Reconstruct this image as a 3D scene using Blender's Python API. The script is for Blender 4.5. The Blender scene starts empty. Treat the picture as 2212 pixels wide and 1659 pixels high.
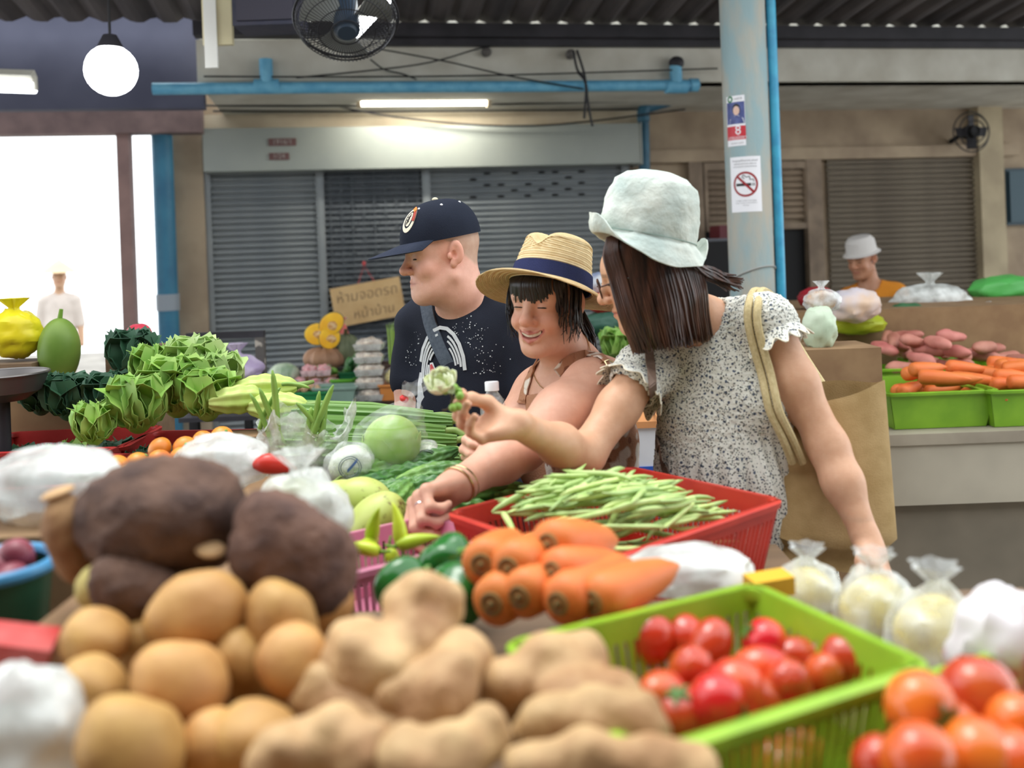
import bpy, bmesh, math, random
import numpy as np
from mathutils import Vector, Matrix, Euler, noise as mnoise

# ------------------------------------------------------------ camera, sky, exposure
SC = bpy.context.scene
COL = SC.collection
FPX, HZ, ROLL, CAMZ = 2000.0, 540.0, math.radians(2.1), 1.5
cam_d = bpy.data.cameras.new('camera'); cam = bpy.data.objects.new('camera', cam_d); COL.objects.link(cam)
cam_d.sensor_width = 36.0; cam_d.sensor_fit = 'HORIZONTAL'; cam_d.lens = 36.0*FPX/2212.0
cam_d.shift_y = -(829.5-HZ)/2212.0
cr, sr = math.cos(ROLL), math.sin(ROLL)
cam.matrix_world = Matrix(((cr, sr, 0, 0), (0, 0, -1, 0), (-sr, cr, 0, CAMZ), (0, 0, 0, 1)))
cam_d.clip_start = 0.02
cam_d.dof.use_dof = True; cam_d.dof.focus_distance = 2.5
cam_d.dof.aperture_fstop = (cam_d.lens/1000.0)/0.014
SC.camera = cam
SC.view_settings.view_transform = 'Standard'; SC.view_settings.look = 'None'
SC.view_settings.gamma = 1.0; SC.view_settings.exposure = 0.34; SC.view_settings.use_curve_mapping = False
world = bpy.data.worlds.new('sky'); SC.world = world; world.use_nodes = True
world.node_tree.nodes['Background'].inputs[0].default_value = (0.93, 0.97, 1.0, 1)
world.node_tree.nodes['Background'].inputs[1].default_value = 2.1
sun_d = bpy.data.lights.new('hazy_sun', 'SUN'); sun_d.energy = 1.5; sun_d.angle = math.radians(25); sun_d.color = (1.0, 0.97, 0.92)
sun = bpy.data.objects.new('hazy_sun', sun_d); COL.objects.link(sun)
sun.rotation_euler = Vector((0.22, -0.22, -0.95)).to_track_quat('-Z', 'Y').to_euler()

def P(px, py, d):
    a = (px-1106.0)/FPX; b = (HZ-py)/FPX
    return Vector(((a*cr+b*sr)*d, d, CAMZ+(-a*sr+b*cr)*d))
def PZ(px, py, z):
    "point at pixel lying at height z"
    a = (px-1106.0)/FPX; b = (HZ-py)/FPX
    Z = -a*sr+b*cr
    d = (z-CAMZ)/Z
    return Vector(((a*cr+b*sr)*d, d, z))

# ------------------------------------------------------------ materials
def lin(c):
    if max(c) > 1.0: c = [v/255.0 for v in c[:3]]
    return tuple((v/12.92 if v <= .04045 else ((v+.055)/1.055)**2.4) for v in c[:3])+(1.0,)
MATS = {}
def M(name, c1, c2=None, scale=8.0, rough=.5, bump=0.0, bscale=60.0, metal=0.0, trans=0.0, sss=0.0, coat=0.0,
      detail=3.0, var=0.0, lo=.35, hi=.65, emit=0.0, attr=None, spec=.5, alpha=1.0, stretch=None, ior=1.45):
    if name in MATS: return MATS[name]
    m = bpy.data.materials.new(name); m.use_nodes = True; MATS[name] = m
    nt = m.node_tree; N = nt.nodes; L = nt.links
    b = N['Principled BSDF']
    b.inputs['Roughness'].default_value = rough; b.inputs['Metallic'].default_value = metal
    b.inputs['Specular IOR Level'].default_value = spec; b.inputs['IOR'].default_value = ior
    b.inputs['Transmission Weight'].default_value = trans; b.inputs['Coat Weight'].default_value = coat
    b.inputs['Alpha'].default_value = alpha
    if sss:
        b.inputs['Subsurface Weight'].default_value = sss
        b.inputs['Subsurface Radius'].default_value = (0.9, 0.45, 0.3); b.inputs['Subsurface Scale'].default_value = 0.012
    tc = N.new('ShaderNodeTexCoord'); vec = tc.outputs['Object']
    if stretch:
        mp = N.new('ShaderNodeMapping'); mp.inputs['Scale'].default_value = stretch; L.new(vec, mp.inputs[0]); vec = mp.outputs[0]
    out = None
    if attr:
        a = N.new('ShaderNodeAttribute'); a.attribute_name = attr; out = a.outputs['Color']
    if c2 is not None:
        n = N.new('ShaderNodeTexNoise'); n.inputs['Scale'].default_value = scale; n.inputs['Detail'].default_value = detail
        L.new(vec, n.inputs['Vector'])
        r = N.new('ShaderNodeValToRGB'); r.color_ramp.elements[0].position = lo; r.color_ramp.elements[1].position = hi
        r.color_ramp.elements[0].color = lin(c1); r.color_ramp.elements[1].color = lin(c2)
        L.new(n.outputs['Fac'], r.inputs[0])
        if out is None: out = r.outputs[0]
        else:
            mx = N.new('ShaderNodeMix'); mx.data_type = 'RGBA'; mx.blend_type = 'MULTIPLY'; mx.inputs[0].default_value = 1.0
            L.new(out, mx.inputs[6]); L.new(r.outputs[0], mx.inputs[7]); out = mx.outputs[2]
    if var:
        oi = N.new('ShaderNodeObjectInfo'); hs = N.new('ShaderNodeHueSaturation')
        mr = N.new('ShaderNodeMapRange'); mr.inputs[3].default_value = 1-var; mr.inputs[4].default_value = 1+var
        L.new(oi.outputs['Random'], mr.inputs[0]); L.new(mr.outputs[0], hs.inputs['Value'])
        mr2 = N.new('ShaderNodeMapRange'); mr2.inputs[3].default_value = .5+var*.06; mr2.inputs[4].default_value = .5-var*.06
        L.new(oi.outputs['Random'], mr2.inputs[0]); L.new(mr2.outputs[0], hs.inputs['Hue'])
        if out is None: hs.inputs['Color'].default_value = lin(c1)
        else: L.new(out, hs.inputs['Color'])
        out = hs.outputs[0]
    if out is None: b.inputs['Base Color'].default_value = lin(c1)
    else: L.new(out, b.inputs['Base Color'])
    if bump:
        n2 = N.new('ShaderNodeTexNoise'); n2.inputs['Scale'].default_value = bscale; n2.inputs['Detail'].default_value = 3
        L.new(vec, n2.inputs['Vector'])
        bp = N.new('ShaderNodeBump'); bp.inputs['Strength'].default_value = bump; bp.inputs['Distance'].default_value = .01
        L.new(n2.outputs['Fac'], bp.inputs['Height']); L.new(bp.outputs[0], b.inputs['Normal'])
    if emit:
        b.inputs['Emission Color'].default_value = lin(c1); b.inputs['Emission Strength'].default_value = emit
    return m

def film(name, tint=(235, 240, 240), alpha=.3, rough=.18, bs=40, bump=.6):
    "thin clear plastic film: part see-through, part glossy haze"
    if name in MATS: return MATS[name]
    m = bpy.data.materials.new(name); m.use_nodes = True; MATS[name] = m
    nt = m.node_tree; N = nt.nodes; L = nt.links
    b = N['Principled BSDF']; b.inputs['Base Color'].default_value = lin(tint); b.inputs['Roughness'].default_value = rough
    b.inputs['Specular IOR Level'].default_value = .7
    tc = N.new('ShaderNodeTexCoord'); n = N.new('ShaderNodeTexNoise'); n.inputs['Scale'].default_value = bs; n.inputs['Detail'].default_value = 4
    L.new(tc.outputs['Object'], n.inputs['Vector'])
    bp = N.new('ShaderNodeBump'); bp.inputs['Strength'].default_value = bump; bp.inputs['Distance'].default_value = .01
    L.new(n.outputs['Fac'], bp.inputs['Height']); L.new(bp.outputs[0], b.inputs['Normal'])
    r = N.new('ShaderNodeMapRange'); r.inputs[1].default_value = .35; r.inputs[2].default_value = .7
    r.inputs[3].default_value = alpha*.5; r.inputs[4].default_value = min(1, alpha*1.7)
    L.new(n.outputs['Fac'], r.inputs[0]); L.new(r.outputs[0], b.inputs['Alpha'])
    return m

# ------------------------------------------------------------ geometry helpers: shapes are (verts, faces)
def join(*gs):
    V = []; F = []
    for v, f in gs:
        o = len(V); V += [tuple(p) for p in v]; F += [tuple(i+o for i in q) for q in f]
    return V, F
def xf(g, loc=(0, 0, 0), rot=(0, 0, 0), sc=(1, 1, 1)):
    if isinstance(sc, (int, float)): sc = (sc,)*3
    m = Matrix.LocRotScale(Vector(loc), rot if isinstance(rot, Matrix) else Euler(rot), Vector(sc))
    return [tuple(m @ Vector(p)) for p in g[0]], g[1]
def xfm(g, m):
    return [tuple(m @ Vector(p)) for p in g[0]], g[1]
def box(x0, x1, y0, y1, z0, z1):
    v = [(x, y, z) for z in (z0, z1) for y in (y0, y1) for x in (x0, x1)]
    return v, [(0, 2, 3, 1), (4, 5, 7, 6), (0, 1, 5, 4), (2, 6, 7, 3), (0, 4, 6, 2), (1, 3, 7, 5)]
def cbox(cx, cy, cz, w, d, h): return box(cx-w/2, cx+w/2, cy-d/2, cy+d/2, cz-h/2, cz+h/2)
def lathe(prof, n=24, close=True):
    "prof: list of (r, z); r=0 at the ends closes"
    V = []; F = []; rows = []
    for r, z in prof:
        if r < 1e-6: rows.append([len(V)]); V.append((0, 0, z))
        else:
            rows.append(list(range(len(V), len(V)+n)))
            V += [(r*math.cos(2*math.pi*i/n), r*math.sin(2*math.pi*i/n), z) for i in range(n)]
    for a, b in zip(rows, rows[1:]):
        for i in range(n):
            j = (i+1) % n
            if len(a) == 1 and len(b) == 1: continue
            if len(a) == 1: F.append((a[0], b[j], b[i]))
            elif len(b) == 1: F.append((a[i], a[j], b[0]))
            else: F.append((a[i], a[j], b[j], b[i]))
    return V, F
def frame_t(t):
    t = Vector(t).normalized(); u = Vector((0, 0, 1)) if abs(t.z) < .9 else Vector((1, 0, 0))
    x = u.cross(t).normalized(); return x, t.cross(x)
def tube(pts, r, n=8, caps=True, flat=1.0):
    "tube along points; r number or list; flat squeezes the second axis"
    pts = [Vector(p) for p in pts]; m = len(pts)
    rs = [r]*m if isinstance(r, (int, float)) else list(r)
    V = []; F = []; px = None
    for i, p in enumerate(pts):
        t = pts[min(i+1, m-1)]-pts[max(i-1, 0)]
        if t.length < 1e-9: t = Vector((0, 0, 1))
        t.normalize()
        if px is None: x, y = frame_t(t)
        else:
            x = px-t*px.dot(t)
            if x.length < 1e-6: x, y = frame_t(t)
            x.normalize(); y = t.cross(x)
        px = x
        for k in range(n):
            a = 2*math.pi*k/n
            V.append(tuple(p+x*(rs[i]*math.cos(a))+y*(rs[i]*flat*math.sin(a))))
    for i in range(m-1):
        for k in range(n):
            k2 = (k+1) % n
            F.append((i*n+k, i*n+k2, (i+1)*n+k2, (i+1)*n+k))
    if caps:
        F.append(tuple(range(n-1, -1, -1))); F.append(tuple((m-1)*n+k for k in range(n)))
    return V, F
def bez(p0, p1, p2, p3, n=12):
    p0, p1, p2, p3 = map(Vector, (p0, p1, p2, p3)); o = []
    for i in range(n+1):
        t = i/n; s = 1-t
        o.append(p0*s**3+p1*3*s*s*t+p2*3*s*t*t+p3*t**3)
    return o
def spline(pts, n=6):
    "Catmull-Rom through points"
    pts = [Vector(p) for p in pts]; o = []
    for i in range(len(pts)-1):
        a = pts[max(i-1, 0)]; b = pts[i]; c = pts[i+1]; d = pts[min(i+2, len(pts)-1)]
        for k in range(n):
            t = k/n
            o.append(.5*((2*b)+(c-a)*t+(2*a-5*b+4*c-d)*t*t+(3*b-a-3*c+d)*t**3))
    o.append(pts[-1]); return o
def ball(rx, ry=None, rz=None, nu=20, nv=12, f=None):
    "ellipsoid; f(direction)->radius factor"
    ry = ry or rx; rz = rz or rx; V = []; F = []
    def pt(d):
        k = f(d) if f else 1.0
        return (d[0]*rx*k, d[1]*ry*k, d[2]*rz*k)
    V.append(pt((0, 0, -1)))
    for j in range(1, nv):
        a = -math.pi/2+math.pi*j/nv
        for i in range(nu):
            b = 2*math.pi*i/nu
            V.append(pt((math.cos(a)*math.cos(b), math.cos(a)*math.sin(b), math.sin(a))))
    V.append(pt((0, 0, 1))); T = len(V)-1
    for i in range(nu):
        j = (i+1) % nu
        F.append((0, 1+j, 1+i)); F.append((T, T-nu+i, T-nu+j))
        for k in range(nv-2):
            F.append((1+k*nu+i, 1+k*nu+j, 1+(k+1)*nu+j, 1+(k+1)*nu+i))
    return V, F
def grid(nu, nv, f, wrap=False):
    V = [tuple(f(i/(nu if wrap else nu-1), j/(nv-1))) for j in range(nv) for i in range(nu)]
    F = []
    for j in range(nv-1):
        for i in range(nu if wrap else nu-1):
            i2 = (i+1) % nu
            F.append((j*nu+i, j*nu+i2, (j+1)*nu+i2, (j+1)*nu+i))
    return V, F
def nz(p, s=1.0): return mnoise.noise(Vector(p)*s)
def rough_up(g, amp, s, seed=0):
    c = Vector((0, 0, 0))
    for p in g[0]: c += Vector(p)
    c /= len(g[0]); out = []
    for p in g[0]:
        q = Vector(p); d = (q-c)
        if d.length > 1e-9: q = q+d.normalized()*amp*mnoise.noise(q*s+Vector((seed*7.3, seed*3.1, 0)))
        out.append(tuple(q))
    return out, g[1]
def slab(g, t):
    "give an open sheet a thickness along its normals"
    me = bpy.data.meshes.new('tmp'); me.from_pydata(g[0], [], g[1]); me.update()
    nn = [v.normal.copy() for v in me.vertices]; bpy.data.meshes.remove(me)
    n = len(g[0]); V = list(g[0])+[tuple(Vector(p)-q*t) for p, q in zip(g[0], nn)]
    F = list(g[1])+[tuple(reversed([i+n for i in f])) for f in g[1]]
    cnt = {}
    for f in g[1]:
        for a, b in zip(f, f[1:]+f[:1]): cnt[(a, b)] = 1
    for (a, b) in cnt:
        if (b, a) not in cnt: F.append((b, a, a+n, b+n))
    return V, F

# ------------------------------------------------------------ objects
def mesh(name, g, mat, smooth=True, auto=None):
    me = bpy.data.meshes.new(name)
    me.from_pydata([tuple(p) for p in g[0]], [], g[1])
    if mat is not None: me.materials.append(mat)
    if smooth: me.polygons.foreach_set('use_smooth', [True]*len(me.polygons))
    me.update()
    if auto:
        me.set_sharp_from_angle(angle=math.radians(auto))
    return me
def tag(o, label=None, cat=None, group=None, kind=None):
    if label: o['label'] = label
    if cat: o['category'] = cat
    if group: o['group'] = group
    if kind: o['kind'] = kind
    return o
def thing(name, label, cat, loc=(0, 0, 0), rot=(0, 0, 0), group=None, kind=None):
    o = bpy.data.objects.new(name, None); COL.objects.link(o); o.empty_display_size = .05
    o.location = loc; o.rotation_euler = rot
    return tag(o, label, cat, group, kind)
def obj(name, g, mat, parent=None, smooth=True, auto=35, loc=None, rot=None, world=False, label=None):
    me = g if isinstance(g, bpy.types.Mesh) else mesh(name, g, mat, smooth, auto if smooth else None)
    o = bpy.data.objects.new(name, me); COL.objects.link(o)
    if loc is not None: o.location = loc
    if rot is not None: o.rotation_euler = rot
    if parent is not None:
        o.parent = parent
        if world: o.matrix_parent_inverse = pinv(parent)
    if label: o['label'] = label
    return o
def pinv(o):
    m = Matrix.LocRotScale(o.location, o.rotation_euler, o.scale)
    if o.parent: m = Matrix.LocRotScale(o.parent.location, o.parent.rotation_euler, o.parent.scale) @ o.matrix_parent_inverse @ m
    return m.inverted()
def solo(name, g, mat, label, cat, loc=(0, 0, 0), rot=(0, 0, 0), group=None, kind=None, smooth=True, auto=35):
    return tag(obj(name, g, mat, None, smooth, auto, loc, rot), label, cat, group, kind)
def dup(o, loc=None, rot=None, sc=None, label=None, parent=None, mat=None):
    c = o.copy(); COL.objects.link(c)
    if parent is not None: c.parent = parent
    if loc is not None: c.location = loc
    if rot is not None: c.rotation_euler = rot if not isinstance(rot, Matrix) else rot.to_euler()
    if sc is not None: c.scale = (sc,)*3 if isinstance(sc, (int, float)) else sc
    if label: c['label'] = label
    for ch in list(o.children): dup(ch, parent=c)
    return c
def aim(d, up=(0, 0, 1)):
    "euler that turns local +X to direction d"
    d = Vector(d).normalized(); y = Vector(up).cross(d)
    if y.length < 1e-4: y = Vector((0, 1, 0)).cross(d)
    y.normalize(); z = d.cross(y)
    return Matrix((d, y, z)).transposed().to_euler()
def text_g(s, size=.1, ext=.001, align='CENTER', thin=0.0, shear=0.0):
    cu = bpy.data.curves.new('t', 'FONT'); cu.body = s; cu.size = size; cu.extrude = ext; cu.align_x = align; cu.align_y = 'CENTER'; cu.resolution_u = 3; cu.offset = -thin; cu.shear = shear
    o = bpy.data.objects.new('t', cu); COL.objects.link(o)
    dg = bpy.context.evaluated_depsgraph_get(); me = o.evaluated_get(dg).to_mesh()
    g = ([tuple(v.co) for v in me.vertices], [tuple(p.vertices) for p in me.polygons])
    o.evaluated_get(dg).to_mesh_clear(); bpy.data.objects.remove(o); bpy.data.curves.remove(cu)
    return g
rnd = random.Random(7)
# ------------------------------------------------------------ the setting
def struct(name, g, mat, loc=(0, 0, 0), rot=(0, 0, 0), smooth=False):
    return tag(obj(name, g, mat, None, smooth, 35 if smooth else None, loc, rot), kind='structure')
WA = math.radians(10.4); W0 = Vector((-.752, 7.3, 0)); WROT = (0, 0, WA)
we = Vector((math.cos(WA), math.sin(WA), 0)); wn = Vector((math.sin(WA), -math.cos(WA), 0))
def WS(px, py, t=0.0):
    "wall-local (s, z) of a pixel on the plane t metres in front of the back wall"
    a = (px-1106.0)/FPX; b = (HZ-py)/FPX
    D = Vector((a*cr+b*sr, 1, -a*sr+b*cr))
    q = W0-Vector((0, 0, CAMZ))+wn*t
    d = q.dot(wn)/D.dot(wn); p = D*d
    return (p-(W0-Vector((0, 0, CAMZ)))).dot(we), p.z+CAMZ
def WP(s, t, z): return W0+we*s+wn*t+Vector((0, 0, z))

m_conc = M('floor_concrete', (142, 138, 130), (108, 104, 98), scale=3, rough=.75, bump=.15, bscale=30)
m_cream = M('cream_paint', (206, 194, 170), (178, 164, 142), scale=2.5, rough=.8, bump=.1)
m_white = M('aged_white_paint', (214, 212, 200), (190, 186, 172), scale=3, rough=.8, bump=.1)
m_dark = M('dark_steel', (52, 50, 56), (38, 37, 42), scale=6, rough=.6)
m_roof = M('weathered_roof_sheet', (86, 80, 80), (58, 54, 57), scale=5, rough=.8, stretch=(1, .2, 1))
m_shut = M('shutter_grey', (150, 156, 158), (138, 145, 149), scale=4, rough=.4, metal=.25)
m_shutd = M('shutter_dark_grey', (112, 118, 124), (96, 103, 110), scale=9, rough=.5, metal=.25)
m_hood = M('hood_grey_green', (150, 156, 150), (140, 147, 143), scale=2, rough=.5)
m_blue = M('blue_plastic_pipe', (116, 184, 214), (92, 162, 198), scale=14, rough=.4)
m_beige = M('beige_plaster', (176, 158, 134), (150, 132, 112), scale=3, rough=.85, bump=.1)
m_brown = M('brown_louvre', (150, 132, 112), (120, 104, 88), scale=6, rough=.7)
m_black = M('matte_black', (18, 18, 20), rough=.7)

struct('floor', box(-9, 9, -4.6, 16, -.1, 0), m_conc)
sA = WS(378, 500)[0]; sB = WS(2600, 500)[0]
ztop = 2.6
struct('wall_back', box(sA, sB, 0, .2, 0, 3.1), m_beige, W0, WROT)
sh0 = WS(438, 320, .25)[0]; sh1 = WS(1384, 320, .25)[0]; zh1 = WS(900, 272, .25)[1]; zh0 = WS(900, 362, .25)[1]
# upper cream band over the hood
struct('trim_1', box(sh0-.1, sh1+.1, -.05, 0, zh1-.1, ztop), m_cream, W0, WROT)
hood = thing('shutter_hood', 'long pale grey metal hood above the roller shutters', 'shutter hood', W0, WROT)
obj('casing', box(sh0, sh1, -.25, -.002, zh0, zh1), m_hood, hood, smooth=False)
obj('end_cap', box(sh1, sh1+.012, -.258, -.002, zh0-.01, zh1+.004), m_hood, hood, smooth=False)
m_rust = M('faded_red_brown', (112, 84, 82), (96, 70, 70), scale=40, rough=.8)
m_plate = M('navy_plate', (44, 48, 92), rough=.5)
m_pale = M('pale_ink', (158, 152, 150), rough=.8)
for (txt, px, py, w, h, plate, ink, t) in (('1916/1', 610, 307, .20, .055, m_rust, m_pale, .25), ('1/24', 603, 338, .145, .052, m_rust, m_pale, .25), ('1916/2', 1497, 333, .16, .06, m_plate, M('blue_ink', (120, 128, 190), rough=.6), 0)):
    s, z = WS(px, py, t)
    th = thing('number_plate', {'1916/1': 'upper of two faded red-brown number plates on the grey hood', '1/24': 'lower, shorter faded red-brown number plate on the grey hood', '1916/2': 'small navy number plate on the beige wall'}[txt], 'number plate', WP(s, t+.004, z), WROT)
    obj('plate', cbox(0, 0, 0, w, .006, h), plate, th, smooth=False)
    obj('lettering', xf(text_g(txt, h*.95), (0, -.0045, 0), (math.pi/2, 0, 0)), ink, th, smooth=False)
# roller shutters: every slat is a piece
zsh = zh0+.12
SP = .0463
def slat_mesh(name, w, mat):
    pr = [(.012, 0), (.012, .006), (-.002, .0085), (-.006, .010), (-.018, .016), (-.023, .025), (-.020, .034), (-.010, .041), (.010, .0455), (.012, .0462)]
    V = []; F = []
    for s in (0, w): V += [(s, y, z) for y, z in pr]
    n = len(pr)
    for i in range(n-1): F.append((i, n+i, n+i+1, i+1))
    return mesh(name, (V, F), mat, True, 30)
def shutter(label, pxa, pxb, mat, t=.02):
    s0 = WS(pxa, 450, t)[0]; s1 = WS(pxb, 450, t)[0]
    r = thing('roller_shutter', label, 'shutter', WP(s0, t, 0), WROT)
    me = slat_mesh('slat', s1-s0, mat); n = int(zsh/SP)
    for k in range(n):
        obj('slat', me, None, r, loc=(0, 0, zsh-(k+1)*SP))
    return r, s0, s1
r1, _, _ = shutter('closed grey roller shutter at the left, beside the beige column', 456, 684, m_shut)
r2, s20, s21 = shutter('darker grey roller shutter in the middle, behind the folding grille', 702, 914, m_shutd)
r3, s30, s31 = shutter('wide grey roller shutter with rows of vent slots', 931, 1346, m_shut)
vm = mesh('vent_slot', xf(lathe([(0, -.004), (.5, -.004), (.5, .004), (0, .004)], 16), rot=(math.pi/2, 0, 0), sc=(.062, .02, 1)), m_black, True, 30)
for row, (py, xs) in enumerate(((367, (1023, 1082, 1141, 1199, 1256)), (379, (1052, 1112, 1170, 1228)), (394, (1022, 1082, 1141, 1199, 1256)), (407, (1052, 1111, 1170, 1227)), (420.5, (1022, 1082, 1140, 1199, 1256)))):
    for px in xs:
        s, z = WS(px, py, .04)
        k = round((zsh-z-.5*SP)/SP); z = zsh-(k+.5)*SP+.003
        obj('vent_slot', vm, None, r3, loc=(s-s30, -.021, z))
# folding grille in front of the middle shutter
gr = thing('folding_grille', 'dark thin lattice grille across the middle shutter', 'grille', WP(s20, .05, 0), WROT)
wid = s21-s20
for k in range(9):
    x = wid*(k+.5)/9
    obj('upright', box(x-.0022, x+.0022, -.003, .003, .02, zsh), m_shutd, gr, smooth=False)
lat = mesh('lattice_bar', tube([(-wid/9, 0, -.11), (wid/9, 0, .11)], .0018, 4), m_shutd)
for j in range(11):
    for k in range(1, 8, 2):
        for sg in (1, -1):
            obj('lattice_bar', lat, None, gr, loc=(wid*(k+.5)/9, -.006*sg, .1+j*.19), rot=(0, 0, 0 if sg > 0 else math.pi))
for pxa, pxb in ((684, 701), (914, 931), (1346, 1362), (441, 456)):
    s0 = WS(pxa, 450, .05)[0]; s1 = WS(pxb, 450, .05)[0]
    o = solo('shutter_rail', join(box(s0, s1, -.06, -.01, 0, zh0+.06), box(s0+.018, s1-.018, -.066, -.06, 0, zh0+.06)), m_shut,
         {684: 'grey upright rail between left and middle shutters', 914: 'grey upright rail between middle and slotted shutters', 1346: 'grey upright rail at the right end of the slotted shutter', 441: 'grey upright rail beside the beige column'}[pxa], 'rail', W0, WROT, smooth=False)
# canopy slab with beam, dark purlin, corrugated roof
sL = WS(425, 140, 1.34)[0]
struct('trim_2', join(box(sL, sB, -1.3, 0, ztop, ztop+.05), box(sL, sB, -1.34, -1.16, ztop, ztop+.27), box(sL, sB, -1.20, -1.17, ztop+.27, 3.26)), m_white, W0, WROT)
struct('trim_9', box(sA-5, sL-.01, -1.0, -.9, WS(200, 238, .95)[1], 3.3), M('slate_fascia', (86, 88, 106), (64, 66, 84), scale=1.6, rough=.8), W0, WROT)
struct('trim_3', join(box(sL, sB, -1.46, -1.345, 2.875, 2.96), box(WS(835, 100, 1.4)[0], sB, -1.40, -1.345, 2.83, 2.875)), m_dark, W0, WROT)
def roof():
    V = []; F = []; n = 360; x0, x1 = -5.2, 9.0
    rows = [(-1.30, 2.985), (-3.0, 3.20), (-4.05, 3.335)]
    for y, z in rows:
        for i in range(n+1):
            x = x0+(x1-x0)*i/n; u = (x/.185) % 1.0
            h = .032*max(0.0, min(1.0, 2.2*(abs(u-.5)*2)-.9))
            V.append((x, y, z+h))
    for j in range(len(rows)-1):
        for i in range(n):
            a = j*(n+1)+i; F.append((a, a+1, a+n+2, a+n+1))
    return V, F
struct('ceiling', slab(roof(), .002), m_roof, W0, WROT)
struct('trim_4', join(*[box(-5.2, 9, y-.04, y+.04, z-.1, z-.012) for y, z in ((-2.5, 3.13), (-3.3, 3.23), (-4.0, 3.32))]), m_dark, W0, WROT)
struct('ceiling', box(-9, 9, -4.5, -.15, 3.25, 3.3), m_roof)  # unseen roof over the camera, added to cut sky light from behind
struct('added_wall_front', box(-9, 9, -4.6, -4.5, 0, 3.3), m_beige)  # unseen wall, added to close off light behind the camera
# left: column, pipe, posts, header beam, open street beyond
s0 = WS(381, 500, .1)[0]; s1 = WS(443, 500, .1)[0]
struct('wall_left', box(s0, s1, -.1, .2, 0, 3.0), m_beige, W0, WROT)
s0 = WS(262, 500, .3)[0]; s1 = WS(289, 500, .3)[0]
struct('trim_5', box(s0, s1, -.36, -.24, 0, 2.9), M('brown_post', (150, 122, 116), (128, 104, 100), scale=5, rough=.8), W0, WROT)
zA = WS(130, 292, .3)[1]; zB = WS(130, 238, .3)[1]
struct('trim_6', join(box(sA-4.5, s1+.5, -.38, -.22, zA, zB)), M('brown_beam', (138, 116, 112), (112, 94, 92), scale=5, rough=.8), W0, WROT)
pv = thing('drain_pipe', 'thick blue plastic drain pipe against the beige column', 'pipe', WP(WS(357, 500, .2)[0], .2, 0), WROT)
obj('pipe', tube([(0, 0, 0), (0, 0, 2.55)], .075, 16), M('teal_pipe', (60, 126, 156), (50, 108, 140), scale=6, rough=.5), pv)
obj('collar', tube([(0, 0, 1.15), (0, 0, 1.27)], .084, 16), M('pale_collar', (150, 160, 170), rough=.5), pv)
# main pipe run below the soffit
def wtube(pxs, t, r, n=10): return [WP(WS(px, py, t)[0], t, WS(px, py, t)[1]) for px, py in pxs]
mp = thing('water_pipe', 'long bright blue water pipe running under the white soffit', 'pipe', WP(WS(900, 187, 1.40)[0], 1.40, 2.6))
obj('pipe', tube(wtube(((330, 192), (700, 189), (1100, 187), (1500, 184)), 1.40, .03), .037, 14), m_blue, mp, world=True)
for px, top in ((576, 128), (1461, 142)):
    a = WS(px, 187, 1.40); b = WS(px, top, 1.40)
    obj('branch', tube([WP(a[0], 1.40, a[1]), WP(a[0], 1.40, b[1])], .042, 12), m_blue, mp, world=True)
    obj('tee', tube([WP(a[0]-.075, 1.40, a[1]), WP(a[0]+.075, 1.40, a[1])], .047, 12), m_blue, mp, world=True)
obj('end_cap', tube([WP(WS(1490, 184, 1.40)[0], 1.40, WS(1490, 184, 1.40)[1]), WP(WS(1507, 184, 1.40)[0], 1.40, WS(1507, 184, 1.40)[1])], .046, 12), m_blue, mp, world=True)
obj('vent_cap', xf(ball(.052, .052, .045), WP(WS(1461, 138, 1.40)[0], 1.40, WS(1461, 136, 1.40)[1])), m_dark, mp, world=True)
dp = thing('downpipe', 'blue downpipe bracketed to the wall right of the hood', 'pipe', WP(WS(1391, 360, .12)[0], .12, 1.5))
obj('pipe', tube(wtube(((1397, 620), (1390, 252)), .12, .03), .045, 12), M('grey_blue_pipe', (58, 108, 132), (48, 92, 116), scale=8, rough=.5), dp, world=True)
obj('elbow', tube(spline(wtube(((1390, 262), (1392, 236), (1418, 225), (1560, 182)), .3, .03), 5), .05, 12), M('grey_blue_pipe', (0, 0, 0)), dp, world=True)
# fluorescent batten over the hood
tl = thing('fluorescent_lamp', 'lit fluorescent batten lamp on the cream band above the hood', 'lamp', WP(WS(917, 221, .6)[0], .6, WS(917, 221, .6)[1]), WROT)
lw = WS(1052, 221, .6)[0]-WS(782, 221, .6)[0]
obj('housing', cbox(0, .03, .055, lw+.08, .06, .05), m_white, tl, smooth=False)
m_glow = M('lamp_glow', (255, 246, 224), emit=8.0)
obj('tube', tube([(-lw/2, 0, 0), (lw/2, 0, 0)], .026, 14), m_glow, tl)
for sg in (-1, 1): obj('end_cap', cbox(sg*(lw/2+.02), .01, .02, .03, .06, .11), m_cream, tl, smooth=False)
def lamp_light(parent, w, energy, rot, loc=(0, 0, -.04), col=(1, .95, .84)):
    ld = bpy.data.lights.new('tube_light', 'AREA'); ld.shape = 'RECTANGLE'; ld.size = w; ld.size_y = .05; ld.energy = energy; ld.color = col
    lo = bpy.data.objects.new('tube_light', ld); COL.objects.link(lo); lo.parent = parent; lo.location = loc; lo.rotation_euler = rot
lamp_light(tl, lw, 7, (.55, 0, 0), (0, 0, -.035)); lamp_light(tl, lw, 7, (2.2, 0, 0), (0, .06, .0))
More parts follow.
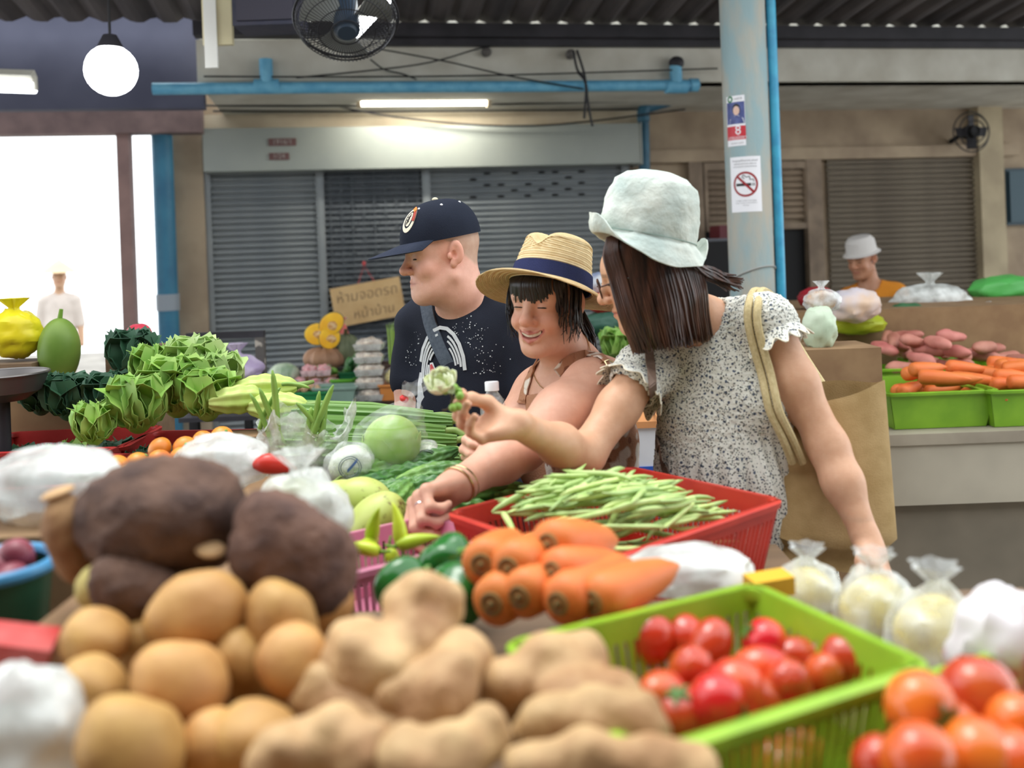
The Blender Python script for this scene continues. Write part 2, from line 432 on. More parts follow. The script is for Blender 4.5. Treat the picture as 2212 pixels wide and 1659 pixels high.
# cables
m_cab = M('black_cable', (30, 29, 32), rough=.6)
cabs = [((440, 165), (760, 166), (1100, 162), (1550, 148), 1.42), ((440, 228), (700, 229), (1100, 225), (1540, 214), .5), ((460, 240), (800, 241), (1180, 238), (1390, 236), .3),
        ((600, 200), (850, 252), (1150, 272), (1480, 236), .35), ((640, 168), (900, 140), (1030, 106), (1060, 100), 1.44), ((820, 106), (960, 132), (1110, 166), (1260, 192), 1.46), ((1060, 215), (1200, 212), (1380, 206), (1540, 196), .6), ((800, 128), (830, 150), (870, 160), (900, 172), 1.38)]
lbs = ('black cable strung across the white beam face', 'thin black cable along the soffit edge', 'thin black cable just above the hood', 'sagging black cable crossing the grey hood', 'thin slanting wire beside the fan', 'thin wire crossing down to the blue pipe', 'black cable to the right of the batten lamp', 'short grey wire below the fan')
for (a, b, c, d, t), lb in zip(cabs, lbs):
    solo('cable', tube(spline(wtube((a, b, c, d), t, 0), 6), .0055 if t > 1.1 else .0075, 6), m_cab, lb, 'cable')
hk = thing('cable_hanger', 'knotted black cable loop hanging from the beam over the blue pipe', 'cable', WP(WS(1262, 180, 1.47)[0], 1.47, 2.6))
for pts in (((1238, 108), (1247, 150), (1265, 180), (1262, 256)), ((1246, 108), (1262, 160), (1268, 205), (1274, 245), (1280, 273)), ((1250, 158), (1262, 172), (1268, 198), (1265, 215))):
    obj('strand', tube(spline(wtube(pts, 1.47, 0), 6), .009, 6), m_cab, hk, world=True)
for px, py in ((1050, 113), (1232, 118)):
    solo('insulator', xf(lathe([(0, -.03), (.03, -.03), (.034, 0), (.02, .02), (.012, .04), (0, .04)], 14), rot=(math.pi/2, 0, 0)), M('grey_porcelain', (120, 116, 112), (84, 80, 78), scale=20, rough=.6),
         'small grey knob under the dark purlin, '+('left one' if px < 1100 else 'right one by the hanging cable'), 'knob', WP(WS(px, py, 1.36)[0], 1.375, WS(px, py, 1.36)[1]), WROT)
# right shopfront
s0 = WS(1519, 430, .03)[0]; s1 = WS(1742, 430, .03)[0]; z1 = WS(1630, 374, .03)[1]; z0 = WS(1630, 482, .03)[1]
lv = thing('louvre_panel', 'brown slatted louvre over the dark doorway behind the pole', 'louvre', WP(s0, .01, z0), WROT)
n = 8
lm = mesh('slat', box(.02, s1-s0-.02, -.05, -.035, 0, (z1-z0)/n*.8), m_brown, False)
for k in range(n): obj('slat', lm, None, lv, loc=(0, 0, k*(z1-z0)/n+.01), rot=(-.45, 0, 0))
for x in (0, s1-s0-.03): obj('stile', box(x, x+.03, -.06, -.01, -.02, z1-z0+.03), m_brown, lv, smooth=False)
obj('rail', box(0, s1-s0, -.065, -.01, z1-z0+.03, z1-z0+.09), m_brown, lv, smooth=False); obj('rail', box(0, s1-s0, -.065, -.01, -.06, -.01), m_brown, lv, smooth=False)
struct('doorway_shade_1', join(box(s0+.02, s1-.02, -.008, -.002, 0, z0-.06)), m_black, W0, WROT)  # flat black sheet stands in for the shade inside the open doorway
for a, b in ((1490, 1519), (1742, 1775)):
    q0 = WS(a, 480, .05)[0]; q1 = WS(b, 480, .05)[0]
    struct('trim_7', box(q0, q1, -.08, 0, 0, z1+.12), m_brown, W0, WROT)
struct('trim_8', box(WS(1400, 362, .05)[0], WS(2200, 362, .05)[0], -.09, 0, z1+.1, z1+.2), m_beige, W0, WROT)
s0b = WS(1790, 480, .03)[0]; s1b = WS(2112, 480, .03)[0]
m_tan = M('tan_shutter', (132, 122, 106), (116, 106, 92), scale=3, rough=.6)
rs = thing('roller_shutter', 'tan brown roller shutter at the far right behind the vegetable stall', 'shutter', WP(s0b, .02, 0), WROT)
me = slat_mesh('slat', s1b-s0b, m_tan)
for k in range(int((z1+.1)/SP)): obj('slat', me, None, rs, loc=(0, 0, z1+.1-(k+1)*SP))
q0 = WS(2118, 480, .1)[0]; q1 = WS(2170, 480, .1)[0]
struct('wall_right', box(q0, q1, -.12, 0, 0, 2.6), M('sand_pillar', (190, 176, 146), (166, 152, 126), scale=3, rough=.8), W0, WROT)
s, z = WS(2200, 425, .05)
tb = thing('meter_box', 'dark teal metal box on the wall at the right edge', 'box', WP(s, .05, z), WROT)
obj('case', cbox(0, .005, 0, .3, .085, .5), M('dark_teal', (40, 66, 78), rough=.5), tb, smooth=False); obj('lid', cbox(0, -.055, 0, .26, .012, .45), M('dark_teal2', (50, 78, 90), rough=.5), tb, smooth=False)
# concrete pole with pipe and posters
pc = P(1622, 540, 4.5); PR = .108
pole = thing('concrete_pole', 'round weathered grey-blue concrete pole in front of the louvre', 'pole', (pc.x, pc.y, 0))
m_pole = M('weathered_pole', (180, 174, 160), (148, 172, 176), scale=7, rough=.8, bump=.3, bscale=50, detail=6, stretch=(1, 1, .35), lo=.42, hi=.62)
obj('shaft', tube([(0, 0, 0), (0, 0, 3.1)], PR, 32), m_pole, pole)
obj('wire_tie', tube([(PR*1.05*math.cos(a), PR*1.05*math.sin(a), 1.33+.05*math.sin(a+2.6)) for a in [i*2*math.pi/24 for i in range(25)]], .004, 6), M('grey_wire', (170, 170, 166), rough=.5), pole)
pp = solo('conduit_pipe', tube([(0, 0, 0), (0, 0, 3.1)], .023, 14), M('sky_blue_pipe', (70, 172, 206), (60, 150, 190), scale=16, rough=.35), 'slim sky-blue pipe strapped to the concrete pole', 'pipe', (pc.x+PR+.026, pc.y-.02, 0))
def wrap(u, v, r=PR+.0015):      # u along the surface, left to right as seen; v height
    a = -math.pi/2+u/r
    return (pc.x+r*math.cos(a), pc.y+r*math.sin(a), v)
def sheet(u0, u1, v0, v1, off=0.0, n=12): return grid(n, 2, lambda i, j: wrap(u0+(u1-u0)*i, v0+(v1-v0)*j, PR+.0015+off))
def wrapg(g, u, v, off): return [wrap(u+p[0], v+p[1], PR+.0015+off+p[2]) for p in g[0]], g[1]
m_paper = M('white_paper', (236, 236, 240), rough=.35); m_ink = M('black_ink', (28, 26, 30), rough=.5); m_red = M('sign_red', (150, 36, 40), rough=.4)
zc = P(1606, 398, 4.4).z; uc = -.042
ns = thing('no_smoking_sign', 'white no smoking notice with red ring pasted on the pole', 'sign', (pc.x, pc.y-PR, zc-.13))
obj('paper', sheet(uc-.077, uc+.077, zc-.132, zc+.132), m_paper, ns, world=True)
def ring2(r0, r1, n=40): return [(r*math.cos(2*math.pi*i/n), r*math.sin(2*math.pi*i/n), 0) for i in range(n) for r in (r0, r1)], [((2*i), (2*i+1), (2*((i+1) % n)+1), 2*((i+1) % n)) for i in range(n)]
def strip(x0, y0, x1, y1, w, k=8):
    d = Vector((x1-x0, y1-y0, 0)); nrm = Vector((-d.y, d.x, 0)).normalized()*w/2; V = []; F = []
    for i in range(k+1):
        p = Vector((x0, y0, 0))+d*i/k; V += [tuple(p+nrm), tuple(p-nrm)]
    for i in range(k): F.append((2*i, 2*i+1, 2*i+3, 2*i+2))
    return V, F
obj('cigarette', wrapg(join(strip(-.045, -.002, .027, -.002, .013), strip(.032, -.002, .036, -.002, .013), strip(.04, -.002, .044, -.002, .013)), uc, zc, .0004), m_ink, ns, world=True)
smk = [(.04, .012), (.036, .022), (.022, .022), (.02, .036), (.004, .034), (-.008, .044), (-.014, .034), (-.004, .026)]
sp = spline([(x, y, 0) for x, y in smk], 5)
obj('smoke_mark', wrapg(join(*[strip(a.x, a.y, b.x, b.y, .004, 1) for a, b in zip(sp, sp[1:])]), uc, zc, .0004), m_ink, ns, world=True)
obj('prohibition_ring', wrapg(join(ring2(.05, .06), strip(-.039, .039, .039, -.039, .0115)), uc, zc, .0007), m_red, ns, world=True)
tx = join(xf(text_g('ห้ามสูบบุหรี่ในอาคาร สถานที่', .0115, 0), (0, .112, 0)), xf(text_g('ฝ่าฝืนมีโทษปรับไม่เกิน 2000 บาท', .0085, 0), (0, .097, 0)), xf(text_g('พระราชบัญญัติควบคุมผลิตภัณฑ์ยาสูบ', .0075, 0), (0, .084, 0)), xf(text_g('It is illegal to smoke in this building', .007, 0), (0, -.078, 0)), xf(text_g('Violators are subject to a fine of 2000 baht', .006, 0), (0, -.089, 0)), xf(text_g('Smoke free', .006, 0), (0, -.1, 0)))
obj('lettering', wrapg(tx, uc, zc, .0004), m_ink, ns, smooth=False, world=True)
ze = P(1584, 258, 4.4).z; ue = -.076
ep = thing('election_sticker', 'torn campaign sticker with portrait and red number 8 on the pole', 'poster', (pc.x, pc.y-PR, ze-.13))
obj('paper', sheet(ue-.055, ue+.045, ze-.125, ze+.115), m_paper, ep, world=True)
obj('photo_ground', sheet(ue-.052, ue+.043, ze-.02, ze+.085, .0003), M('poster_navy', (58, 66, 120), (80, 92, 150), scale=30, rough=.4), ep, world=True)
obj('portrait_hair', wrapg(xf(lathe([(0, 0), (1, 0)], 20), (.002, .05, 0), sc=(.021, .026, 1)), ue, ze, .0005), m_ink, ep, world=True)
obj('portrait_face', wrapg(xf(lathe([(0, 0), (1, 0)], 20), (.002, .043, 0), sc=(.016, .022, 1)), ue, ze, .0008), M('poster_skin', (220, 184, 164), rough=.4), ep, world=True)
obj('portrait_shirt', wrapg(([(-.038, -.02, 0), (.041, -.02, 0), (.035, .005, 0), (.012, .02, 0), (-.008, .02, 0), (-.032, .005, 0)], [(0, 1, 2, 3, 4, 5)]), ue, ze, .0007), m_paper, ep, smooth=False, world=True)
obj('red_band', sheet(ue-.055, ue+.045, ze-.095, ze-.03, .0009), M('poster_red', (196, 44, 56), rough=.4), ep, world=True)
obj('number', wrapg(join(xf(text_g('8', .062, 0), (.008, -.052, 0)), xf(text_g('นายมนักยา', .022, 0), (.0, -.085, 0))), ue, ze, .0014), m_paper, ep, smooth=False, world=True)
obj('green_mark', wrapg(join(ring2(.008, .016)), ue-.03, ze+.1, .0006), M('poster_green', (40, 120, 70), rough=.4), ep, world=True)
obj('small_print', wrapg(join(xf(text_g('เบอร์ 8', .014, 0), (.012, .1, 0)), xf(text_g('โปรดเลือก เบอร์ 8', .009, 0), (0, -.112, 0))), ue, ze, .0006), m_ink, ep, smooth=False, world=True)

# ceiling fan with wire guard, behind it a tube lamp
fd = 3.6; fc = P(748, 40, fd)
fan = thing('orbit_fan', 'round ceiling fan in a dark wire guard', 'fan', fc)
FR = .2
fx = Vector((1, .15, 0)).normalized(); ft = Vector((.1, -.55, -.8)).normalized(); fx = (fx-ft*fx.dot(ft)).normalized(); fy = ft.cross(fx)
def fp(r, a, h): return fx*(r*math.cos(a))+fy*(r*math.sin(a))+ft*h
def circ(r, h, n=40): return [fp(r, 2*math.pi*i/n, h) for i in range(n+1)]
m_fan = M('fan_wire', (44, 44, 48), rough=.5, metal=.3)
obj('rim', tube(circ(FR, 0, 48), .006, 8), m_fan, fan)
obj('guard_rings', join(*[tube(circ(r, h), .0022, 5) for r, h in ((FR*.96, .03), (FR*.80, .06), (FR*.55, .075), (FR*.3, .08), (FR*.96, -.03), (FR*.8, -.06))]), m_fan, fan)
wire = []
for k in range(72):
    a = 2*math.pi*k/72
    wire.append(tube([fp(FR*.25, a, .08), fp(FR*.6, a+.06, .075), fp(FR*.88, a+.10, .055), fp(FR, a+.13, 0), fp(FR*.88, a+.1, -.055), fp(FR*.45, a+.05, -.07)], .0014, 4, False))
obj('guard_wires', join(*wire), m_fan, fan)
obj('hub', xfm(lathe([(0, .085), (.035, .085), (.05, .07), (.05, .0), (.045, -.12), (0, -.12)], 20), Matrix((fx, fy, ft)).transposed().to_4x4()), M('fan_hub', (48, 62, 78), rough=.35), fan)
for k in range(3):
    a0 = k*2*math.pi/3+.4
    obj('blade', slab(grid(8, 6, lambda i, j: fp(FR*(.22+.68*i), a0+(j-.5)*(1.0+.2*i), .03*(j-.5)*1.6)), .002), M('fan_blade', (138, 142, 140), rough=.4), fan)
obj('mount', tube([ft*(-.12), ft*(-.2)+Vector((0, 0, .1)), Vector((-.02, .1, .44))], .02, 8), m_fan, fan)
def tube_lamp(label, a, b, emit=14, r=.018):
    a = Vector(a); b = Vector(b); c = (a+b)/2; d = (b-a); t = thing('fluorescent_lamp', label, 'lamp', c)
    up = Vector((0, 0, .06))
    obj('tube', tube([a-c, b-c], r, 12), M('tube_glow_%g' % emit, (246, 250, 255), emit=emit), t)
    obj('housing', tube([a-c+up, b-c+up], .035, 4), m_white, t, smooth=False)
    for q in (a-c, b-c): obj('holder', tube([q+up, q-Vector((0, 0, .012))], .016, 8), m_white, t)
    return t
tube_lamp('lit tube lamp under the roof, seen through the fan guard', P(757, 88, 4.1), P(905, -75, 3.5))
tube_lamp('lit tube lamp under the roof at the upper left', P(-40, 186, 4.9), P(75, 190, 4.9), 5, .03)
# round bright lamp upper left
lc = P(240, 152, 4.2)
bl = thing('hanging_lamp', 'glaring round white lamp hanging under the roof at upper left', 'lamp', lc)
obj('globe', xf(ball(.115, .115, .115), (0, 0, 0)), M('globe_glow', (250, 252, 255), emit=7), bl)
obj('cap', xf(lathe([(0, .16), (.03, .16), (.05, .12), (.06, .10), (0, .1)], 16)), m_dark, bl)
obj('cord', tube([(0, 0, .15), (0, 0, .9)], .006, 6), m_cab, bl)
# pale board and dark loudspeaker box hung left of the fan
b0 = P(470, 30, 4.4)
pb = thing('hanging_board', 'pale cream board hanging under the roof left of the fan', 'board', b0)
obj('board', cbox(0, 0, .06, .14, .03, .42), M('cream_board', (222, 212, 172), (206, 196, 160), scale=4, rough=.6), pb, smooth=False)
obj('edge_strip', cbox(-.03, -.02, -.01, .06, .012, .5), M('white_strip', (236, 236, 230), rough=.5), pb, smooth=False)
obj('hook_wire', tube([(0, 0, .25), (0, 0, .62)], .005, 5), m_cab, pb)
b1 = P(585, 36, 4.2)
sb = thing('hanging_box', 'dark navy box hanging under the roof beside the fan', 'box', b1)
obj('case', cbox(0, 0, .05, .29, .2, .22), M('navy_case', (46, 48, 66), (62, 60, 74), scale=10, rough=.6), sb, smooth=False)
obj('front_grille', cbox(0, -.105, .05, .25, .01, .18), M('navy_case2', (60, 58, 70), rough=.7), sb, smooth=False)
for x in (-.12, .12): obj('strap', cbox(x, 0, .38, .015, .015, .5), m_dark, sb, smooth=False)
# wall fan right
s, z = WS(2098, 285, .3)
wf = thing('wall_fan', 'dark round wall fan at the upper right', 'fan', WP(s, .3, z), WROT)
obj('guard', join(*[xf(tube([(r*math.cos(2*math.pi*i/28), 0, r*math.sin(2*math.pi*i/28)) for i in range(29)], .006, 5), (0, -h, 0)) for r, h in ((.17, 0), (.14, .04), (.09, .055), (.04, .06))]), m_fan, wf)
obj('motor', xf(lathe([(0, -.05), (.05, -.05), (.06, .05), (.04, .12), (0, .12)], 16), rot=(-math.pi/2, 0, 0)), m_black, wf)
for k in range(4): obj('blade', xf(cbox(.08, 0, 0, .13, .006, .08), rot=(.4, k*math.pi/2, 0)), m_dark, wf, smooth=False)
obj('bracket', tube([(0, .1, 0), (0, .28, -.05)], .02, 6), m_black, wf)
# ------------------------------------------------------------ implicit bodies: smooth unions meshed with surface nets
class SDF:
    def __init__(s): s.ops = []
    def add(s, mode, fn, lo, hi, k): s.ops.append((mode, fn, np.array(lo, float), np.array(hi, float), k))
    def cone(s, a, b, ra, rb, k=.02, mode='u'):
        a = np.array(a, float); b = np.array(b, float); ba = b-a; L = float(ba@ba)+1e-12; r = max(ra, rb)
        def fn(x, y, z):
            px, py, pz = x-a[0], y-a[1], z-a[2]
            t = np.clip((px*ba[0]+py*ba[1]+pz*ba[2])/L, 0, 1)
            return np.sqrt((px-t*ba[0])**2+(py-t*ba[1])**2+(pz-t*ba[2])**2)-(ra+(rb-ra)*t)
        s.add(mode, fn, np.minimum(a, b)-r, np.maximum(a, b)+r, k)
    def chain(s, pts, rs, k=.02, mode='u'):
        for i in range(len(pts)-1): s.cone(pts[i], pts[i+1], rs[i], rs[i+1], k, mode)
    def ell(s, c, r, R=None, k=.02, mode='u'):
        c = np.array(c, float); r = np.array(r, float); R = np.eye(3) if R is None else np.array(R, float)
        e = np.abs(R)@r
        def fn(x, y, z):
            px, py, pz = x-c[0], y-c[1], z-c[2]
            q = [px*R[0, i]+py*R[1, i]+pz*R[2, i] for i in range(3)]
            k0 = np.sqrt((q[0]/r[0])**2+(q[1]/r[1])**2+(q[2]/r[2])**2); k1 = np.sqrt((q[0]/r[0]**2)**2+(q[1]/r[1]**2)**2+(q[2]/r[2]**2)**2)
            return k0*(k0-1)/np.maximum(k1, 1e-9)
        s.add(mode, fn, c-e, c+e, k)
    def cut(s, c, n, k=.004, lo=(-50,)*3, hi=(50,)*3):
        c = np.array(c, float); n = np.array(n, float); n /= np.linalg.norm(n)
        def fn(x, y, z): return -((x-c[0])*n[0]+(y-c[1])*n[1]+(z-c[2])*n[2])
        s.add('s', fn, lo, hi, k)
    def eval(s, xs, ys, zs):
        f = np.full((len(xs), len(ys), len(zs)), .4, np.float32)
        h = xs[1]-xs[0]
        for mode, fn, lo, hi, k in s.ops:
            m = 2*k+4*h; sl = []
            for ax, l, u in zip((xs, ys, zs), lo, hi): sl.append(slice(np.searchsorted(ax, l-m), np.searchsorted(ax, u+m)))
            if any(q.stop <= q.start for q in sl): continue
            sl = tuple(sl)
            d = fn(xs[sl[0]][:, None, None], ys[sl[1]][None, :, None], zs[sl[2]][None, None, :]).astype(np.float32)
            a = f[sl]
            if mode == 'u':
                hh = np.maximum(k-np.abs(a-d), 0)/k; f[sl] = np.minimum(a, d)-hh*hh*k*.25
            else:
                d = -d; hh = np.maximum(k-np.abs(a-d), 0)/k; f[sl] = np.maximum(a, d)+hh*hh*k*.25
        return f
    def bounds(s):
        U = [o for o in s.ops if o[0] == 'u']
        return np.min([o[2] for o in U], 0)-.03, np.max([o[3] for o in U], 0)+.03
    def mesh(s, h, lo=None, hi=None):
        l, u = s.bounds()
        lo = l if lo is None else np.maximum(l, lo); hi = u if hi is None else np.minimum(u, hi)
        ax = [np.arange(lo[i], hi[i]+h, h) for i in range(3)]
        return nets(s.eval(*ax), *ax)
def nets(f, xs, ys, zs):
    s = f < 0
    c = np.zeros(tuple(n-1 for n in s.shape), np.uint8)
    for i in (0, 1):
        for j in (0, 1):
            for k in (0, 1): c += s[i:s.shape[0]-1+i, j:s.shape[1]-1+j, k:s.shape[2]-1+k]
    act = (c > 0) & (c < 8)
    I = np.argwhere(act); idx = np.full(act.shape, -1, np.int64); idx[act] = np.arange(len(I))
    corner = [(i, j, k) for i in (0, 1) for j in (0, 1) for k in (0, 1)]
    vals = {o: f[I[:, 0]+o[0], I[:, 1]+o[1], I[:, 2]+o[2]] for o in corner}
    pos = np.zeros((len(I), 3)); cnt = np.zeros(len(I))
    for a in corner:
        for d in range(3):
            if a[d]: continue
            b = list(a); b[d] = 1; b = tuple(b)
            va, vb = vals[a], vals[b]; m = (va < 0) != (vb < 0)
            t = np.where(m, va/np.where(m, va-vb, 1), 0)
            p = np.array(a, float)[None, :].repeat(len(I), 0); p[:, d] += t
            pos[m] += p[m]; cnt[m] += 1
    pos = pos/cnt[:, None]+I
    V = np.stack([np.interp(pos[:, d], np.arange(len(ax)), ax) for d, ax in enumerate((xs, ys, zs))], 1)
    F = []
    for d in range(3):
        e1, e2 = (d+1) % 3, (d+2) % 3
        A = [slice(None)]*3; B = [slice(None)]*3
        A[d] = slice(0, -1); B[d] = slice(1, None)
        for e in (e1, e2): A[e] = slice(1, -1); B[e] = slice(1, -1)
        sa, sb = s[tuple(A)], s[tuple(B)]
        for flip, m in ((False, sa & ~sb), (True, ~sa & sb)):
            q = np.argwhere(m)
            if not len(q): continue
            q[:, e1] += 1; q[:, e2] += 1
            def cell(o1, o2):
                r = q.copy(); r[:, e1] += o1; r[:, e2] += o2; return idx[r[:, 0], r[:, 1], r[:, 2]]
            quad = np.stack([cell(-1, -1), cell(0, -1), cell(0, 0), cell(-1, 0)], 1)
            F.append(quad[:, ::-1] if flip else quad)
    F = np.concatenate(F) if F else np.zeros((0, 4), int)
    return V, F
def np_obj(name, V, F, mat, parent, col=None, label=None, relax=0, cat=None):
    V = np.asarray(V, float)
    if relax:
        n = len(V)
        for it in range(relax):
            acc = np.zeros_like(V); ct = np.zeros(n)
            for a in range(F.shape[1]):
                b = (a+1) % F.shape[1]
                np.add.at(acc, F[:, a], V[F[:, b]]); np.add.at(ct, F[:, a], 1); np.add.at(acc, F[:, b], V[F[:, a]]); np.add.at(ct, F[:, b], 1)
            V = .5*V+.5*acc/np.maximum(ct, 1)[:, None]
    me = bpy.data.meshes.new(name)
    off = np.array(parent.location) if parent else np.zeros(3)
    me.from_pydata((V-off).tolist(), [], F.tolist()); me.materials.append(mat)
    me.polygons.foreach_set('use_smooth', [True]*len(me.polygons))
    if col is not None:
        at = me.color_attributes.new('col', 'FLOAT_COLOR', 'POINT')
        C = np.ones((len(V), 4), np.float32); C[:, :3] = col; at.data.foreach_set('color', C.ravel())
    me.update()
    o = bpy.data.objects.new(name, me); COL.objects.link(o)
    if parent: o.parent = parent
    if label: o['label'] = label
    return o
def merge(*ms):
    V = []; F = []; n = 0
    for v, f in ms: V.append(v); F.append(f+n); n += len(v)
    return np.concatenate(V), np.concatenate(F)
def multi(S, h, fine):
    "coarse mesh with finer meshes inside the boxes in fine [(lo, hi, h)]"
    V, F = S.mesh(h); parts = []
    c = V[F].mean(1); keep = np.ones(len(F), bool)
    for lo, hi, hf in fine:
        lo = np.array(lo); hi = np.array(hi)
        ins = np.all((c > lo+h*.6) & (c < hi-h*.6), 1); keep &= ~ins
        v, f = S.mesh(hf, lo, hi); parts.append((v, f))
    return merge((V, F[keep]), *parts)
class Fr:
    "local frame: x = the person's right, y = forward, z = up"
    def __init__(s, o, fwd, up=(0, 0, 1), sc=1.0):
        y = Vector(fwd).normalized(); z = Vector(up); z = (z-y*z.dot(y)).normalized(); x = y.cross(z)
        s.R = np.array(Matrix((x, y, z)).transposed()); s.o = np.array(o, float); s.s = sc
    def __call__(s, *p): return s.o+s.R@(np.array(p, float)*s.s)
    def inv(s, V): return ((V-s.o)@s.R)/s.s
    def M4(s):
        m = Matrix(s.R.tolist()).to_4x4()*1.0
        for i in range(3):
            for j in range(3): m[i][j] *= s.s
            m[i][3] = s.o[i]
        return m

def head_ops(S, H, male=False, smile=False, ears=True, nose=1.0):
    s = H.s
    def E(c, r, k=.015, mode='u'): S.ell(H(*c), np.array(r)*s, H.R, k*s, mode)
    def Cn(a, b, ra, rb, k=.012, mode='u'): S.cone(H(*a), H(*b), ra*s, rb*s, k*s, mode)
    E((0, -.012, .036), (.076, .098, .087)); E((0, .030, -.030), (.060, .062, .085), .03)
    jw = .060 if male else .052
    for sg in (-1, 1):
        Cn((sg*jw, .0, -.058), (sg*.018, .070, -.098), .020, .018, .03)
        E((sg*.036, .062, -.030), (.026, .024, .026), .02)
        if smile: E((sg*.040, .072, -.036), (.019, .018, .017), .014)
    E((0, .072, -.100), (.022, .018, .018), .02)
    E((0, .070, .030), (.058, .024, .030), .03)
    for sg in (-1, 1): E((sg*.032, .101, .006), (.020, .014, .0115), .012, 's')
    for sg in (-1, 1): E((sg*.031, .0775, .006), (.0175, .0130, .0125), .006)
    Cn((0, .086, .016), (0, .112, -.022), .0085*nose, .0105*nose, .012)
    E((0, .1115, -.027), (.0135*nose, .0125*nose, .0115*nose), .008)
    for sg in (-1, 1): E((sg*.0125*nose, .100, -.031), (.0085*nose, .0105*nose, .0085*nose), .006)
    for sg in (-1, 1): E((sg*.0065, .108, -.0385), (.004, .005, .003), .003, 's')
    # mouth
    E((0, .078, -.062), (.030, .016, .022), .015)
    if smile:
        up = [(-.035, .074, -.047), (-.018, .0935, -.056), (0, .0985, -.0585), (.018, .0935, -.056), (.035, .074, -.047)]
        lw = [(-.034, .074, -.049), (-.018, .0915, -.073), (0, .096, -.0785), (.018, .0915, -.073), (.034, .074, -.049)]
        for a, b in zip(up, up[1:]): Cn(a, b, .0044, .0044, .006)
        for a, b in zip(lw, lw[1:]): Cn(a, b, .0050, .0050, .006)
        for dy, r in ((.004, .0052), (-.003, .0056)):
            mid = [(-.030, .078+dy, -.0510), (-.016, .0945+dy, -.0635), (0, .0985+dy, -.0670), (.016, .0945+dy, -.0635), (.030, .078+dy, -.0510)]
            for a, b in zip(mid, mid[1:]): Cn(a, b, r*(.55 if a[0] < -.02 else 1), r*(.55 if b[0] > .02 else 1), .002, 's')
        for sg in (-1, 1): Cn((sg*.019, .106, -.030), (sg*.041, .088, -.056), .003, .0025, .008, 's')
    else:
        for sg in (-1, 1):
            Cn((0, .094, -.0575), (sg*.023, .082, -.0600), .0050, .0028, .006); Cn((0, .0925, -.0680), (sg*.021, .081, -.0635), .0058, .0030, .006)
        if male:
            for sg in (-1, 1): Cn((sg*.019, .103, -.034), (sg*.036, .084, -.064), .0030, .0030, .008, 's')
        for sg in (-1, 1): Cn((0, .1005, -.0625), (sg*.024, .0875, -.0625), .0018, .0018, .003, 's')
    if ears:
        for sg in (-1, 1):
            Re = H.R@np.array(Matrix.Rotation(sg*.45, 3, 'Z'))
            S.ell(H(sg*.0825, -.012, .004), np.array((.0075, .019, .032))*s, Re, .005*s); E((sg*.078, -.002, -.024), (.006, .010, .011), .005)
            S.ell(H(sg*.0925, -.006, .006), np.array((.0085, .0115, .022))*s, Re, .0025*s, 's')
            S.ell(H(sg*.084, -.004, -.002), np.array((.007, .007, .011))*s, Re, .0025*s, 's')
            E((sg*.079, .008, -.004), (.006, .005, .009), .004)
def skin_cols(V, H, base, lip, brow, hair=None, blush=.35, male=False, smile=False):
    base = np.array(lin(base)[:3]); lip = np.array(lin(lip)[:3]); brow = np.array(lin(brow)[:3])
    C = np.repeat(base[None], len(V), 0); q = H.inv(V); x, y, z = q[:, 0], q[:, 1], q[:, 2]; ax = np.abs(x)
    def mixin(w, c): C[:] = C*(1-w[:, None])+np.array(c)[None]*w[:, None]
    def g(d, a): return np.exp(-(d/a)**2)
    near = np.linalg.norm(q, axis=1) < .17
    red = base*np.array((1.0, .72, .66))
    fr = (y > .02) & near
    mixin(blush*fr*g(np.sqrt((ax-.04)**2+(z+.03)**2), .025), red)
    mixin(blush*1.2*fr*g(np.sqrt(x**2+(z+.028)**2), .014), red)
    mixin(.5*near*(ax > .066)*g(np.sqrt((y+.006)**2+(z)**2), .04), red)
    zl = -.0625 if not smile else -.066+.35*ax*0
    yy = z-(-.0630) if not smile else z-(-.0675+13*ax**2)
    wlip = ((np.abs(yy) < (.0078 if not smile else .0165)-ax*(.14 if not smile else .33)) & (ax < (.024 if not smile else .036)) & (y > .074) & near).astype(float)
    if not smile: wlip = near*(y > .074)*np.exp(-(yy/.0065)**4)*np.exp(-(ax/.023)**6)
    mixin(wlip*(.45 if male else .75), lip)
    if not smile: mixin(.65*near*(y > .07)*np.exp(-((z+.0628)/.0018)**2)*np.exp(-(ax/.026)**6), base*np.array((.45, .25, .22)))  # shade of the crease between the lips, painted as a dark red line
    wb = ((np.abs(z-(.0245+.10*ax-2.4*ax**2)) < .0042) & (ax > .012) & (ax < .048) & (y > .055) & near).astype(float)
    mixin(wb*(.35 if male else .45), brow)
    if hair is not None:
        hc = np.array(lin(hair)[:3]); hw = np.clip((z-(.012+.9*np.clip(y+.012, -.06, .3)))/.012, 0, 1)*((y < .045) | (z > .07))*near*(ax < .09)
        hw *= ~((ax > .074) & (np.abs(y+.006) < .022) & (z < .034))
        mixin(hw*.72, hc)
    return C
def eye_parts(p, H, lid=.0005, look=0.0, col=(30, 20, 18), hh=.0022):
    for sg in (-1, 1):
        V, F = ball(.0125, .0035, hh, 14, 8)
        V = [H(v[0]+sg*.031, v[1]+.0885-6.0*v[0]**2, v[2]+.0035-8*v[0]**2*(1 if hh < .003 else .5)+look) for v in V]
        np_obj('eye', V, np.array([f if len(f) == 4 else f+(f[2],) for f in F]), M('dark_eye', col, rough=.15), p)
        lash = [H(sg*.031+u, .0895-6.0*u*u, .0035+hh*.8-8*u*u+look) for u in np.linspace(-.0145, .0145, 9)]
        obj('eyelash', tube([Vector(q)-p.location for q in lash], [.0006*H.s]+[.0012*H.s]*7+[.0006*H.s], 6), M('lash', (28, 20, 18), rough=.6), p)
def limb(S, pts, rs, k=.03): S.chain([np.array(p) for p in pts], rs, k)
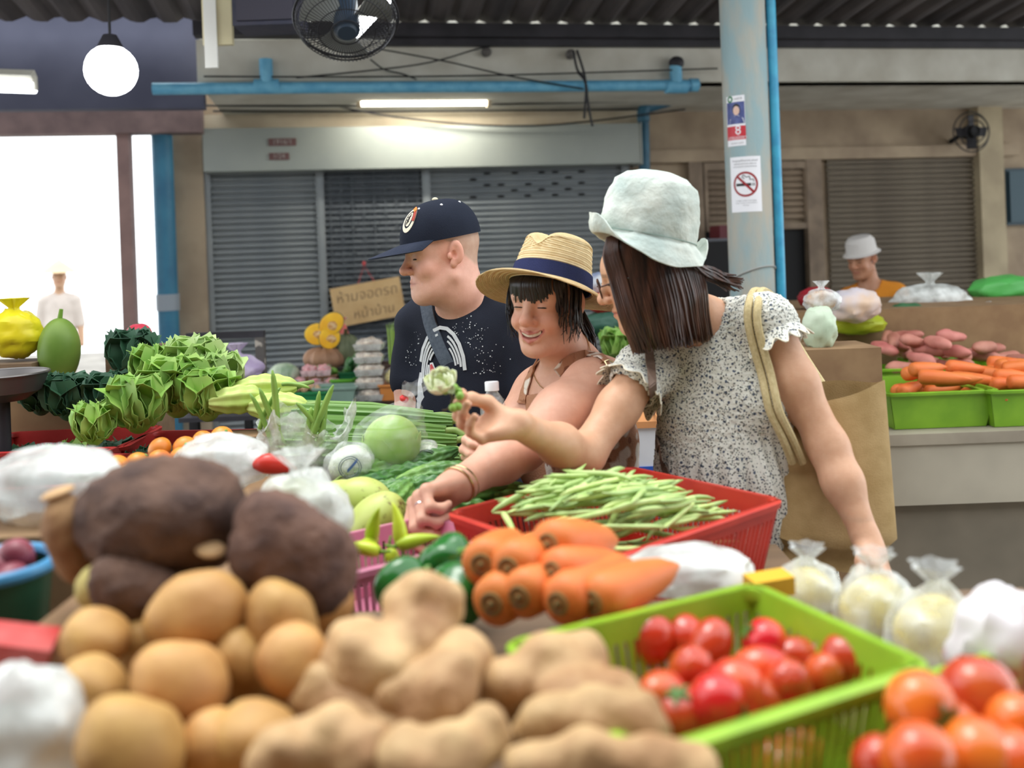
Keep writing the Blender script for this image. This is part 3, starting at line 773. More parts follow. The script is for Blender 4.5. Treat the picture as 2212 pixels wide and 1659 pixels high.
class Hand:
    "frame: y towards the fingers, x towards the thumb, z = back of the hand"
    def __init__(s, o, y, x, sc=1.0):
        y = Vector(y).normalized(); x = Vector(x); x = (x-y*x.dot(y)).normalized()
        s.o = np.array(o, float); s.x = np.array(x); s.y = np.array(y); s.sc = sc
    def setz(s, left): s.z = np.cross(s.x, s.y) if left else np.cross(s.y, s.x)
    def __call__(s, a, b, c): return s.o+(s.x*a+s.y*b+s.z*c)*s.sc
    def ops(s, S, bends, thumb, spread=(.10, .02, -.05, -.14), k=.007):
        sc = s.sc; R = np.stack([s.x, s.y, s.z], 1); tips = []
        S.ell(s(.002, .045, .0), np.array((.038, .048, .0145))*sc, R, .012*sc)
        S.ell(s(.022, .034, -.008), np.array((.017, .030, .014))*sc, R, .012*sc); S.ell(s(-.026, .036, -.006), np.array((.013, .034, .013))*sc, R, .012*sc)
        S.cone(s(0, -.012, 0), s(0, .02, 0), .025*sc, .026*sc, .02*sc)
        bx = (.029, .0095, -.0105, -.029); by = (.084, .088, .084, .075); ln = ((.042, .025, .021), (.046, .029, .022), (.042, .027, .022), (.033, .020, .019)); rr = (.0095, .0098, .0092, .0082)
        for i in range(4):
            p = np.array((bx[i], by[i], .001)); pts = [np.array((bx[i]*.75, by[i]-.04, .0)), p]; a = 0
            for L, b in zip(ln[i], bends[i]):
                a += b; d = np.array((math.sin(spread[i])*math.cos(a), math.cos(spread[i])*math.cos(a), -math.sin(a))); p = p+d*L; pts.append(p)
            r = rr[i]
            S.chain([s(*q) for q in pts], [r*1.05*sc, r*1.12*sc, r*1.03*sc, r*.95*sc, r*.80*sc], k*sc)
            tips.append([s(*q) for q in pts]+[d])
        S.chain([s(*q) for q in thumb], [.017*sc, .0135*sc, .0115*sc, .0092*sc], .012*sc)
        s.tips = tips; return tips
m_skin = M('skin', (255, 255, 255), (248, 243, 241), scale=60, rough=.48, sss=.12, attr='col', bump=.06, bscale=350, lo=.3, hi=.6)
def hair_mesh(strands, off):
    gs = []
    for pts, w in strands:
        pts = [Vector(p)-off for p in pts]; n = len(pts)
        gs.append(tube(pts, [w*(1 if i < n*.8 else max(.15, 1-(i-n*.8)/(n*.2)*.85)) for i in range(n)], 5, True, .45))
    return join(*gs)
# ------------------------------------------------------------ people
def fabric(name, c1, c2, **kw): return M(name, c1, c2, rough=.85, bump=kw.pop('bump', .25), bscale=kw.pop('bscale', 500), spec=.2, **kw)
def folds(V, amp, sc, seed):
    "soft cloth folds: push vertices about along a smooth noise field"
    q = V*np.array(sc)+seed
    n = np.sin(q[:, 0]*1.0+1.7*np.sin(q[:, 2]*.9+.6))*np.sin(q[:, 2]*1.1+1.3*np.sin(q[:, 1]+q[:, 0]*.7))
    return n*amp
def cloth_push(V, F, amp, sc, seed=0.0):
    n = vnorm(V, F); return V+n*folds(V, amp, sc, seed)[:, None]
def vnorm(V, F):
    a = np.cross(V[F[:, 2]]-V[F[:, 0]], V[F[:, 3]]-V[F[:, 1]]); N = np.zeros_like(V)
    for i in range(4): np.add.at(N, F[:, i], a)
    return N/np.maximum(np.linalg.norm(N, axis=1), 1e-12)[:, None]
def torso(S, T, shoulder, chest, belly, hips, infl=0.0, k=.05, bust=None, lean=(0, 0)):
    R = T.R
    def E(c, r, kk=k): S.ell(T(*c), np.array(r)+infl, R, kk)
    E((0, .0, -.17), chest); E((lean[0]*.5, .03, -.36), belly); E((lean[0], 0, -.58), hips)
    S.cone(T(-shoulder, -.01, -.06), T(shoulder, -.01, -.06), .052+infl, .052+infl, k)
    for sg in (-1, 1): S.cone(T(0, -.02, .0), T(sg*shoulder*.8, -.01, -.045), .045+infl, .05+infl, .04)
    if bust:
        for sg in (-1, 1): E((sg*.072, bust, -.20), (.062, .06, .062), .03)
def legs(name_p, p, hipL, hipR, mat, shoe, rt=.085, skirt=False):
    S = SDF()
    for h in (hipL, hipR):
        f = np.array((h[0], h[1], .08)); kn = (np.array(h)+f)/2
        S.chain([np.array(h), kn, f], [rt, rt*.72, rt*.55], .03)
    S.ell((np.array(hipL)+np.array(hipR))/2+np.array((0, 0, .03)), (.16, .13, .13), None, .06)
    V, F = S.mesh(.016); np_obj(name_p, V, F, mat, p)
    for h in (hipL, hipR):
        obj('shoe', [xf(ball(.05, .125, .04, 14, 8, lambda d: 1 if d[2] > -.3 else 1.0), (h[0]-p.location.x, h[1]-.05-p.location.y, .04))][0], shoe, p)
m_shoe = M('dark_shoe', (40, 38, 38), rough=.6)

# ============ man in navy cap and t-shirt
man = thing('person', 'man in navy cap and dark printed t-shirt looking down behind the gourds', 'person', (P(1000, 700, 2.62).x, 2.62, 0))
mH = Fr(P(955, 552, 2.555), (-.905, -.40, -.11), (-.10, .0, 1), 1.02)
mT = Fr(P(1003, 648, 2.63), (-.50, -.86, 0), (-.06, .0, 1))
S = SDF(); head_ops(S, mH, male=True)
S.chain([mH(0, -.03, -.045), mH(0, -.03, -.10), mT(0, -.0, .0)], [.064, .064, .070], .03)
S.ell(mH(0, .035, -.088), (.05, .055, .03), mH.R, .03)       # soft double chin
torso(S, mT, .165, (.165, .105, .18), (.155, .13, .19), (.16, .12, .14))
shR = mT(.175, -.01, -.065); shL = mT(-.175, -.01, -.065)
elR = np.array(P(886, 826, 2.68)); wrR = np.array(P(868, 990, 2.60))
elL = np.array(P(1158, 872, 2.50)); wrL = np.array(P(1085, 985, 2.38))
for a, b, c in ((shR, elR, wrR), (shL, elL, wrL)): S.chain([a, b, c], [.052, .043, .029], .03); 
for w, left, e in ((wrR, False, elR), (wrL, True, elL)):
    hd = Hand(w, Vector(w-e)+Vector((-.05, -.1, 0)), (-.5, .2, .6), 1.0); hd.setz(left)
    hd.ops(S, [(.4, .6, .4)]*4, [(.012, .015, -.005), (.035, .045, -.02), (.040, .072, -.028), (.034, .094, -.03)])
lo = mH.o-np.array((.17, .14, .15)); hi = mH.o+np.array((.14, .14, .16))
V, F = multi(S, .0075, [(lo, hi, .0022)])
np_obj('body', V, F, m_skin, man, skin_cols(V, mH, (226, 176, 156), (190, 112, 104), (170, 130, 108), hair=(176, 150, 126), blush=.55, male=True))
eye_parts(man, mH, look=-.003, hh=.0020)
# t-shirt
m_tee = fabric('navy_tee', (40, 44, 56), (32, 35, 46), scale=6)
S = SDF(); torso(S, mT, .165, (.165, .105, .18), (.155, .13, .19), (.16, .12, .14), infl=.011)
for a, b in ((shR, elR), (shL, elL)):
    e = a+(b-a)*.93; S.cone(a, e, .064, .062, .03)
S.chain([mT(0, -.01, .0), mT(0, -.004, .035)], [.079, .0765], .02)
S.cut(mT(0, 0, .03), mT.R@np.array((0, -.38, 1)), .004, mT.o-.16, mT.o+.16)
S.cut(mT(0, 0, -.68), (0, 0, -1), .004)
V, F = S.mesh(.006)
V = cloth_push(V, F, .0045, (26, 22, 20), 1.3)
tee = np_obj('t_shirt', V, F, m_tee, man)
nk = [mT(.076*math.cos(a), -.005+.078*math.sin(a), .018+(-.38*-1)*.078*math.sin(a)*-1*.9) for a in np.linspace(0, 2*math.pi, 33)]
shirtS = S
def proj(S, p, d, far=.5):
    "march from p along d onto the surface of S; returns the point and normal"
    p = np.array(p, float); d = np.array(d, float)/np.linalg.norm(d); t = 0.0
    def f(q):
        v = S_eval(S, q); return v
    for _ in range(60):
        v = f(p+d*t)
        if v < .0004: break
        t += max(v*.8, .0004)
        if t > far: break
    q = p+d*t; e = .002; c = f(q)
    n = np.array([f(q+np.eye(3)[i]*e)-c for i in range(3)]); n /= max(np.linalg.norm(n), 1e-9)
    return q, n
def S_eval(S, q):
    v = .4; x, y, z = (np.array([[[c]]]) for c in q)
    for mode, fn, lo, hi, k in S.ops:
        if mode == 's' and k == .004 and lo[0] < -40: continue
        if np.any(q < lo-.1) or np.any(q > hi+.1): continue
        d = float(fn(x, y, z)[0, 0, 0])
        if mode == 'u':
            h = max(k-abs(v-d), 0)/k; v = min(v, d)-h*h*k*.25
        else:
            d = -d; h = max(k-abs(v-d), 0)/k; v = max(v, d)+h*h*k*.25
    return v
class Skinner:
    "puts flat artwork (u right, v up) on a surface along direction d from a plane at o"
    def __init__(s, S, o, d, up=(0, 0, 1)):
        s.S = S; s.o = np.array(o, float); s.d = np.array(d, float)/np.linalg.norm(d)
        r = np.cross(s.d, np.array(up)); s.r = r/np.linalg.norm(r); s.u = np.cross(s.r, s.d)
    def __call__(s, u, v, off=.003):
        q, n = proj(s.S, s.o+s.r*u+s.u*v, s.d); return q+n*off
    def g(s, g, off=.003): return [tuple(s(p[0], p[1], off)) for p in g[0]], g[1]
def band(pts, w, k=1):
    V = []; F = []
    pts = [Vector((p[0], p[1], 0)) for p in pts]
    for i, p in enumerate(pts):
        t = pts[min(i+1, len(pts)-1)]-pts[max(i-1, 0)]; n = Vector((-t.y, t.x, 0)).normalized(); ww = w[i] if isinstance(w, (list, tuple)) else w
        for j in range(k+1): V.append(tuple(p+n*ww*(j/k-.5)))
    for i in range(len(pts)-1):
        for j in range(k): a = i*(k+1)+j; F.append((a, a+1, a+k+2, a+k+1))
    return V, F
pd = np.array((-.33, -.94, 0.0))                       # print faces this way
chest_o = np.array(P(944, 812, 2.5))+pd*.3
SK = Skinner(shirtS, chest_o, -pd)
m_prt = M('print_white', (214, 216, 218), (196, 200, 204), scale=40, rough=.8)
def arc(r, a0, a1, rx=.60, n=14, cx=0, cy=0): return [(cx+r*rx*math.cos(a), cy+r*math.sin(a)) for a in np.linspace(a0, a1, n)]
art = []
for r, w, a0, a1 in ((.125, .010, .1, 2.9), (.108, .006, .2, 1.25), (.108, .006, 1.75, 3.4), (.096, .005, .3, 1.2), (.096, .006, 1.9, 3.3), (.082, .005, 2.0, 3.2), (.084, .005, .3, 1.0), (.07, .006, 2.1, 2.6), (.07, .006, 2.8, 3.3)):
    art.append(band(arc(r, a0, a1, n=10), w))
art.append(band([(-.070, .0), (-.072, -.03), (-.062, -.06), (-.055, -.085), (-.060, -.105)], [.010, .018, .026, .036, .012]))
art.append(band([(-.07, -.06), (-.045, -.085), (-.015, -.11), (0, -.145), (-.004, -.175)], [.03, .04, .045, .05, .03]))
art.append(band([(-.03, .03), (-.022, -.005), (-.008, -.04), (.006, -.062)], [.01, .034, .045, .05]))
art.append(band([(-.055, -.115), (-.045, -.14), (-.04, -.165)], [.030, .024, .008]))
obj('shirt_print', slab(SK.g(join(*art), .0045), .0012), m_prt, man, world=True, label='white swirling print on the chest')
obj('shirt_print', slab(SK.g(join(band([(-.03, .025), (-.02, .0), (-.006, -.015)], [.006, .02, .01])), .0062), .001), M('print_red', (196, 76, 80), rough=.8), man, world=True, label='small red patch in the chest print')
sr_ = random.Random(3); sp = []
for i in range(120):
    a = sr_.uniform(.0, 1.3) if i < 95 else sr_.uniform(2.2, 3.0); r = sr_.gauss(.165, .03) if i < 95 else sr_.gauss(.15, .015)
    w = sr_.choice((.0006, .0008, .0012, .0015)); x, y = r*math.cos(a)*.85, r*math.sin(a)*.85
    sp.append(([(x-w, y-w, 0), (x+w, y-w, 0), (x+w, y+w, 0), (x-w, y+w, 0)], [(0, 1, 2, 3)]))
tagst = obj('print_speckles', SK.g(join(*sp), .005), m_prt, man, world=True); tagst['kind'] = 'stuff'
# bag strap
stp = [proj(shirtS, P(px, py, 2.2), np.array(P(px, py, 2.2))-np.array((0, 0, CAMZ)))[0] for px, py in ((921, 652), (928, 690), (938, 720), (950, 750), (965, 780), (984, 810), (1006, 838), (1035, 866), (1075, 895))]
stp = spline([Vector(q) for q in stp], 4)
def ribbon(pts, w, th, side=None, out=None, off=None):
    V = []; F = []; off = Vector((0, 0, 0)) if off is None else off
    for i, p in enumerate(pts):
        t = (pts[min(i+1, len(pts)-1)]-pts[max(i-1, 0)]).normalized(); o = Vector(out[i] if isinstance(out, list) else out); o = (o-t*o.dot(t)).normalized(); sd = t.cross(o)
        for a, b in ((-1, 0), (1, 0), (1, 1), (-1, 1)): V.append(tuple(p+sd*a*w/2+o*(b*th)-off))
    for i in range(len(pts)-1):
        for k in range(4): F.append((i*4+k, i*4+(k+1) % 4, (i+1)*4+(k+1) % 4, (i+1)*4+k))
    F.append((3, 2, 1, 0)); n = len(pts)*4; F.append((n-4, n-3, n-2, n-1)); return V, F
obj('bag_strap', ribbon(stp, .040, .006, out=tuple(Vector((-.45, -.9, .1)))), fabric('grey_webbing', (92, 100, 112), (80, 88, 100), scale=120), man, world=True, label='grey webbing strap across the chest', smooth=False)
# cap
m_cap = fabric('navy_cap', (34, 40, 54), (28, 33, 46), scale=8)
def cap_pt(u, v, k=1.0):      # u angle from the front towards the right, v 0 rim .. 1 top
    a = v*math.pi/2; r = math.cos(a)**.8
    return Vector(mH(.0845*math.sin(u)*r*k, -.010+(.117 if math.cos(u) > 0 else .104)*math.cos(u)*r*k, .043-.006*math.cos(u)*(1-v)+.100*math.sin(a)**.92*k+.006*math.sin(a)*(1 if v < .9 else 1)))
mo = man.location
cap = obj('cap', slab(([tuple(p) for p in [cap_pt(2*math.pi*i/48, j/14*.985) for j in range(15) for i in range(48)]], [(j*48+i, j*48+(i+1) % 48, (j+1)*48+(i+1) % 48, (j+1)*48+i) for j in range(14) for i in range(48)]+[tuple(14*48+i for i in range(48))]), .003), m_cap, man, world=True)
def vis(i, j):
    u = (i-.5)*2*1.18; q = cap_pt(u, .02)
    f = Vector(mH.R@np.array((0, 1, -.26))); ext = .098*max(0, math.cos(u*1.1))**.6
    return q+f*ext*j+Vector(mH.R@np.array((0, 0, 1)))*(.004-.016*(u/1.18)**2*j)
obj('visor', slab(grid(21, 8, vis), .004), fabric('navy_visor', (52, 58, 74), (44, 50, 66), scale=8), cap, world=True)
tp = cap_pt(0, .985); obj('button', xf(ball(.0085, .0085, .006), tp+Vector((0, 0, .004))), M('cream_button', (222, 212, 180), rough=.6), cap, world=True)
for u in (-.55, -1.45, -2.4, .6, 1.5, 2.4): obj('eyelet', xf(ball(.0042), cap_pt(u, .62, 1.012)), M('white_eyelet', (228, 228, 230), rough=.5), cap, world=True)
for u in (0, math.pi/3, -math.pi/3, math.pi*2/3, -math.pi*2/3, math.pi): obj('seam', tube([cap_pt(u, v, 1.012) for v in np.linspace(.02, .97, 14)], .0009, 4), M('cap_seam', (24, 28, 40), rough=.9), cap, world=True)
def onc(x, y, off): # emblem artwork around the front
    return cap_pt(-.34-x/.105, .42+y/.125, 1.0+off)
def embl(g, off): return [tuple(onc(p[0], p[1], off)) for p in g[0]], g[1]
obj('emblem', slab(embl(join(ring2(.020, .0285), ), .035), .003), M('emblem_cream', (230, 222, 200), rough=.7), cap, world=True, label='round cream, orange and red cap badge')
obj('emblem', slab(embl(join(xf(ring2(0.0005, .016), sc=(.8, 1, 1))), .03), .003), M('emblem_cream', (0, 0, 0)), cap, world=True)
obj('emblem_mark', slab(embl(join(strip(-.004, -.012, .004, .012, .0022), strip(-.006, .003, .007, .006, .002), strip(-.007, -.003, .006, .0, .002), strip(-.005, -.008, .005, -.005, .002)), .045), .001), m_ink, cap, world=True)
obj('emblem', slab(embl(band([(.0255*math.cos(a), .0255*math.sin(a)) for a in np.linspace(-.3, .55, 6)], .009), .05), .002), M('emblem_red', (168, 66, 52), rough=.7), cap, world=True)
obj('emblem', slab(embl(band([(.0255*math.cos(a), .0255*math.sin(a)) for a in np.linspace(.65, 1.5, 6)], .009), .05), .002), M('emblem_orange', (226, 134, 60), rough=.7), cap, world=True)
legs('trousers', man, mT(-.1, 0, -.62), mT(.1, 0, -.62), fabric('dark_trousers', (48, 48, 54), (40, 40, 46), scale=5), m_shoe)

# ============ woman in straw hat
w2 = thing('person', 'smiling woman in straw hat reaching to the pink basket', 'person', (P(1260, 700, 2.3).x, 2.3, 0))
wH = Fr(P(1182, 657, 2.2), (-.50, -.86, -.07), (.05, .02, 1), .95)
wT = Fr(P(1226, 792, 2.25), (-.74, -.66, -.10), (-.22, -.06, 1))
S = SDF(); head_ops(S, wH, smile=True, nose=1.22)
S.chain([wH(0, -.035, -.04), wH(0, -.035, -.09), wT(0, -.01, .02)], [.053, .054, .062], .03)
S.ell(wH(0, .015, -.088), (.042, .048, .026), wH.R, .03)
torso(S, wT, .135, (.15, .105, .17), (.15, .13, .19), (.165, .14, .15), bust=.075)
sh = np.array(P(1280, 842, 2.11)); el = np.array(P(1128, 965, 1.915)); wr = np.array(P(990, 1047, 1.735))
S.chain([wT(-.10, -.01, -.05), sh, sh*.55+el*.45, el], [.055, .064, .059, .047], .04)
S.chain([el, el*.65+wr*.35, wr], [.045, .044, .0285], .03)
hd = Hand(wr, (-.80, -.55, -.14), (-.45, .55, -.65), 1.05); hd.setz(True)
tp2 = hd.ops(S, [(.85, .75, .4), (1.15, 1.15, .6), (1.25, 1.3, .7), (1.3, 1.35, .7)], [(.012, .012, -.006), (.033, .038, -.02), (.040, .062, -.034), (.034, .082, -.046)], spread=(.16, .04, -.05, -.14))
shr = wT(.155, -.01, -.075); elr = np.array(P(1062, 985, 2.24)); wrr = np.array(P(1085, 945, 2.03))
S.chain([shr, elr, wrr], [.056, .044, .028], .03)
hr = Hand(wrr, (-.55, -.35, -.05), (.05, -.25, 1.0), .92); hr.setz(False)
tp3 = hr.ops(S, [(.7, .9, .6)]*4, [(.012, .012, -.006), (.030, .036, -.026), (.026, .056, -.045), (.016, .070, -.056)], spread=(.06, .02, -.04, -.1))
V, F = multi(S, .008, [(wH.o-np.array((.13, .15, .16)), wH.o+np.array((.13, .14, .15)), .0022), (hd.o-np.array((.13, .12, .11)), hd.o+np.array((.06, .08, .06)), .0028), (hr.o-np.array((.12, .12, .10)), hr.o+np.array((.05, .06, .07)), .003)])
body2 = np_obj('body', V, F, m_skin, w2, skin_cols(V, wH, (222, 172, 148), (186, 100, 94), (60, 44, 40), blush=.45, smile=True))
bodyS2 = S
eye_parts(w2, wH, hh=.0016, look=.0005)
tg = [(x, .0945-9.5*x*x, -.0590+11*x*x-y*.0085) for y in (0, 1) for x in np.linspace(-.027, .027, 21)]
obj('teeth', slab(([tuple(wH(*q)) for q in tg], [(i, i+1, i+22, i+21) for i in range(20)]), .002), M('teeth', (238, 228, 208), (222, 208, 186), scale=220, rough=.25, stretch=(1, 1, .1)), w2, world=True)
# hair: fringe, side locks, ponytail
m_hair = M('dark_hair', (46, 38, 38), (24, 20, 22), scale=70, rough=.38, spec=.5, stretch=(1, 1, .12))
hs = random.Random(5); st = []
def hp(x, y, z): return wH(x, y, z)
for i in range(120):      # fringe
    u = hs.uniform(-1, 1); x = u*.072; yb = .099*math.sqrt(max(0, 1-(u*.92)**2))
    e = hs.uniform(.014, .030) if abs(u) < .75 else hs.uniform(-.02, .01)
    x2 = x+hs.uniform(-.008, .008)
    st.append((spline([hp(x*.8, yb*.6, .105), hp(x*1.02, yb+.004, .07), hp((x+x2)/2*1.04, yb+.0045, .045), hp(x2*1.04, yb+.0005-.004*abs(u), e)], 3), hs.uniform(.0022, .004)))
for sg in (-1, 1):
    for i in range(48):   # side locks
        a = hs.uniform(-.02, .062); ln = hs.uniform(-.09, -.02); w_ = hs.uniform(.0010, .0028)
        xo = sg*(.076+hs.uniform(0, .012))*(1 if a < .04 else .9)
        st.append((spline([hp(sg*.055, a*.6, .10), hp(xo, a*.9, .05), hp(xo*1.04, a+.008, .0), hp(xo*1.0+sg*hs.uniform(-.006, .008), a+.006+hs.uniform(-.01, .012), ln*.6), hp(xo*.93+sg*hs.uniform(-.012, .012), a+hs.uniform(-.012, .016), ln)], 3), w_))
for i in range(90):       # back of the head and ponytail
    a = hs.uniform(-1.3, 1.3); x = math.sin(a)*.08; y = -.012-.10*math.cos(a)
    st.append((spline([hp(x*.7, y*.7, .10), hp(x, y, .04), hp(x*.7, y-.004, -.02), hp(x*.25, -.118, -.035)], 3), .0042))
for i in range(70):
    j = [hs.uniform(-.012, .012) for _ in range(6)]
    b0 = wH(0, -.112, -.03)
    p0 = Vector(b0)
    st.append(([p0+Vector((j[0]*.5, j[1]*.5, j[2]*.5)), p0+Vector((.030+j[0], -.02+j[1], -.015+j[2])), p0+Vector((.050+j[0]*1.2, -.035+j[1]*1.5, -.06+j[2])), p0+Vector((.060+j[3]*1.6, -.04+j[4]*1.6, -.12-abs(j[5])*2.5))], hs.uniform(.0022, .0045)))
obj('hair', hair_mesh(st, Vector((0, 0, 0))), m_hair, w2, world=True, label='dark brown hair with fringe and low ponytail')
# straw hat
m_straw = M('straw', (240, 222, 178), (228, 206, 158), scale=60, rough=.7)
def straw_rings(m, f=1500.0):
    N = m.node_tree.nodes; L = m.node_tree.links; b = N['Principled BSDF']; tc = [n for n in N if n.type == 'TEX_COORD'][0]
    sx = N.new('ShaderNodeSeparateXYZ'); L.new(tc.outputs['Object'], sx.inputs[0])
    def mt(op, a, c):
        n = N.new('ShaderNodeMath'); n.operation = op
        for i, v in enumerate((a, c)):
            if v is None: continue
            if isinstance(v, (int, float)): n.inputs[i].default_value = v
            else: L.new(v, n.inputs[i])
        return n.outputs[0]
    r = mt('SQRT', mt('ADD', mt('POWER', mt('DIVIDE', sx.outputs[0], .97), 2), mt('POWER', mt('DIVIDE', sx.outputs[1], 1.10), 2)), None)
    w = mt('MULTIPLY', mt('ADD', mt('SINE', mt('MULTIPLY', mt('SUBTRACT', r, sx.outputs[2]), f), None), 1.0), .5)
    old = b.inputs['Base Color'].links[0].from_socket
    mx = N.new('ShaderNodeMix'); mx.data_type = 'RGBA'; mx.blend_type = 'MULTIPLY'; L.new(mt('SUBTRACT', 1.0, mt('POWER', w, .5)), mx.inputs[0]); L.new(old, mx.inputs[6]); mx.inputs[7].default_value = lin((208, 174, 124)); L.new(mx.outputs[2], b.inputs['Base Color'])
    bp = N.new('ShaderNodeBump'); bp.inputs['Strength'].default_value = .6; bp.inputs['Distance'].default_value = .003; L.new(w, bp.inputs['Height']); L.new(bp.outputs[0], b.inputs['Normal'])
straw_rings(m_straw)
HT = Fr(wH(-.006, -.010, .036), (-.50, -.80, .33), (.22, .26, .94), .98)
def hatprof():
    pr = []
    for i in range(19):   # brim from the edge inward
        r = .176-.076*i/18; pr.append((r, .008+.016*((r-.1)/.076)**2*0-.012*((r-.1)/.076)+(.0022 if i % 2 else 0)))
    for i in range(22):
        t = i/21; pr.append((.1-.016*t-(.0018 if i % 2 else 0), .004+.098*t))
    for i in range(9):
        a = i/8*math.pi/2; pr.append((.084*math.cos(a)+.0, .104+.022*math.sin(a)) if i < 8 else (0, .118))
    return pr
g = lathe(hatprof(), 56); V = []
for v in g[0]:
    x, y, z = v; r = math.hypot(x, y); a = math.atan2(x, y)
    sy = 1.10; y *= sy; x *= .97
    if r > .1:
        t = (r-.1)/.076; z += t*(.016*math.cos(2*a)-.008)+t*t*.022*max(0, math.cos(a-math.pi*.62))*0
        z += -t*.012*max(0, math.cos(a))**2
    if z > .07 and r < .1:
        z += (-.020*math.exp(-(x/.020)**2)*(max(0, (y+.02)/.1+.5)) + .010*math.exp(-((y+.0)/.09)**2))*((z-.07)/.05)
        x *= 1-.16*max(0, y/.1)*((z-.07)/.05)
    V.append((x, y, z))
_l, _q, _s = HT.M4().decompose()
hat = obj('straw_hat', slab((V, g[1]), .002), m_straw, w2, world=True, loc=_l, rot=_q.to_euler(), label='pale straw hat with navy ribbon', auto=60)
bg = lathe([(.1015-.006*t, .006+.040*t) for t in np.linspace(0, 1, 5)]+[(.094, .046), (.094, .006), (.1015, .006)], 56)
obj('hat_band', [tuple(HT(v[0]*.985, v[1]*1.115, v[2]+.0005)) for v in bg[0]] and ([tuple(HT(v[0]*.985, v[1]*1.115, v[2]+.0005)) for v in bg[0]], bg[1]), fabric('navy_ribbon', (40, 46, 84), (34, 40, 72), scale=10), hat, world=True)
obj('ribbon_fold', slab(([tuple(HT((.1045-.006*t)*.985*math.cos(a), (.1045-.006*t)*1.115*math.sin(a), .010+.040*t-.012*(a+1.2))) for t in np.linspace(0, .55, 4) for a in np.linspace(-1.6, -.2, 14)], [(j*14+i, j*14+i+1, (j+1)*14+i+1, (j+1)*14+i) for j in range(3) for i in range(13)]), .0012), MATS['navy_ribbon'], hat, world=True)
# dress
def print_mat(name, ground, inks, sc, size=.25, wave=None, stretch=None):
    m = bpy.data.materials.new(name); m.use_nodes = True; MATS[name] = m; N = m.node_tree.nodes; L = m.node_tree.links; b = N['Principled BSDF']
    b.inputs['Roughness'].default_value = .85; b.inputs['Specular IOR Level'].default_value = .2
    tc = N.new('ShaderNodeTexCoord'); vec = tc.outputs['Object']
    nn = N.new('ShaderNodeTexNoise'); nn.inputs['Scale'].default_value = sc*.9; L.new(vec, nn.inputs['Vector'])
    ad = N.new('ShaderNodeMix'); ad.data_type = 'VECTOR'; ad.inputs[0].default_value = .012*60/sc; L.new(vec, ad.inputs[4]); L.new(nn.outputs['Color'], ad.inputs[5])
    prev = None
    for i, (ink, s_, w) in enumerate(inks):
        v = N.new('ShaderNodeTexVoronoi'); v.inputs['Scale'].default_value = sc*s_; v.inputs['Randomness'].default_value = 1
        mp = N.new('ShaderNodeMapping'); mp.inputs['Location'].default_value = (i*.37, i*.71, i*.13)
        if stretch: mp.inputs['Scale'].default_value = stretch
        L.new(ad.outputs[1], mp.inputs[0]); L.new(mp.outputs[0], v.inputs['Vector'])
        r = N.new('ShaderNodeMapRange'); r.inputs[1].default_value = w; r.inputs[2].default_value = w*.8; L.new(v.outputs['Distance'], r.inputs[0])
        mx = N.new('ShaderNodeMix'); mx.data_type = 'RGBA'; L.new(r.outputs[0], mx.inputs[0])
        if prev is None: mx.inputs[6].default_value = lin(ground)
        else: L.new(prev, mx.inputs[6])
        mx.inputs[7].default_value = lin(ink); prev = mx.outputs[2]
    L.new(prev, b.inputs['Base Color'])
    n2 = N.new('ShaderNodeTexNoise'); n2.inputs['Scale'].default_value = 220; L.new(vec, n2.inputs['Vector']); bp = N.new('ShaderNodeBump'); bp.inputs['Strength'].default_value = .3; bp.inputs['Distance'].default_value = .004
    L.new(n2.outputs['Fac'], bp.inputs['Height']); L.new(bp.outputs[0], b.inputs['Normal'])
    return m
m_dress = print_mat('brown_print', (176, 128, 100), [((226, 216, 204), 1.0, .42), ((138, 92, 72), 1.6, .25)], 18)
S = SDF(); torso(S, wT, .135, (.15, .105, .17), (.15, .13, .19), (.175, .15, .16), infl=.007, bust=.078)
S.cut(wT(0, 0, -.075), wT.R@np.array((0, -.34, 1)), .004)
S.cone(sh+(0, 0, -.0), sh*.5+el*.5, .064, .06, .004, 's')
V, F = S.mesh(.0065); V = cloth_push(V, F, .003, (40, 30, 16), .4)
dress = np_obj('dress', V, F, m_dress, w2, label='brown and white printed sundress')
def on(S, px, py, d0=1.6):
    o_ = np.array(P(px, py, d0)); q_, n_ = proj(S, o_, o_-np.array((0, 0, CAMZ)), 1.2); return Vector(q_+n_*.003), Vector(n_)
for path, wd in ((((1205, 806), (1222, 786), (1245, 773), (1275, 768), (1300, 775), (1316, 792), (1326, 818), (1330, 840)), .024), (((1164, 778), (1152, 800), (1143, 822), (1135, 846), (1128, 872)), .026)):
    cs = [on(bodyS2, px, py, 1.9) for px, py in path]; n_ = len(cs)
    obj('strap', ribbon(spline([a for a, b in cs], 3), wd, .003, out=[tuple(cs[min(i//3, n_-1)][1]) for i in range(n_*3-2)]), m_dress, dress, world=True, smooth=False)
    if n_ == 8:
        q, o_ = cs[5]; t_ = (cs[6][0]-cs[4][0]).normalized(); s_ = t_.cross(o_)
        fr = [q+o_*.005+s_*a*.015+t_*b*.014 for a, b in ((-1, -.5), (0, -1), (1, -.5), (1, .5), (0, 1), (-1, .5), (-1, -.5))]
        obj('buckle', tube(fr, .0016, 6), M('gold', (226, 206, 160), metal=.9, rough=.25), dress, world=True)
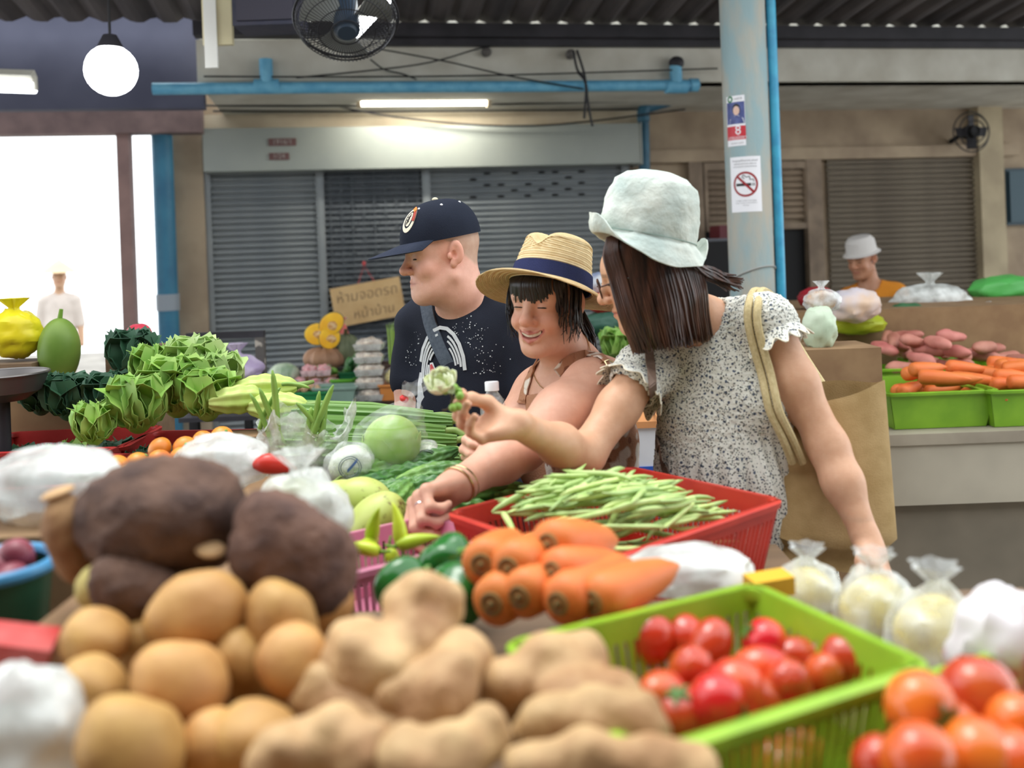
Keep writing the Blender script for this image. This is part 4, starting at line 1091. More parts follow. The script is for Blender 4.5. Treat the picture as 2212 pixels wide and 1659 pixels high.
# necklace
npts = []
for t in np.linspace(0, 1, 25):
    a = math.pi*2*t; q = wT(.14*math.sin(a), .005+.14*math.cos(a), .045-.075*math.cos(a)-.012); c = wT(0, -.01, q[2]*0+.0)
    c = np.array(wT(0, -.012, .02-.06*math.cos(a)))
    s_, n_ = proj(bodyS2, q+(q-c)*.4, c-q, .6); npts.append(Vector(s_+n_*.0016))
obj('necklace', tube(npts, .0012, 6), M('gold', (0, 0, 0)), w2, world=True, label='thin gold chain with small pendants')
pq = npts[1]; obj('pendant', join(xf(ball(.006, .003, .006, 10, 6), pq+Vector((0, -.004, -.006))), xf(ball(.0045, .003, .006, 10, 6), pq+Vector((-.006, -.006, -.018)))), M('silver', (220, 220, 224), metal=.9, rough=.2), w2, world=True)
# bracelets and ring
fd_ = (wr-el)/np.linalg.norm(wr-el); bx_, by_ = frame_t(Vector(fd_))
for off, r_, rr_, mt in ((.015, .0335, .0028, 'gold'), (.0, .0355, .002, 'gold')):
    c = Vector(wr-fd_*off); obj('bracelet', tube([c+bx_*(r_*math.cos(a))+by_*(r_*math.sin(a))+Vector(fd_)*.006*math.sin(a) for a in np.linspace(0, 2*math.pi, 29)], rr_, 7), MATS[mt], w2, world=True)
t_ = tp2[2]; c = Vector(t_[1]*.62+t_[2]*.38); d_ = Vector(t_[2]-t_[1]); bx_, by_ = frame_t(d_)
obj('ring', join(tube([c+bx_*(.0098*math.cos(a))+by_*(.0098*math.sin(a)) for a in np.linspace(0, 2*math.pi, 19)], .0016, 6), xf(ball(.004), c+Vector(hd.z)*.011)), MATS['silver'], w2, world=True)
legs('dress_skirt', w2, wT(-.09, 0, -.66), wT(.09, 0, -.66), m_dress, m_shoe, .11)

# ============ woman in bucket hat
w3 = thing('person', 'woman in mint bucket hat and floral blouse holding up a flower', 'person', (P(1620, 700, 2.08).x, 2.08, 0))
bH = Fr(P(1399, 592, 2.0), (-.955, .10, -.26), (-.10, .0, 1), .97)
bT = Fr(P(1514, 704, 2.06), (-.42, -.88, -.08), (-.40, -.05, 1))
S = SDF(); head_ops(S, bH, ears=False)
S.chain([bH(0, -.03, -.04), bH(0, -.045, -.09), bT(0, -.02, .01)], [.05, .049, .056], .03)
torso(S, bT, .125, (.14, .095, .16), (.125, .105, .18), (.15, .12, .15), bust=.040, lean=(.11, 0))
sh3 = np.array(P(1392, 800, 2.02)); el3 = np.array(P(1262, 985, 1.885)); wr3 = np.array(P(1112, 916, 1.69))
S.chain([bT(.09, -.01, -.05), sh3, sh3*.55+el3*.45, el3], [.048, .046, .042, .037], .03)
S.chain([el3, el3*.62+wr3*.38, wr3], [.037, .0375, .024], .03)
h3 = Hand(wr3, (-.97, -.2, -.10), (-.05, .85, .42), .90); h3.setz(False)
tp4 = h3.ops(S, [(1.0, .60, .35), (.98, .72, .4), (.90, .8, .4), (.80, .85, .45)], [(.014, .018, -.014), (.038, .046, -.036), (.034, .080, -.056), (.020, .106, -.066)], spread=(.05, .01, -.03, -.07))
shl = np.array(P(1654, 694, 1.98)); ell_ = np.array(P(1788, 965, 1.90)); wrl = np.array(P(1876, 1175, 1.80))
S.chain([bT(-.09, -.01, -.05), shl, shl*.5+ell_*.5, ell_], [.048, .047, .042, .038], .03)
S.chain([ell_, ell_*.62+wrl*.38, wrl], [.038, .037, .024], .03)
hl = Hand(wrl, Vector(wrl-ell_)+Vector((0, -.06, 0)), (-.5, -.8, .1), .93); hl.setz(True)
hl.ops(S, [(.5, .7, .5)]*4, [(.012, .012, -.006), (.034, .040, -.018), (.040, .066, -.028), (.036, .088, -.036)])
V, F = multi(S, .008, [(bH.o-np.array((.15, .13, .15)), bH.o+np.array((.13, .13, .14)), .0024), (h3.o-np.array((.14, .09, .07)), h3.o+np.array((.05, .07, .11)), .0027), (hl.o-np.array((.07, .1, .14)), hl.o+np.array((.09, .07, .05)), .0035)])
np_obj('body', V, F, m_skin, w3, skin_cols(V, bH, (216, 170, 138), (196, 118, 104), (52, 38, 32), blush=.3))
bodyS3 = S
eye_parts(w3, bH, hh=.0022)
for i, t_ in enumerate(tp4):     # finger nails
    a, b = t_[3], t_[4]; d_ = Vector(b-a).normalized(); z_ = Vector(h3.z); z_ = (Vector(np.cross(h3.x, np.array(d_)))).normalized()
    if z_.dot(Vector(h3.z)) < 0 and i < 0: z_ = -z_
    zz = -Vector(np.cross(np.array(d_), h3.x)).normalized()
    c = Vector(b)-d_*.003+zz*.0062; m_ = Matrix((Vector(h3.x), d_, zz)).transposed().to_4x4(); m_.translation = c
    obj('nail', xfm(ball(.0055, .0075, .0018, 10, 6), m_), M('nail', (226, 180, 164), rough=.3), w3, world=True)
# hair: chin-long bob
m_bob = M('brown_hair', (84, 54, 42), (38, 26, 22), scale=60, rough=.3, spec=.6, stretch=(1, 1, .1))
st = []
for i in range(1500):
    a = hs.uniform(-2.75, 2.75)     # angle from the back; sides reach past the cheeks
    sg = 1 if a > 0 else -1; s_ = abs(a)
    x = math.sin(a)*.082; y = -.012-.102*math.cos(a)
    if s_ > 2.2: x = sg*.078*math.sin(2.2)*1.18; y = -.012+.102*math.cos(math.pi-2.2)+(s_-2.2)*(.060 if sg < 0 else .03)
    z0 = .07; e = -.155-.012*math.cos(a)+hs.uniform(-.012, .012); fl = hs.uniform(.98, 1.12)
    fwd = .012*hs.random()
    st.append((spline([bH(x*.75, y*.75, .105), bH(x, y, z0), bH(x*1.05, y*1.03, .02), bH(x*1.08*fl, y*1.02+fwd*.5, -.06), bH(x*1.02*fl, y*(.92)+fwd, -.115), bH(x*.95*fl+hs.uniform(-.006, .006), y*.85+fwd*1.5, e)], 3), hs.uniform(.0016, .0034)))
for i in range(60):                 # locks flicking back over the shoulder
    j = [hs.uniform(-.02, .02) for _ in range(6)]
    a = bH(-.05+j[0], -.095+j[1]*.5, .0); b = np.array(P(1530+j[2]*900, 590+j[3]*500, 1.98)); c = np.array(P(1585+j[4]*1200, 612+j[5]*900, 2.0))
    st.append((spline([bH(-.03+j[0], -.085, .06), a, b, c], 4), hs.uniform(.002, .004)))
obj('hair', hair_mesh(st, Vector((0, 0, 0))), m_bob, w3, world=True, label='straight brown bob hair')
# glasses
m_gl = M('tortoise_frame', (86, 50, 36), (40, 24, 20), scale=90, rough=.25)
gls = thing('glasses', None, None, (0, 0, 0)); bpy.data.objects.remove(gls)
fr = []
for sg in (-1, 1):
    fr.append(tube([Vector(bH(sg*.034+.025*math.cos(a), .1125-.10*abs(.025*math.cos(a)*sg+.034)*.35, .0+.020*math.sin(a))) for a in np.linspace(0, 2*math.pi, 25)], .002, 6))
    fr.append(tube([Vector(bH(sg*.060, .105, .006)), Vector(bH(sg*.072, .07, .008)), Vector(bH(sg*.076, .035, .007))], .002, 6))
fr.append(tube([Vector(bH(-.009, .112, .004)), Vector(bH(0, .115, .006)), Vector(bH(.009, .112, .004))], .0018, 6))
gf = obj('glasses', join(*fr), m_gl, w3, world=True, label='tortoiseshell glasses')
for sg in (-1, 1):
    obj('lens', ([tuple(bH(sg*.034+.0245*math.cos(a), .112-.10*abs(.0245*math.cos(a)*sg+.034)*.35, .0195*math.sin(a))) for a in np.linspace(0, 2*math.pi, 24, endpoint=False)], [tuple(range(24))]), film('lens_glass', (240, 245, 245), .12, .03, 2, 0.0), gf, world=True, smooth=False)
# bucket hat
m_mint = M('mint_tie_dye', (214, 220, 210), (176, 190, 184), scale=11, rough=.9, bump=.8, bscale=28, detail=5, lo=.38, hi=.66, spec=.15)
BT = Fr(P(1394, 526, 2.0), (-.97, .1, .22), (.21, .03, .97), .96)
pr = [(.133, -.040), (.127, -.026), (.118, -.010), (.112, .002), (.105, .010), (.103, .014), (.104, .018), (.102, .05), (.099, .085), (.094, .110), (.086, .136), (.068, .152), (.04, .160), (0, .162)]
pr2 = []
for (a, b), (c, d) in zip(pr, pr[1:]): pr2 += [(a, b), ((a+c)/2, (b+d)/2)]
pr2.append(pr[-1]); g = lathe(pr2, 64); V = []
for x, y, z in g[0]:
    r = math.hypot(x, y); a = math.atan2(x, y)     # 0 = front
    y *= 1.08
    if z < .012:
        t = max(0, min(1, (.012-z)/.05))
        up = max(0, math.cos(a+.15))**1.4*1.05+max(0, math.cos(a-math.pi+.35))**5*.9
        z += t*t*.085*up; x *= 1-.10*t*up*.5; y *= 1-.06*t*up
        z += t*.004*math.sin(a*7)
    w_ = .0045*nz((x, y, z), 26)+.003*nz((x+3, y, z), 60)
    k = 1+w_/max(r, .02) if r > .02 else 1
    V.append(tuple(BT(x*k, y*k, z+(.006*nz((x, y, 1), 18) if z > .12 else 0))))
bh = obj('bucket_hat', slab((V, g[1]), .003), m_mint, w3, world=True, label='pale mint bucket hat with turned-up brim', auto=70)
sm = [Vector(BT(.1045*math.sin(a), .1045*1.08*math.cos(a), .016)) for a in np.linspace(0, 2*math.pi, 61)]
obj('seam', tube(sm, .0011, 5), M('mint_seam', (140, 160, 152), rough=.9), bh, world=True)
# blouse
m_flor = print_mat('floral_blouse', (224, 224, 214), [((128, 134, 128), 1.7, .30), ((80, 90, 108), 1.0, .27), ((58, 60, 64), 2.1, .30), ((112, 108, 94), 1.4, .22)], 84)
S = SDF(); torso(S, bT, .135, (.150, .100, .16), (.158, .125, .22), (.170, .145, .17), infl=.010, bust=.040, lean=(.11, 0))
S.chain([bT(.09, -.01, -.04), sh3, sh3*.86+el3*.14], [.060, .058, .058], .03); S.chain([bT(-.09, -.01, -.03), shl, shl*.88+ell_*.12], [.058, .054, .052], .03)
S.cone(bT(0, .015, .012), bT(.0, .05, .13), .068, .10, .006, 's')
S.cone(sh3*.85+el3*.15, el3, .047, .044, .006, 's'); S.cone(shl*.8+ell_*.2, ell_, .048, .044, .006, 's')
S.cut(bT(0, 0, -.62), (0, 0, -1), .004)
V, F = S.mesh(.0055)
q = bT.inv(V); ang = np.arctan2(q[:, 0]-.11*np.clip((-.15-q[:, 2])/.43, 0, 1), q[:, 1]); n = vnorm(V, F)
smock = np.clip((q[:, 2]+.26)/.03, 0, 1); loose = 1-smock
V = V+n*(smock*.0022*np.sin(q[:, 2]*520+2*np.sin(ang*16))*np.sin(ang*46+2.0*np.sin(q[:, 2]*60))+loose*(.010*np.clip((-.26-q[:, 2])/.1, 0, 1)*np.sin(ang*15+1.5*np.sin(ang*4)+q[:, 2]*2)+.003*np.sin(ang*37)))[:, None]
bl = np_obj('blouse', V, F, m_flor, w3, label='white blouse with small dark floral print')
blS = S
def ruffle(c, n, r, w, amp, fr_, a0=0, a1=2*math.pi, N=120, fl=.5):
    n = Vector(n).normalized(); x, y = frame_t(n); c = Vector(c)
    def f(i, j):
        a = a0+(a1-a0)*i; rad = x*math.cos(a)+y*math.sin(a)
        wv = amp*j*math.sin(fr_*a+1.3*math.sin(a*3))
        return c+rad*(r+w*j*fl+wv*.6)+n*(w*j*(1-fl*.4)+wv)
    return slab(grid(N, 5, f), .0012)
for a, b in ((sh3, el3), (shl, ell_)):
    d_ = (b-a)/np.linalg.norm(b-a); first = a is sh3; a = a+d_*.03
    g = ruffle(a-d_*(.004 if first else .012), d_, .058 if first else .055, .044, .0085, 13, fl=.40)
    obj('ruffle', g, m_flor, bl, world=True)
    ed = g[0][4*120:5*120]
    obj('ruffle_edge', tube([Vector(v) for v in ed], .0016, 5), M('cream_edging', (232, 226, 206), rough=.8), bl, world=True)
# neckline frill
nf = []
for t in np.linspace(0, 2*math.pi, 90, endpoint=False):
    nf.append(t)
# crossbody strap
cs = [on(blS, px, py) for px, py in ((1399, 735), (1402, 770), (1405, 800), (1408, 850), (1413, 900), (1422, 950), (1436, 1000), (1446, 1030))]
obj('crossbody_strap', ribbon(spline([a for a, b in cs], 3), .019, .004, out=[tuple(cs[min(i//3, 7)][1]) for i in range(22)]), M('brown_strap', (112, 90, 76), (98, 78, 66), scale=30, rough=.6), w3, world=True, label='slim brown bag strap', smooth=False)
legs('trousers', w3, bT(.03, 0, -.66), bT(.21, 0, -.66), fabric('charcoal_trousers', (52, 48, 50), (44, 40, 42), scale=5), m_shoe)
# tote bag hanging from her left shoulder
m_tote = fabric('tan_canvas', (186, 158, 112), (170, 142, 96), scale=20)
tb0 = P(1800, 1000, 2.02)
tote = thing('tote_bag', 'tan canvas tote bag hanging from the blouse shoulder', 'bag', tb0)
def bagf(i, j):
    a = 2*math.pi*i; top = P(1690, 905, 1.99); 
    cx = (1-j)*Vector(P(1748, 850, 2.0))+j*Vector(P(1776, 1195, 1.95))
    wx = .165*(1-.06*j)*(1 if j < .92 else .85); dx = (.045+.05*j)*(1 if j < .9 else .7)
    e = Vector((.98, .0, -.17)); f_ = Vector((.0, .98, .1))
    ca, sa = math.cos(a), math.sin(a); ca = math.copysign(abs(ca)**.6, ca); sa = math.copysign(abs(sa)**.8, sa)
    return cx+e*wx*ca+f_*dx*sa+Vector((0, 0, .05*ca*(1-j)-.008*math.sin(3*a)))
g = grid(48, 14, bagf, True); nV = len(g[0])
obj('bag_body', (g[0], g[1]+[tuple(range(nV-48, nV))]), m_tote, tote, world=True, auto=60)
m_rope = fabric('cream_webbing', (206, 190, 146), (190, 172, 128), scale=160)
for k, (o1, o2) in enumerate(((0, 0), (-.022, .05))):
    pts = []
    for px, py in ((1664, 890), (1654, 850), (1644, 805), (1628, 750), (1616, 695), (1618, 655)):
        q_, n_ = on(blS, px, py); q_ = q_+n_*.017; pts.append(P(px+k*20, py, q_.y-.008*k))
    pts.insert(0, P(1690+k*20, 945, 1.885)); pts.insert(0, P(1712+k*22, 1000, 1.90))
    pts += [P(1632+k*14, 628, 2.05), P(1664+k*12, 650, 2.12), P(1712+k*8, 740, 2.13), P(1766+k*24, 850, 2.05)]
    obj('handle', tube(spline(pts, 6), .0085, 8), m_rope, tote, world=True)

# ============ things in hands
# flower with green berries
fo = Vector((np.array(tp4[0][4])+np.array(tp4[1][4])+h3(.020, .106, -.066))/3)
fl = thing('flower_sprig', 'pale green-white flower with green berries held between fingers', 'flower', fo)
fc_ = P(952, 822, 1.63); m_pet = M('petal', (240, 244, 218), (222, 232, 172), scale=14, rough=.5, sss=.1)
prs = random.Random(11)
def petal(L, W, cup):
    def f(i, j):
        u = (i-.5)*2; w = W*math.sin(math.pi*min(1, .12+j*.82))**.7
        return Vector((u*w, cup*L*math.sin(j*1.9)-u*u*W*.35, L*j-cup*L*.35*j*j))
    return slab(grid(7, 8, f), .0008)
def cup_petal(Rr, wid, th0, th1, flare):
    def f(i, j):
        th = th0+(th1-th0)*j; ph = (i-.5)*wid*math.sin(math.pi*(.22+.70*j))**.5
        r = Rr*(1+flare*j*j+.06*math.cos((i-.5)*6)*j)
        return Vector((r*math.sin(th)*math.cos(ph), r*math.sin(th)*math.sin(ph), -r*math.cos(th)))
    return slab(grid(9, 9, f), .0007)
for ring_, (n_, Rr, wid, th1, fl_) in enumerate(((5, .0235, 1.5, 1.75, .28), (5, .0225, 1.45, 2.0, .12), (4, .020, 1.5, 2.25, .02), (3, .014, 1.8, 2.5, .0))):
    pm_ = mesh('petal', cup_petal(Rr, wid, .12, th1, fl_), m_pet, True, 60)
    for k in range(n_):
        o_ = obj('petal', pm_, None, fl, loc=(0, 0, 0), world=True)
        o_.matrix_basis = Matrix.Translation(fc_) @ Euler((.55, -.35, .2)).to_matrix().to_4x4() @ Matrix.Rotation(2*math.pi*k/n_+ring_*.6, 4, 'Z')
m_bry = M('berry_green', (148, 186, 82), (120, 164, 62), scale=30, rough=.3)
for px, py, d_ in ((962, 843, 1.62), (981, 838, 1.62), (990, 846, 1.63), (993, 855, 1.615), (979, 881, 1.61), (989, 878, 1.612)):
    obj('berry', xf(ball(.0078, nu=14, nv=10), P(px, py, d_)), m_bry, fl, world=True)
m_stem = M('sprig_stem', (110, 100, 70), (86, 70, 52), scale=60, rough=.7)
for pts in (((960, 834), (972, 850), (978, 866), (966, 884), (955, 886)), ((981, 838), (978, 850), (976, 866)), ((992, 852), (982, 860), (974, 870)), ((979, 879), (976, 872), (974, 866)), ((989, 878), (982, 870))):
    obj('stem', tube(spline([P(a, b, 1.622) for a, b in pts], 4), .0016, 6), m_stem, fl, world=True)
obj('leaf', xfm(petal(.016, .006, .2), Matrix.Translation(P(974, 850, 1.61)) @ Euler((.3, .2, 0)).to_matrix().to_4x4()), M('sprig_leaf', (190, 208, 160), rough=.5), fl, world=True)
# water bottle
bo = thing('water_bottle', 'clear plastic water bottle with white cap held by the straw-hat woman', 'bottle', P(1066, 960, 2.04))
bt = P(1062, 826, 2.04); bb = P(1070, 985, 2.03); ax = (bt-bb)
mb = Matrix.Translation(bb) @ ax.to_track_quat('Z', 'Y').to_matrix().to_4x4(); L_ = ax.length
obj('bottle_body', xfm(lathe([(0, 0), (.026, 0), (.028, .006), (.028, .03), (.0265, .04), (.028, .05), (.028, L_-.052), (.025, L_-.038), (.0135, L_-.022), (.0125, L_-.012), (0, L_-.012)], 24), mb), film('clear_pet', (214, 222, 226), .30, .06, 60, .15), bo, world=True)
obj('cap', xfm(lathe([(0, L_-.018), (.0155, L_-.018), (.0155, L_+.0), (.0145, L_+.002), (0, L_+.002)], 24), mb), M('white_cap', (236, 238, 242), rough=.35), bo, world=True)
# ------------------------------------------------------------ stall, baskets and produce
m_wood = M('stall_wood', (128, 104, 80), (96, 78, 60), scale=9, rough=.75, bump=.2, stretch=(.15, 1, 1))
TZ = .90
st_ = thing('market_stall', 'wooden market stall table under the heaped produce', 'table', (-.3, 1.4, 0))
for k, (x0, x1, y0, y1) in enumerate(((-1.15, .74, .42, 1.50), (-.79, .50, 1.50, 1.83), (-.79, -.02, 1.83, 2.42))):
    obj('tabletop', box(x0, x1, y0, y1, TZ-.04, TZ), m_wood, st_, smooth=False, world=True)
for x, y in ((-1.1, .5), (.68, .5), (-.72, 2.36), (-1.1, 1.45), (-.1, 2.36), (.45, 1.75)): obj('leg', box(x-.03, x+.03, y-.03, y+.03, 0, TZ-.04), m_wood, st_, smooth=False, world=True)
rz = .985
solo('display_board', box(-1.12, .72, .43, 1.34, TZ+.001, rz), m_wood, 'low wooden riser under the foreground crates', 'board', smooth=False)

def basket_at(name, label, cat, c, yaw, L, W, H, mat, slots=True, taper=.86, rim=.012, group=None, th=.003):
    t = thing(name, label, cat, c, (0, 0, yaw), group)
    l, w = L/2, W/2; bl, bw = l*taper, w*taper
    def corner(sx, sy, z): f = z/H; return Vector((sx*(bl+(l-bl)*f), sy*(bw+(w-bw)*f), z))
    base = []; bars = []
    for (a, b) in (((-1, -1), (1, -1)), ((1, -1), (1, 1)), ((1, 1), (-1, 1)), ((-1, 1), (-1, -1))):
        def q(u, z): return corner(a[0], a[1], z)*(1-u)+corner(b[0], b[1], z)*u
        ln = (q(1, H)-q(0, H)).length; n = max(6, int(ln/.0125)) if slots else 1
        z1, z2 = H*.18, H*.78
        def pan(u0, u1, za, zb):
            pts = [q(u0, za), q(u1, za), q(u1, zb), q(u0, zb)]; inw = -Vector(((a[1]-b[1]), (b[0]-a[0]), 0)).normalized()*-th
            V = [tuple(p) for p in pts]+[tuple(p+inw) for p in pts]
            return V, [(0, 1, 2, 3), (7, 6, 5, 4), (0, 4, 5, 1), (1, 5, 6, 2), (2, 6, 7, 3), (3, 7, 4, 0)]
        if slots:
            bars += [pan(0, 1, 0, z1), pan(0, 1, z2, H)]
            for k in range(n): bars.append(pan((k+.22)/n if k else 0, (k+.78)/n if k < n-1 else 1, z1, z2))
        else: bars.append(pan(0, 1, 0, H))
    obj('wall_mesh', join(*bars), mat, t, smooth=False)
    obj('base', box(-bl, bl, -bw, bw, 0, th), mat, t, smooth=False)
    pts = []; rr = min(.03, w*.2)
    for sx, sy, a0 in ((1, -1, -math.pi/2), (1, 1, 0), (-1, 1, math.pi/2), (-1, -1, math.pi)):
        cx, cy = sx*(l-rr), sy*(w-rr)
        for k in range(6): a = a0+k/5*math.pi/2; pts.append(Vector((cx+rr*math.cos(a), cy+rr*math.sin(a), 0)))
    V = []; F = []; prof = ((-.004, H-.014), (rim, H-.012), (rim+.002, H-.002), (rim-.002, H), (-.002, H), (-.004, H-.003))
    for p in pts:
        d = Vector((p.x/l if abs(p.x) > l-rr-1e-6 else 0, p.y/w if abs(p.y) > w-rr-1e-6 else 0, 0)); d = d.normalized() if d.length else d
        for o_, z in prof: V.append((p.x+d.x*o_, p.y+d.y*o_, z))
    n = len(pts); m = len(prof)
    for i in range(n):
        for k in range(m): F.append((i*m+k, ((i+1) % n)*m+k, ((i+1) % n)*m+(k+1) % m, i*m+(k+1) % m))
    obj('rim', (V, F), mat, t, auto=40)
    return t
def rectfit(Lp, Fp, Rp, Np, z):
    a, b, c, d = (PZ(*p, z) for p in (Lp, Fp, Rp, Np)); ctr = (a+b+c+d)/4; u = ((c-d)+(b-a))/2; v = ((a-d)+(b-c))/2
    yaw = math.atan2(u.y, u.x); return ctr, yaw, u.length, v.length
def plastic(name, c, c2=None, **k): return M(name, c, c2, rough=.35, spec=.5, **k)
grp = {}
def put(me, name, label, cat, loc, rot=(0, 0, 0), sc=1.0, group=None, kids=()):
    o = bpy.data.objects.new(name, me); COL.objects.link(o); o.location = loc
    o.rotation_euler = rot if not isinstance(rot, Matrix) else rot.to_euler(); o.scale = (sc,)*3 if isinstance(sc, (int, float)) else sc
    tag(o, label, cat, group)
    for nm, m_, lo_ in kids: obj(nm, m_, None, o, loc=lo_)
    return o
R3 = random.Random(21)
def rr3(): return (R3.uniform(0, 6.28), R3.uniform(0, 6.28), R3.uniform(0, 6.28))

# --- red basket with green beans
m_redp = plastic('red_plastic', (196, 58, 44), (182, 48, 38), scale=20)
bc, by, bL, bW = rectfit((958, 1112), (1370, 1010), (1648, 1082), (1330, 1196), 1.05)
rb = basket_at('bean_basket', 'large red slotted plastic basket full of green beans', 'basket', (bc.x, bc.y, TZ+.002), by, bL*1.06, bW*1.06, .148, m_redp)
m_bean = M('green_bean', (196, 217, 142), (168, 199, 114), scale=25, rough=.4, var=.22)
bms = []
for k in range(7):
    L = R3.uniform(.115, .15); c1 = R3.uniform(-.02, .02); c2 = R3.uniform(-.012, .012)
    pts = bez((-L/2, 0, 0), (-L/6, c1, c2), (L/6, -c1*.3+c2, -c2), (L/2, c2, c1*.5), 9)
    rs = [.0012, .0034, .0045, .0046, .0044, .0047, .0045, .0044, .0032, .0008]
    bms.append(mesh('green_bean', tube(pts, rs, 7), m_bean, True))
for k in range(190):
    u = R3.uniform(-.86, .86); v = R3.uniform(-.80, .80); top = k > 70
    hgt = .112+.080*max(0, 1-(u*.85)**2-(v*.8)**2)+(.02 if u < 0 else 0)
    z = TZ+(R3.uniform(.025, hgt-.01) if not top else hgt-R3.uniform(0, .022))
    ang = by+math.pi*.0+R3.gauss(-.25, .42)+(math.pi if R3.random() < .5 else 0)
    lim = max(0, min(1, (bL/2-.075)/(bL/2)))
    p = Vector((bc.x, bc.y, 0))+Vector((math.cos(by), math.sin(by), 0))*(u*lim*bL/2)+Vector((-math.sin(by), math.cos(by), 0))*(v*bW/2*.84)
    put(bms[k % 7], 'green_bean', 'slender green bean lying in the red basket', 'green bean', (p.x, p.y, z), (R3.uniform(0, 6.28), R3.gauss(0, .07), ang), R3.uniform(.9, 1.12), 'green beans heaped in the red basket')
for a, b, lb in (((1062, 1106, 1.60), (1198, 1032, 1.66), 'long green bean slanting up at the left of the bean heap'), ((1085, 1108, 1.58), (1110, 1150, 1.52), 'green bean bent down near the left basket corner'), ((1345, 1090, 1.58), (1310, 1150, 1.50), 'green bean lying crosswise on the right of the heap'), ((1190, 998, 1.84), (1262, 1040, 1.78), 'green bean sticking up at the back of the heap')):
    A = P(*a); B = P(*b); c = (A+B)/2; mid = c+Vector((0, 0, .012))
    solo('green_bean', tube([p-c for p in bez(A, (A*2+mid)/3, (B*2+mid)/3, B, 9)], [.0014, .004, .0052, .0055, .0055, .0056, .0054, .005, .0036, .0008], 8), m_bean, lb, 'green bean', c, group='green beans heaped in the red basket')

# --- pink basket with pale chillies
m_pink = plastic('pink_plastic', (212, 134, 160), (200, 120, 148), scale=20)
R_ = PZ(1042, 1160, 1.02); F_ = PZ(872, 1130, 1.02); N_ = PZ(762, 1228, 1.02)
u = (R_-N_); yaw = math.atan2(u.y, u.x); ln = .29; wd = .18
ctr = R_-Vector((math.cos(yaw), math.sin(yaw), 0))*ln/2+Vector((-math.sin(yaw), math.cos(yaw), 0))*wd/2*.9
pk = basket_at('pink_basket', 'small pink slotted plastic basket under the resting hand', 'basket', (ctr.x, ctr.y, TZ+.005), yaw, ln, wd, .115, m_pink)
m_chil = M('pale_chilli', (196, 214, 60), (176, 200, 48), scale=10, rough=.3, var=.12)
cm = mesh('pale_chilli', tube(bez((0, 0, 0), (.03, .004, .004), (.06, -.002, .004), (.095, .006, -.002), 9), [.010, .015, .0165, .016, .015, .0135, .011, .0085, .005, .001], 12), m_chil, True)
sm_ = mesh('stem', tube([(0, 0, 0), (-.012, 0, .002), (-.026, .004, .008)], [.006, .003, .0026], 7), M('chilli_stem', (120, 160, 60), rough=.5), True)
for i, (px, py, d, dr) in enumerate(((800, 1170, 1.50, (.2, -.3, .75)), (842, 1185, 1.47, (.1, -.2, -.6)), (868, 1178, 1.46, (-.12, .1, .85)), (858, 1180, 1.45, (.9, .1, .15)), (820, 1192, 1.45, (-.8, .2, .1)), (780, 1190, 1.46, (.3, .9, .0)))):
    put(cm, 'pale_chilli', ('yellow-green chilli leaning left in the pink basket', 'yellow-green chilli lying low in the pink basket', 'yellow-green chilli standing upright by the hand', 'yellow-green chilli pointing right in the pink basket', 'yellow-green chilli pointing left in the pink basket', 'yellow-green chilli at the near left of the pink basket')[i], 'chilli', P(px, py, d), aim(dr), .72, 'pale chillies in the pink basket', (('stem', sm_, (0, 0, 0)),))
# small fill under the chillies
# --- bell pepper
m_bell = M('bell_green', (44, 112, 44), (30, 88, 36), scale=8, rough=.18, coat=.3)
def bellf(d):
    a = math.atan2(d[1], d[0]); return (1+.09*math.cos(4*a)*(1-abs(d[2])**3))*(1-.12*max(0, d[2])**6)
for i, (px, py, d, sc, ro) in enumerate(((968, 1222, 1.27, 1.0, (.9, .35, .4)), (870, 1262, 1.22, .8, (1.2, 0, 2.0)), (985, 1285, 1.16, .9, (1.4, .2, 1.0)))):
    bp_ = thing('bell_pepper', ('large glossy green bell pepper beside the carrots', 'green bell pepper half hidden below the pink basket', 'dark green bell pepper behind the ginger')[i], 'bell pepper', P(px, py, d), ro, 'green bell peppers')
    bp_.scale = (sc,)*3
    obj('body', ball(.041, .041, .050, 28, 18, bellf), m_bell, bp_)
    obj('stem', tube([(0, 0, .040), (.002, 0, .055), (.008, .002, .068)], [.010, .005, .0055], 8), M('pepper_stem', (96, 140, 60), rough=.5), bp_)
